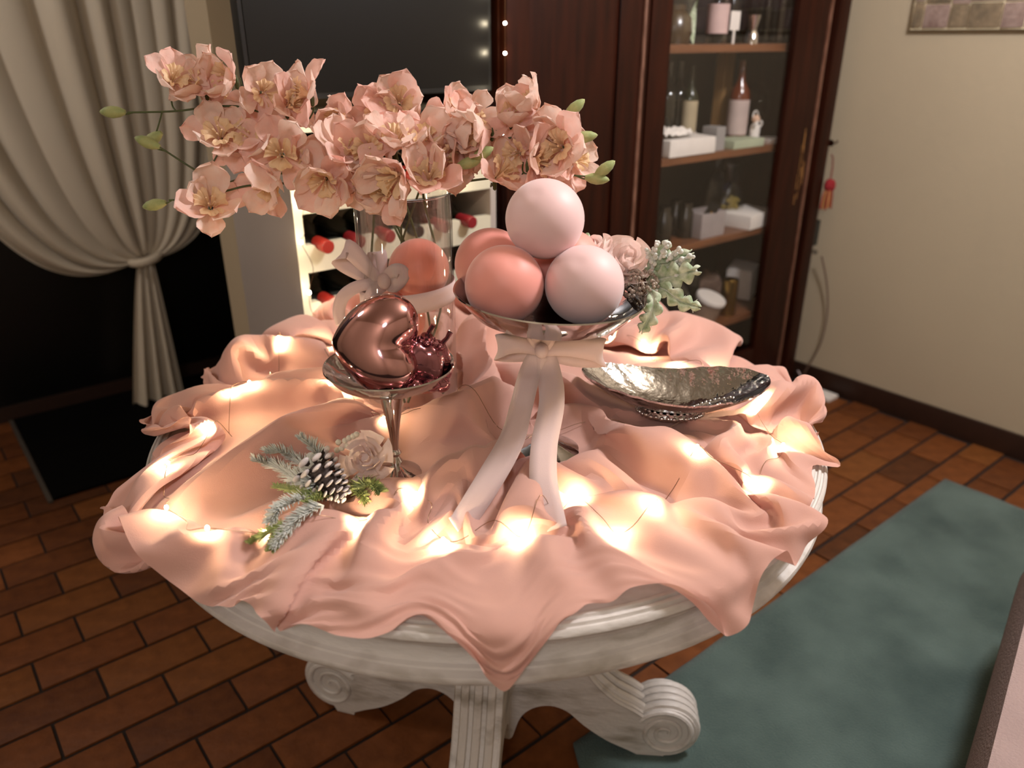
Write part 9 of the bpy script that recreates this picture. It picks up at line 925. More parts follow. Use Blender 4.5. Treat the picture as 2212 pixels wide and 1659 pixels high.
for off, z, m, lab in balls:
    if m.name not in bm_:
        bm_[m.name] = MB().sphere((0, 0, 0), Rb, 48, 32).mesh('ball', m)
        for v in bm_[m.name].vertices:   # a soft dimple where the ball was closed
            dd = (v.co.normalized()-Vector((-.35, -.55, .75)).normalized()).length
            v.co *= 1-.03*math.exp(-(dd/.16)**2)
    o = link('satin_ball', bm_[m.name]); o.location = (BC.x+off.x, BC.y+off.y, z); tag(o, lab, 'ball', 'satin balls in the silver bowl')
    o.rotation_euler = (0, 0, random.uniform(-.6, .6))

# ------------------------------------------------------------------ ribbons
def ribbon_part(pts, w, par, wdir=None, twist=None, name='tail', dens=6, m=RIB):
    P = spl(pts, dens); k = len(P); W = []
    for i, p in enumerate(P):
        t = (P[min(i+1, k-1)]-P[max(0, i-1)]).normalized()
        wv = (wdir[min(int(i/(k-1)*(len(wdir)-1)+.5), len(wdir)-1)] if isinstance(wdir, list) else wdir)
        if wv is None: wv = t.cross((CAM-p).normalized())
        wv = Vector(wv); wv = (wv-t*wv.dot(t)).normalized()
        if twist: wv = Matrix.Rotation(twist(i/(k-1)), 3, t) @ wv
        ww = w(i/(k-1)) if callable(w) else w
        W.append(wv*ww/2)
    o = MB().strip(P, W).build(name, m, par); solid(o, .0007); return o
rb = thing('long_ribbon_bow', 'pale ribbon bow with two long tails tied to the tall silver bowl stem', 'ribbon', (0, 0, 0))
kd = fwd(BC)-.028
def rp(x, y, dd=0): return atd(x, y, kd+dd)
e1 = drop(985, 1148, .004); e2 = drop(1195, 1150, .004)
d1, d2 = fwd(e1)-kd, fwd(e2)-kd
ribbon_part([rp(1166, 762), rp(1146, 800, -.004), rp(1128, 868, d1*.25), rp(1105, 950, d1*.48), rp(1058, 1035, d1*.72), rp(1005, 1118, d1*.92), e1], lambda t: .026+.010*min(1, t*4), rb, twist=lambda t: .5*math.sin(t*5))
ribbon_part([rp(1176, 762), rp(1186, 800, -.006), rp(1192, 870, d2*.25), rp(1176, 960, d2*.5), rp(1174, 1040, d2*.72), rp(1186, 1105, d2*.9), e2], lambda t: .026+.012*min(1, t*4), rb, twist=lambda t: -.35*math.sin(t*4))
ribbon_part([rp(1170, 755), rp(1125, 742, -.008), rp(1082, 745, -.002), rp(1080, 757, .012), rp(1125, 762, .010), rp(1168, 758)], lambda t: .020+.014*math.sin(PI*t), rb, wdir=(0, 0, 1), name='loop')
ribbon_part([rp(1172, 755), rp(1230, 748, -.010), rp(1292, 755, -.004), rp(1296, 768, .012), rp(1235, 770, .010), rp(1172, 758)], lambda t: .020+.018*math.sin(PI*t), rb, wdir=(0, 0, 1), name='loop')
ribbon_part([rp(1168, 750), rp(1152, 728, -.010), rp(1145, 706, -.012)], .018, rb, name='short_end')
ribbon_part([rp(1174, 750), rp(1186, 730, -.012), rp(1192, 712, -.014)], .020, rb, name='short_end')
o = MB().sphere(rp(1170, 757, -.004), (.010, .010, .012), 16, 10).build('knot', RIB, rb)

# ------------------------------------------------------------------ glass vase, balls, ribbon
VB = Vector((-.073, .128, .764)); VR = .079; VH = .362
vs_ = thing('glass_vase', 'tall clear glass cylinder vase with peach balls and flower stems inside', 'vase', VB)
MB().lathe([(0, 0), (VR-.003, 0), (VR, .004), (VR, VH-.002), (VR-.0015, VH), (VR-.003, VH-.002), (VR-.003, .012), (0, .010)], 72).build('cylinder', GLASS, vs_)
MB().tube([((VR-.001)*math.cos(2*PI*k/72), (VR-.001)*math.sin(2*PI*k/72), VH) for k in range(73)], .0016, 6, cap=False).build('rim', glass('glass_rim', blend=.6, top=.9), vs_)
for (off, z, lab) in [(e(.024, -.004), .012+.0505, 'peach satin ball at the bottom of the glass vase'), (e(-.022, -.008), .150, 'peach satin ball in the middle of the glass vase'), (e(.022, -.010), .238, 'peach satin ball on top inside the glass vase')]:
    o = link('vase_ball', MB().sphere((0, 0, 0), .0505, 40, 28).mesh('vase_ball', BALLO)); o.location = VB+off+Vector((0, 0, z)); tag(o, lab, 'ball', 'peach balls inside the glass vase')
vr = thing('vase_ribbon', 'pale ribbon band tied with a bow round the glass vase', 'ribbon', (0, 0, 0))
zb = VB.z+.196
MB().strip([VB+Vector(((VR+.0012)*math.cos(a), (VR+.0012)*math.sin(a), .196+.006*math.cos(a+.9))) for a in [2*PI*k/72 for k in range(73)]], [Vector((0, 0, .0165))]*73).build('band', RIB, vr)
solid(bpy.data.objects['band'], .0007)
kv = fwd(VB)-.045
def vp(x, y, dd=0): return atd(x, y, kv+dd)
ribbon_part([vp(822, 608), vp(790, 575, -.01), vp(752, 538, -.012), vp(735, 560, .004), vp(775, 590, .008), vp(820, 610)], lambda t: .012+.020*math.sin(PI*t), vr, name='loop', wdir=(.5, -.3, .8))
ribbon_part([vp(822, 608), vp(825, 575, .01), vp(820, 545, .02), vp(806, 552, .028), vp(815, 585, .02), vp(822, 608)], lambda t: .010+.012*math.sin(PI*t), vr, name='loop', wdir=(.8, -.3, .1))
ribbon_part([vp(820, 612), vp(775, 618, -.012), vp(742, 640, -.016), vp(732, 672, -.014), vp(738, 702, -.012)], lambda t: .016+.016*t*(1.1-t), vr, name='tail')
ribbon_part([vp(828, 614), vp(806, 632, -.014), vp(800, 658, -.016), vp(815, 690, -.012)], .022, vr, name='tail')
ribbon_part([vp(822, 606, -.004), vp(850, 585, -.016), vp(868, 592, -.014), vp(850, 618, -.012), vp(826, 612)], lambda t: .010+.016*math.sin(PI*t), vr, name='loop')
MB().sphere(vp(830, 607, -.010), (.011, .011, .014), 16, 10).build('knot', RIB, vr)

# ------------------------------------------------------------------ silver compote with mauve ornaments
CB = Vector((-.238, -.086, .762)); CBF = fwd(CB)
sc_ = thing('silver_compote', 'small silver compote dish on a slim stem holding mauve ornaments', 'dish', CB)
MB().lathe([(0, .146), (.02, .146), (.05, .151), (.075, .163), (.088, .178), (.0905, .179), (.091, .177), (.078, .160), (.052, .146), (.02, .140), (0, .139)], 72).build('dish', SILVER, sc_)
MB().lathe([(0, .142), (.017, .140), (.0165, .128), (.013, .105), (.008, .075), (.0055, .052), (.005, .040), (0, .040)], 32).build('stem', SILVER, sc_)
MB().lathe([(0, .046), (.0055, .044), (.009, .038), (.005, .032), (.010, .024), (.006, .016), (.018, .010), (.038, .005), (.04, 0), (0, 0)], 36).build('foot', SILVER, sc_)
def heart_mesh(s):
    n, m = 72, 48; v = []
    def F(x, y, z): a = x*x+2.25*y*y+z*z-1; return a*a*a-x*x*z**3-.1125*y*y*z**3
    for i in range(m+1):
        th = PI*i/m
        for j in range(n):
            ph = 2*PI*j/n; d = (math.sin(th)*math.cos(ph), math.sin(th)*math.sin(ph), math.cos(th)); lo, hi = 0, 1.6
            t = 1.6
            while t > .02 and F(d[0]*t, d[1]*t, d[2]*t) > 0: t -= .02
            lo, hi = t, t+.02
            for _ in range(12):
                c = (lo+hi)/2
                if F(d[0]*c, d[1]*c, d[2]*c) > 0: hi = c
                else: lo = c
            v.append((d[0]*lo*s, d[1]*lo*s*1.15, d[2]*lo*s))
    f = [(i*n+j, (i+1)*n+j, (i+1)*n+(j+1) % n, i*n+(j+1) % n) for i in range(m) for j in range(n)]
    return MB().add(v, f).mesh('body', MAUVE)
hp = atd(797, 742, CBF-.010)
hr = thing('heart_ornament', 'shiny mauve mirrored heart ornament leaning in the silver compote', 'ornament', hp)
link('body', heart_mesh(.060), hr)
# heart axes: cleft points right and a little up, face turned to the photographer's left
zx = (RX*.85+Vector((0, 0, .12))-FW*.45).normalized(); yy_ = (-FW*.72-RX*.55+Vector((0, 0, .25))); yy_ = (yy_-zx*yy_.dot(zx)).normalized(); xx = yy_.cross(zx)
hr.rotation_euler = Matrix((xx, yy_, zx)).transposed().to_euler()
MB().lathe([(0, .052), (.006, .052), (.008, .048), (.008, .040), (0, .040)], 16).tube([(.004*math.cos(a), 0, .0545+.004*math.sin(a)) for a in [PI*k/8 for k in range(17)]], .0009, 6).build('cap', MAUVE2, hr)
op = atd(914, 782, CBF-.004)
gl = thing('glass_ornament', 'lumpy mauve lustre glass ornament beside the mirrored heart', 'ornament', op)
m = MB().sphere((0, 0, .004), (.036, .034, .036), 60, 40)
v2 = []
for p in m.v:
    q_ = Vector(p); a = math.atan2(q_.y, q_.x); s_ = 1+.13*math.cos(5*a)*(1-abs(q_.z)/.05)+.10*noise.noise(q_*30)-.25*math.exp(-(Vector((q_.x, q_.y)).length/.012)**2)*(1 if q_.z > 0 else 0); v2.append(tuple(q_*s_))
m.v = v2; m.build('body', MAUVE2, gl)
m = MB()
for k in range(9):
    a = 2*PI*k/9; m.sphere((.032*math.cos(a), .030*math.sin(a), -.020+.006*math.sin(3*a)), .0125, 14, 10)
m.build('lower_lobes', MAUVE2, gl)
m = MB().lathe([(.0, .044), (.008, .044), (.0095, .034), (0, .034)], 14)
for k in range(7): a = 2*PI*k/7; m.sphere((.009*math.cos(a), .009*math.sin(a), .037), .0042, 8, 6)
m.tube([(0, 0, .043), (.002, 0, .050), (.007, .001, .060)], [.0035, .003, .0036], 8); m.build('cap', MAUVE2, gl)
m = MB().tube([(-.040, -.004, .026), (-.030, -.006, .029), (-.018, -.004, .031), (0, -.002, .032), (.016, -.006, .032)], [.005, .006, .004, .004, .004], 8).sphere((-.042, -.004, .026), .0068, 10, 8).sphere((-.030, -.010, .022), .006, 10, 8).sphere((-.017, -.005, .033), .0055, 10, 8).sphere((-.036, .002, .018), .0062, 10, 8)
m.tube([(.020, -.006, .033), (.026, -.008, .044), (.030, -.006, .052)], [.004, .003, .004], 8).sphere((.018, -.010, .031), .0055, 10, 8); m.build('twisted_trim', MAUVE2, gl)
gl.rotation_euler = (.25, .1, .4-.68)

# ------------------------------------------------------------------ leaf-shaped silver bowl
LB = Vector((.208, -.225, 0)); lz = .776
lb = thing('leaf_bowl', 'hammered silver leaf-shaped bowl with wavy rim on the peach cloth', 'bowl', (LB.x, LB.y, lz+.004))
rot = math.atan2(-.629, .777)-.13
lb.rotation_euler = (0, 0, rot)
def leafrad(a):
    c, s_ = math.cos(a), math.sin(a); r = 1/math.sqrt((c/.146)**2+(s_/.078)**2)
    return r*(1+.05*math.cos(2*a+.6)+.025*math.cos(3*a+.8)+.012*math.sin(9*a)*abs(c)**2)
def leaf(inner):
    n, m = 120, 22; v = []
    for i in range(m+1):
        t = i/m
        for j in range(n):
            a = 2*PI*j/n; r = leafrad(a)*t; h = .010+.042*t**2.1*(1+.34*abs(math.cos(a))**3+.10*math.sin(a*2+.8))
            h += .0012*math.sin(a*22)*t**3*abs(math.cos(a))
            if not inner: h -= .0022+.001*t; r *= 1.002
            v.append((r*math.cos(a), r*math.sin(a), h))
    return v, [(i*n+j, (i+1)*n+j, (i+1)*n+(j+1) % n, i*n+(j+1) % n) for i in range(m) for j in range(n)], n, m
vi, f, n, mm = leaf(True); vo, f2, _, _ = leaf(False)
M_ = MB().add(vi, f).add(vo, [q[::-1] for q in f2]); o_ = len(vi)
M_.f += [(mm*n+j, mm*n+(j+1) % n, o_+mm*n+(j+1) % n, o_+mm*n+j) for j in range(n)]; M_.m += [0]*n
M_.build('shell', SILVERH, lb)
m = MB().lathe([(0, 0), (.042, 0), (.046, .004), (.040, .010), (0, .010)], 40, fn=lambda x, y, z: (x*1.2, y*.8, z)); 
for k in range(34): a = 2*PI*k/34; m.sphere((.054*math.cos(a), .036*math.sin(a), .004+.001*(k % 2)), .0042, 8, 6)
for k in range(26): a = 2*PI*k/26; m.sphere((.046*math.cos(a), .030*math.sin(a), .010), .004, 8, 6)
m.build('beaded_foot', SILVERH, lb)
m = MB()
for k in range(11): u = k/10; m.sphere((.03+.07*u, -.012+.03*math.sin(u*2.2)-.012*u, .0135+.042*((.03+.07*u)/.146)**2.1), .0032, 8, 6)
for k in range(7): u = k/6; m.sphere((.05+.04*u, -.03+.012*math.sin(u*3), .0165+.03*u*u), .0028, 8, 6)
m.tube([(-.02, 0, .0125), (.03, -.006, .0135), (.08, .006, .024), (.12, .004, .042)], [.002, .0025, .002, .001], 8).build('relief', SILVERH, lb)
# ================================================================== FLOWER SPRAYS
def petal_mesh(L, W, curl, cup, mt, frill=0, seed=0, tip=1.0):
    def fn(u, v):
        s = v*2-1; prof = (max(0, u)**.8*math.sqrt(max(0, 1-((u-.55)/.45)**2)) if u > .55 else u**.8)*1.45; w_ = W*.5*(.10+.90*min(1, prof))*(1 if u < .995 else .55)
        x = s*w_; y = L*u*math.cos(curl*u); z = L*u*math.sin(curl*u)*.7+cup*s*s*w_*1.2-.05*L*(1-s*s)*math.sin(PI*u)
        z += frill*L*math.sin(s*9+u*7+seed)*u*u+.035*L*noise.noise(Vector((s*2.3, u*3.1, seed*3.7)))*2
        y += .04*L*noise.noise(Vector((s*3, seed, u)))*u-.06*L*s*s*u
        return (x, y, z)
    return MB().grid(fn, 12, 9).mesh('petal', mt)
PM = [petal_mesh(.047, .033, c, cu_, m, fr, k) for k, (c, cu_, m, fr) in enumerate([(.25, .25, PETAL, .02), (-.15, .35, PETAL2, .03), (.5, .2, PETAL, .03), (-.45, .3, PETAL2, .02), (.1, .4, PETAL, .04)])]
def throat_mesh(k):
    m = MB()
    for q in range(3):
        a0 = 2*PI*q/3+k
        def fn(u, v):
            s = v*2-1; r = .003+.013*u**1.2*(1+.1*math.sin(s*8+q)); a = a0+s*.85
            return (r*math.cos(a), r*math.sin(a), .022*math.sin(u*1.5)-.004*u*u+.0018*math.sin(s*13+q)*u)
        m.grid(fn, 8, 10)
    for q in range(4):
        a = 2*PI*q/4+k; m.tube([(0, 0, 0), (.002*math.cos(a), .002*math.sin(a), .012), (.0045*math.cos(a), .0045*math.sin(a), .021)], [.0006, .0005, .0010], 5)
    return m.mesh('blossom', THROAT)
TH_ = [throat_mesh(k*.7) for k in range(3)]
budm = MB().lathe([(0, 0), (.0035, .001), (.0075, .010), (.0088, .019), (.0070, .029), (.0030, .036), (0, .0385)], 14).mesh('bud', BUD)
def blossom(par, p, size, face, k):
    b = link('blossom', TH_[k % 3], par); b.location = p; aim(b, face, random.uniform(0, 6.28)); s = size; b.scale = (s, s, s)
    opn = random.uniform(.10, .85)
    for q in range(6):
        m = PM[(k+q*2+(q % 2)) % 5]; pt = link('petal', m, b); a = 2*PI*q/6+random.uniform(-.12, .12)
        sc1 = (1.0 if q % 2 == 0 else .92)*random.uniform(.9, 1.08); pt.scale = (sc1, sc1, sc1)
        tilt = opn+(.0 if q % 2 else .18)+random.uniform(-.2, .2)
        pt.rotation_euler = (Matrix.Rotation(a, 3, 'Z') @ Matrix.Rotation(tilt, 3, 'X')).to_euler()
        pt.location = (math.cos(a+PI/2)*.0025, math.sin(a+PI/2)*.0025, .001*(q % 2))
FD = fwd(VB)
mouth = [atd(868, 425, FD)]
SPR = [
 ('peach blossom spray reaching to the upper left above the vase', [(850, 430, 0), (770, 365, -.01), (685, 312, -.02), (560, 242, -.04), (480, 229, -.06), (380, 240, -.07), (275, 243, -.08)],
  [(372, 178, -.07, .85), (440, 190, -.05, .95), (505, 168, -.05, 1.0), (565, 202, -.03, .9), (622, 232, -.03, .9), (668, 205, -.03, .95), (470, 215, -.02, .8)], [(245, 242, -.08, (-1, 0)), (330, 300, -.07, (-.8, -.5))]),
 ('peach blossom spray low on the left with green buds', [(850, 436, 0), (740, 400, -.02), (640, 376, -.03), (540, 380, -.05), (480, 396, -.06), (430, 372, -.07), (345, 318, -.08)],
  [(478, 300, -.06, 1.05), (545, 300, -.05, 1.05), (610, 335, -.07, 1.1), (588, 395, -.06, .95), (520, 330, -.03, .85)], [(320, 308, -.08, (-.9, .35))]),
 ('peach blossom spray drooping to the lower left with one lone flower', [(850, 440, 0), (745, 425, -.03), (640, 398, -.05), (545, 400, -.07), (490, 412, -.08), (420, 430, -.09), (365, 432, -.09)],
  [(455, 450, -.09, 1.1), (705, 385, -.08, 1.0), (650, 345, -.05, .95)], [(335, 442, -.09, (-1, -.2))]),
 ('peach blossom spray at the centre back of the bouquet', [(872, 430, 0), (865, 380, .01), (850, 300, .03), (835, 250, .04)],
  [(770, 270, .01, 1.0), (812, 240, .02, 1.0), (862, 225, .02, 1.05), (900, 262, .03, .95), (730, 250, -.01, .95), (965, 250, .05, .9), (1015, 252, .05, .85)], []),
 ('peach blossom spray at the centre front of the bouquet', [(866, 436, 0), (858, 400, -.04), (842, 360, -.07), (826, 330, -.08)],
  [(745, 335, -.07, 1.05), (800, 318, -.06, 1.1), (852, 318, -.07, 1.1), (800, 385, -.07, 1.0), (865, 378, -.10, 1.15), (925, 392, -.09, 1.15), (905, 315, -.05, 1.1), (765, 400, -.06, .9), (835, 420, -.08, .85), (950, 345, -.06, 1.0)], []),
 ('peach blossom spray reaching right with pale blossoms', [(880, 432, 0), (940, 370, -.02), (1010, 320, -.03), (1090, 300, -.04), (1170, 285, -.05), (1225, 245, -.05)],
  [(985, 290, -.05, 1.1), (955, 320, -.03, .95), (1058, 282, -.06, 1.15), (1105, 262, -.03, 1.0), (1160, 235, -.05, 1.0), (1020, 300, -.03, .95)], [(1240, 235, -.05, (.75, .65)), (1012, 352, -.09, (.95, .25)), (1040, 333, -.09, (.9, .5))]),
 ('peach blossom spray low on the right ending in green buds', [(885, 438, 0), (960, 400, -.04), (1060, 385, -.06), (1150, 380, -.07), (1220, 378, -.07), (1300, 384, -.07)],
  [(1072, 385, -.08, 1.1), (1145, 350, -.08, 1.15), (1215, 320, -.07, 1.15), (1185, 290, -.05, .95), (1125, 330, -.05, .95), (1180, 392, -.05, .9), (1235, 345, -.05, .85)], [(1262, 296, -.06, (1, .15)), (1305, 366, -.07, (.75, .6)), (1288, 386, -.07, (1, -.1))]),
]
up = Vector((0, 0, 1))
for si, (lab, path, bl, bd) in enumerate(SPR):
    root = thing('flower_spray', lab, 'flowers', VB, 'peach blossom sprays in the glass vase'); inv = -Vector(root.location)
    P = [atd(x, y, FD+d) for x, y, d in path]
    a = si*1.1+.6; base = VB+Vector((.060*math.cos(a*2.3), .060*math.sin(a*2.3), .016)); 
    lim = lambda p_: p_ if (p_-VB).to_2d().length < VR-.007 else VB+(p_-VB).to_2d().normalized().to_3d()*(VR-.007)+Vector((0, 0, p_.z-VB.z))
    mid = lim(base*.5+P[0]*.5+e(.055*math.cos(a*1.7), .05)); mouthp = lim(VB+Vector((.5*(P[1]-VB).x, .5*(P[1]-VB).y, 0))); mouthp.z = VB.z+VH+.002
    main = spl([base, mid, mouthp]+P[1:], 7); m = MB().tube([p+inv for p in main], [.0022-.0009*i/len(main) for i in range(len(main))], 6)
    for (x, y, d, s) in bl:
        p = atd(x, y, FD+d); n_ = min(main[14:] or main, key=lambda q_: (q_-p).length)
        face = (-FW*random.uniform(.25, 1)+RX*random.uniform(-.9, .9)+up*random.uniform(-.35, .8)).normalized()
        back = p-face*.012
        m.tube([q_+inv for q_ in spl([n_, (n_+back)/2-face*.008-up*.004, back], 4)], .0013, 5)
        m.lathe([(0, -.016), (.0028, -.014), (.0036, -.004), (.0015, .004)], 8, tuple(p+inv-face*.004))
        blossom(root, p+inv, s*1.32, face, random.randrange(9))
    for (x, y, d, dr) in bd:
        p = atd(x, y, FD+d); dv = (RX*dr[0]+up*dr[1]); n_ = min(main[14:], key=lambda q_: (q_-(p-dv*.03)).length)
        m.tube([q_+inv for q_ in spl([n_, (n_+p)/2-up*.003, p-dv*.002], 4)], .0012, 5)
        b = link('bud', budm, root); b.location = p-dv.normalized()*.018+inv; aim(b, dv.normalized()); 
    m.build('stem', STEM, root)

# ================================================================== ROSE PICKS
def rose(par, R, mt=ROSEP, seed=0, face=None, loc=(0, 0, 0)):
    rnd = random.Random(seed); r0 = link('rose_bloom', MB().lathe([(0, -R*.55), (R*.18, -R*.5), (R*.34, -R*.2), (R*.22, R*.1), (0, R*.2)], 14).mesh('rose_bloom', mt), par); r0.location = loc
    if face is not None: aim(r0, face, rnd.uniform(0, 6))
    k = 0
    for ring, (n, rr, hh, opn, wd) in enumerate([(3, .16, .52, .02, 2.3), (3, .27, .54, .10, 1.9), (4, .40, .50, .24, 1.5), (5, .56, .42, .42, 1.25), (6, .76, .26, .72, 1.12)]):
        for q in range(n):
            a0 = 2*PI*(q+.5*(ring % 2))/n+rnd.uniform(-.15, .15)+ring*.5
            def fn(u, v):
                s = v*2-1; a = a0+s*wd*(.75+.25*u)*.5*(1-.15*u)
                rad = R*(.10+(rr-.10)*min(1, u*1.5)+opn*.45*max(0, u-.45)**1.4+.05*max(0, abs(s)-.5)*ring*.3)
                rad += R*.008*math.sin(6*s+k)*u
                z = R*(-.45+(hh+.45)*u*(1-.10*s*s)-opn*.5*max(0, u-.62)**1.2)
                z += R*.012*math.sin(5*s+k*2)*u
                rad += R*.05*(s if ring > 0 else .5*s)
                return (rad*math.cos(a), rad*math.sin(a), z)
            m = MB().grid(fn, 10, 13); o = m.build('petal', mt, r0); k += 1
    return r0
# pick on the cloth, front left: rose, cone, frosted twigs
g0 = drop(795, 1030, 0)
gr = thing('rose_and_cone_pick', 'blush rose with snow-tipped pine cone and frosted fir twigs lying on the cloth', 'floral pick', g0)
gi = -g0
pd = fwd(g0)-.012
rc = atd(792, 992, pd-.02)
rose(gr, .043, seed=3, face=(-FW*.9+up*.75-RX*.05), loc=rc+gi)
# cone: scales in a spiral
cc = atd(704, 1034, fwd(drop(704, 1050))-.012); ax = (RX*.62-up*.42-FW*.35).normalized()
core = MB().lathe([(0, -.026), (.012, -.022), (.0145, -.006), (.011, .012), (.004, .028), (0, .030)], 14).build('pine_cone', SCALE, gr); core.location = cc+gi; aim(core, ax)
scm = MB().grid(lambda u, v: ((v-.5)*(.004+.0115*u), .016*u, .004*u*u+.0014*math.sin(PI*v)*u), 4, 5).grid(lambda u, v: ((v-.5)*(.004+.0115*u), .016*u, .004*u*u-.0012), 4, 5).mesh('scale', SCALE)
tipm = MB().sphere((0, .0158, .0048), (.0088, .0052, .0026), 10, 6).mesh('snow_tip', SCALET)
NS = 60
for k in range(NS):
    t = k/NS; a = k*2.39996; z = -.026+.056*t; r = .0135*(1-.78*t**1.6)
    s_ = link('scale', scm, core); sc1 = 1.0-.45*t; s_.scale = (sc1,)*3
    s_.location = (r*math.cos(a), r*math.sin(a), z); el = -.5+1.35*t
    s_.rotation_euler = (Matrix.Rotation(a-PI/2, 3, 'Z') @ Matrix.Rotation(el, 3, 'X')).to_euler()
    if k % 9 or True:
        tp = MB; s2 = link('snow_tip', tipm, core); s2.scale = s_.scale; s2.location = s_.location; s2.rotation_euler = s_.rotation_euler
def fir(path, nl, m_, par, dens=1, name='fir_twig', flat=.8, rad=.0011, off=Vector((0, 0, 0))):
    P = spl(path, 8); m = MB().tube([p+off for p in P], rad*1.2, 5)
    for i, p in enumerate(P):
        t = (P[min(i+1, len(P)-1)]-P[max(i-1, 0)]).normalized(); l = nl*(1.1-.6*i/len(P))
        for q in range(int(9*dens)):
            dv = Vector((random.gauss(0, 1), random.gauss(0, 1), random.gauss(0, 1))); dv = (dv-t*dv.dot(t)).normalized(); dv.z = abs(dv.z)*.8 if flat else dv.z
            tip = p+(dv*.75+t*.65).normalized()*l*random.uniform(.7, 1.1)+t*random.uniform(0, .003)
            m.tube([p+off, (p*.4+tip*.6)+off, tip+off], [rad*.7, rad*.75, rad*.25], 3, cap=False)
    o = m.build(name, m_, par); return o
def cp(x, y, lift=.006, dd=None): 
    q_ = drop(x, y, 0); 
    return q_+Vector((0, 0, lift))
twigs = [([(700, 1065), (650, 1060), (600, 1035), (560, 1030)], .017, FROST, .030), ([(690, 1040), (650, 1020), (612, 1005), (585, 1010)], .016, FROST, .030), ([(700, 1020), (680, 995), (655, 985)], .013, FROST, .036),
         ([(720, 1090), (660, 1095), (610, 1120), (590, 1150)], .015, FROST, .022), ([(700, 1100), (655, 1125), (620, 1165), (598, 1195)], .013, FROST, .014), ([(610, 1140), (575, 1165), (545, 1185)], .010, NEEDLE, .012), ([(620, 1150), (600, 1180), (590, 1200)], .010, NEEDLE, .012),
         ([(790, 1058), (740, 1075), (700, 1088), (665, 1102)], .012, NEEDLE, .014), ([(770, 1050), (805, 1062), (822, 1078)], .014, NEEDLE, .014), ([(760, 1060), (780, 1075), (790, 1090)], .012, NEEDLE, .010), ([(740, 1075), (690, 1080), (640, 1075), (600, 1068)], .012, NEEDLE, .014)]
for pth, nl, m_, lift in twigs:
    pp = [cp(x, y, lift*(.4+.6*(i/len(pth)))) for i, (x, y) in enumerate(pth)]
    fir(pp, nl*1.45, m_, gr, 1.8, 'fir_twig', off=gi)['kind'] = 'stuff'
m = MB()
for x, y in [(731, 955), (738, 968), (728, 972), (745, 952), (754, 946), (763, 942), (748, 962), (770, 938)]:
    m.sphere(atd(x, y, pd-.004)+gi, .0042, 10, 8)
m.build('white_berries', WBERRY, gr)
m = MB()
for k in range(20):
    x, y = random.uniform(655, 712), random.uniform(985, 1015); m.sphere(atd(x, y, pd+.01)+gi, random.uniform(.004, .0075), 8, 6)
for k in range(8): m.sphere(atd(random.uniform(625, 645), random.uniform(1035, 1055), pd-.01)+gi, .005, 8, 6)
o = m.build('snow_clumps', FROST, gr); o['kind'] = 'stuff'

# pick at the back right of the silver bowl: two roses, berries and frosted leaves
bk = atd(1352, 565, fwd(BC)+.055)
gb_ = thing('rose_and_leaf_pick', 'blush rose with dark berries and frosted leaves hanging over the silver bowl rim', 'floral pick', bk); bi = -bk
rose(gb_, .047, seed=11, face=(-FW*.75+up*.8+RX*.1), loc=(0, 0, 0))
rose(gb_, .038, seed=5, face=(-FW*.3+up*.8-RX*.5), loc=atd(1283, 545, fwd(BC)+.075)+bi)
m = MB(); bc_ = atd(1383, 618, fwd(BC)+.035)+bi
for k in range(150):
    dv = Vector((random.gauss(0, 1), random.gauss(0, 1), random.gauss(0, 1))).normalized(); q_ = bc_+Vector((dv.x*.027, dv.y*.027, dv.z*.023)); m.sphere(q_, .0029, 7, 5)
    if k % 4 == 0: m.tube([bc_-Vector((0, 0, .02)), q_], .0006, 3)
o = m.build('berry_cluster', BERRY, gb_); o['kind'] = 'stuff'
def lobed_leaf(pts, width, par, off, seed=0, nm='frosted_leaf'):
    P = spl(pts, 10); k = len(P); rnd = random.Random(seed)
    def fn(u, v):
        i = min(int(u*(k-1)), k-2); f = u*(k-1)-i; p = P[i].lerp(P[i+1], f); t = (P[i+1]-P[i]).normalized()
        wv = t.cross((CAM-p).normalized()).normalized(); nrm = wv.cross(t); s = v*2-1
        lob = .42+.58*abs(math.sin(u*PI*4.6+seed)); wd = width*math.sin(PI*min(1, u*.92+.05))**.7*(1 if abs(s) < .3 else lob)
        return p+wv*(s*wd*.5)+nrm*(.10*width*math.sin(PI*abs(s))-.03*width*math.sin(u*28)*abs(s))+t*(abs(s)*width*.22)+off
    o = MB().grid(fn, 60, 13).build(nm, LEAF, par); solid(o, .0012)
    m = MB().tube([p+off for p in P], [.0016*(1-.6*i/k) for i in range(k)], 6)
    for i in range(3, k-3, 4):
        t = (P[i+1]-P[i]).normalized(); wv = t.cross((CAM-P[i]).normalized()).normalized()
        for sg in (-1, 1): m.tube([P[i]+off, P[i]+off+(t*.5+wv*sg)*width*.34], [.001, .0006], 4)
    m.build('midrib', FROST, o)
kb = fwd(BC)+.05
def bp(x, y, d=0): return atd(x, y, kb+d)
lobed_leaf([bp(1390, 600), bp(1420, 560), bp(1440, 528)], .030, gb_, bi, 1)
lobed_leaf([bp(1395, 605, .01), bp(1445, 575), bp(1488, 548, -.01)], .034, gb_, bi, 2)
lobed_leaf([bp(1395, 610), bp(1440, 600, -.02), bp(1500, 585, -.03)], .044, gb_, bi, 3)
lobed_leaf([bp(1400, 615), bp(1435, 625, -.03), bp(1470, 650, -.04), bp(1505, 662, -.045)], .030, gb_, bi, 4)
lobed_leaf([bp(1400, 620, -.02), bp(1412, 650, -.05), bp(1403, 685, -.06), bp(1388, 712, -.06)], .030, gb_, bi, 5)
lobed_leaf([bp(1300, 540, .04), bp(1275, 522, .05), bp(1248, 520, .06)], .024, gb_, bi, 6)
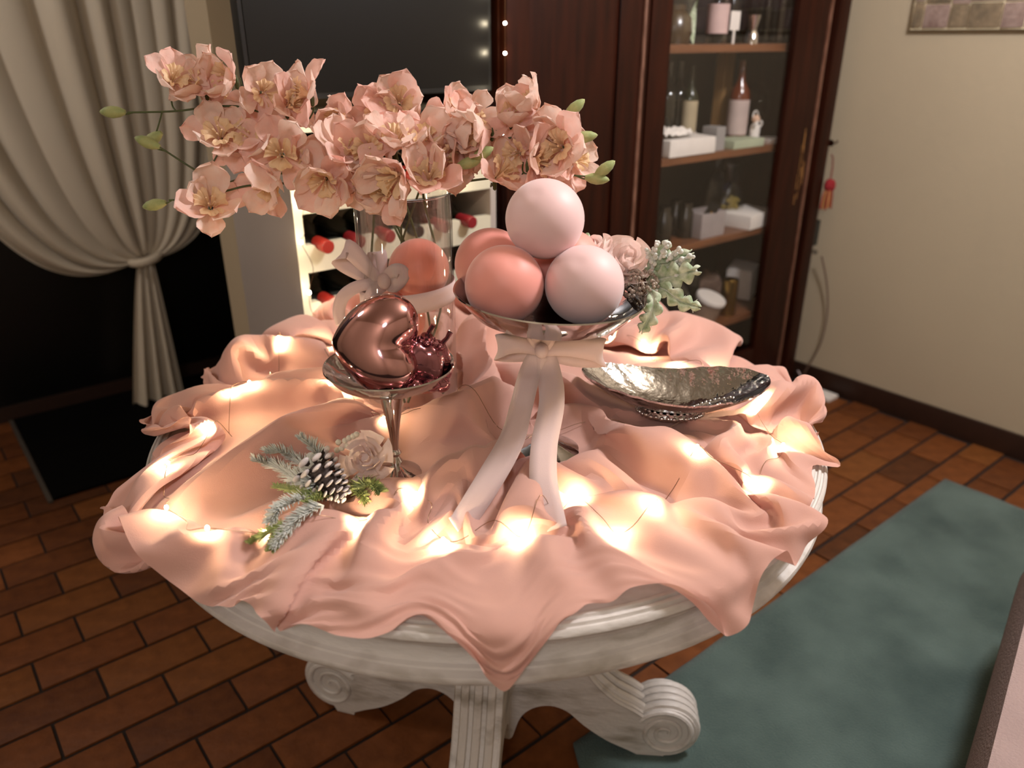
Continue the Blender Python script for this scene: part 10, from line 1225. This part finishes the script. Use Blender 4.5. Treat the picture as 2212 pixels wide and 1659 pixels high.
# frosted curly blossoms on stalks
m = MB()
for (x0, y0, x1, y1) in [(1412, 568, 1418, 520), (1425, 560, 1445, 522), (1440, 565, 1470, 535), (1450, 572, 1492, 555), (1430, 590, 1465, 600), (1410, 580, 1400, 540), (1455, 590, 1497, 590)]:
    A, B = bp(x0, y0, -.01)+bi, bp(x1, y1, -.02)+bi; m.tube([A, (A+B)/2+Vector((0, 0, .003)), B], .0022, 6)
    for k in range(7):
        t = .3+.7*k/6; m.sphere(A.lerp(B, t)+Vector([random.uniform(-.004, .004) for _ in range(3)]), random.uniform(.0028, .0046), 8, 6)
m.build('frosted_buds', FROST, gb_)

# ================================================================== FAIRY LIGHTS ON THE CLOTH
LP = [(1318, 745), (1397, 765), (1462, 790), (1565, 802), (1643, 862), (1625, 910), (1690, 965), (1630, 1042), (1505, 970), (1412, 1085), (1330, 1157), (1245, 1080), (1130, 1165), (958, 1172), (900, 1072), (770, 1132), (575, 1157), (450, 1147), (362, 1102), (365, 1005), (462, 936), (500, 850), (540, 830), (607, 780), (605, 750), (722, 742), (715, 822), (757, 845), (835, 905), (1485, 905)]
fl = thing('fairy_light_string', 'copper wire of warm fairy lights winding through the folds of the peach cloth', 'fairy lights', (0, 0, .762))
off = Vector((0, 0, -.762)); lps = []
bm0 = MB().sphere((0, 0, 0), (.0026, .0026, .0034), 8, 6).mesh('bulb', BULB)
for x, y in LP:
    p = drop(x, y+6, .0); p.z = top_at(p.x, p.y, p.z)+.0085 if (x, y) != (605, 750) else p.z+.025
    lps.append(p); b = link('bulb', bm0, fl); b.location = p+off
# the wire follows the cloth between the bulbs, with a few spare loops
path = []; rnd = random.Random(4)
for a, b in zip(lps[:-1], lps[1:]):
    path.append(a)
    n_ = max(2, int((b-a).length/.03))
    for k in range(1, n_):
        p = a.lerp(b, k/n_)+Vector((rnd.uniform(-.012, .012), rnd.uniform(-.012, .012), 0)); p.z = top_at(p.x, p.y)+rnd.uniform(.003, .008); path.append(p)
    if (b-a).length > .09:
        c = a.lerp(b, .5)
        for k in range(9): an = 2*PI*k/8; p = c+Vector((.012*math.cos(an), .012*math.sin(an), 0)); p.z = top_at(p.x, p.y)+.004+.0008*k; path.insert(len(path)-1, p) if k < 0 else None
path.append(lps[-1])
MB().tube([p+off for p in spl(path, 5)], .00045, 4).build('wire', WIRE, fl)
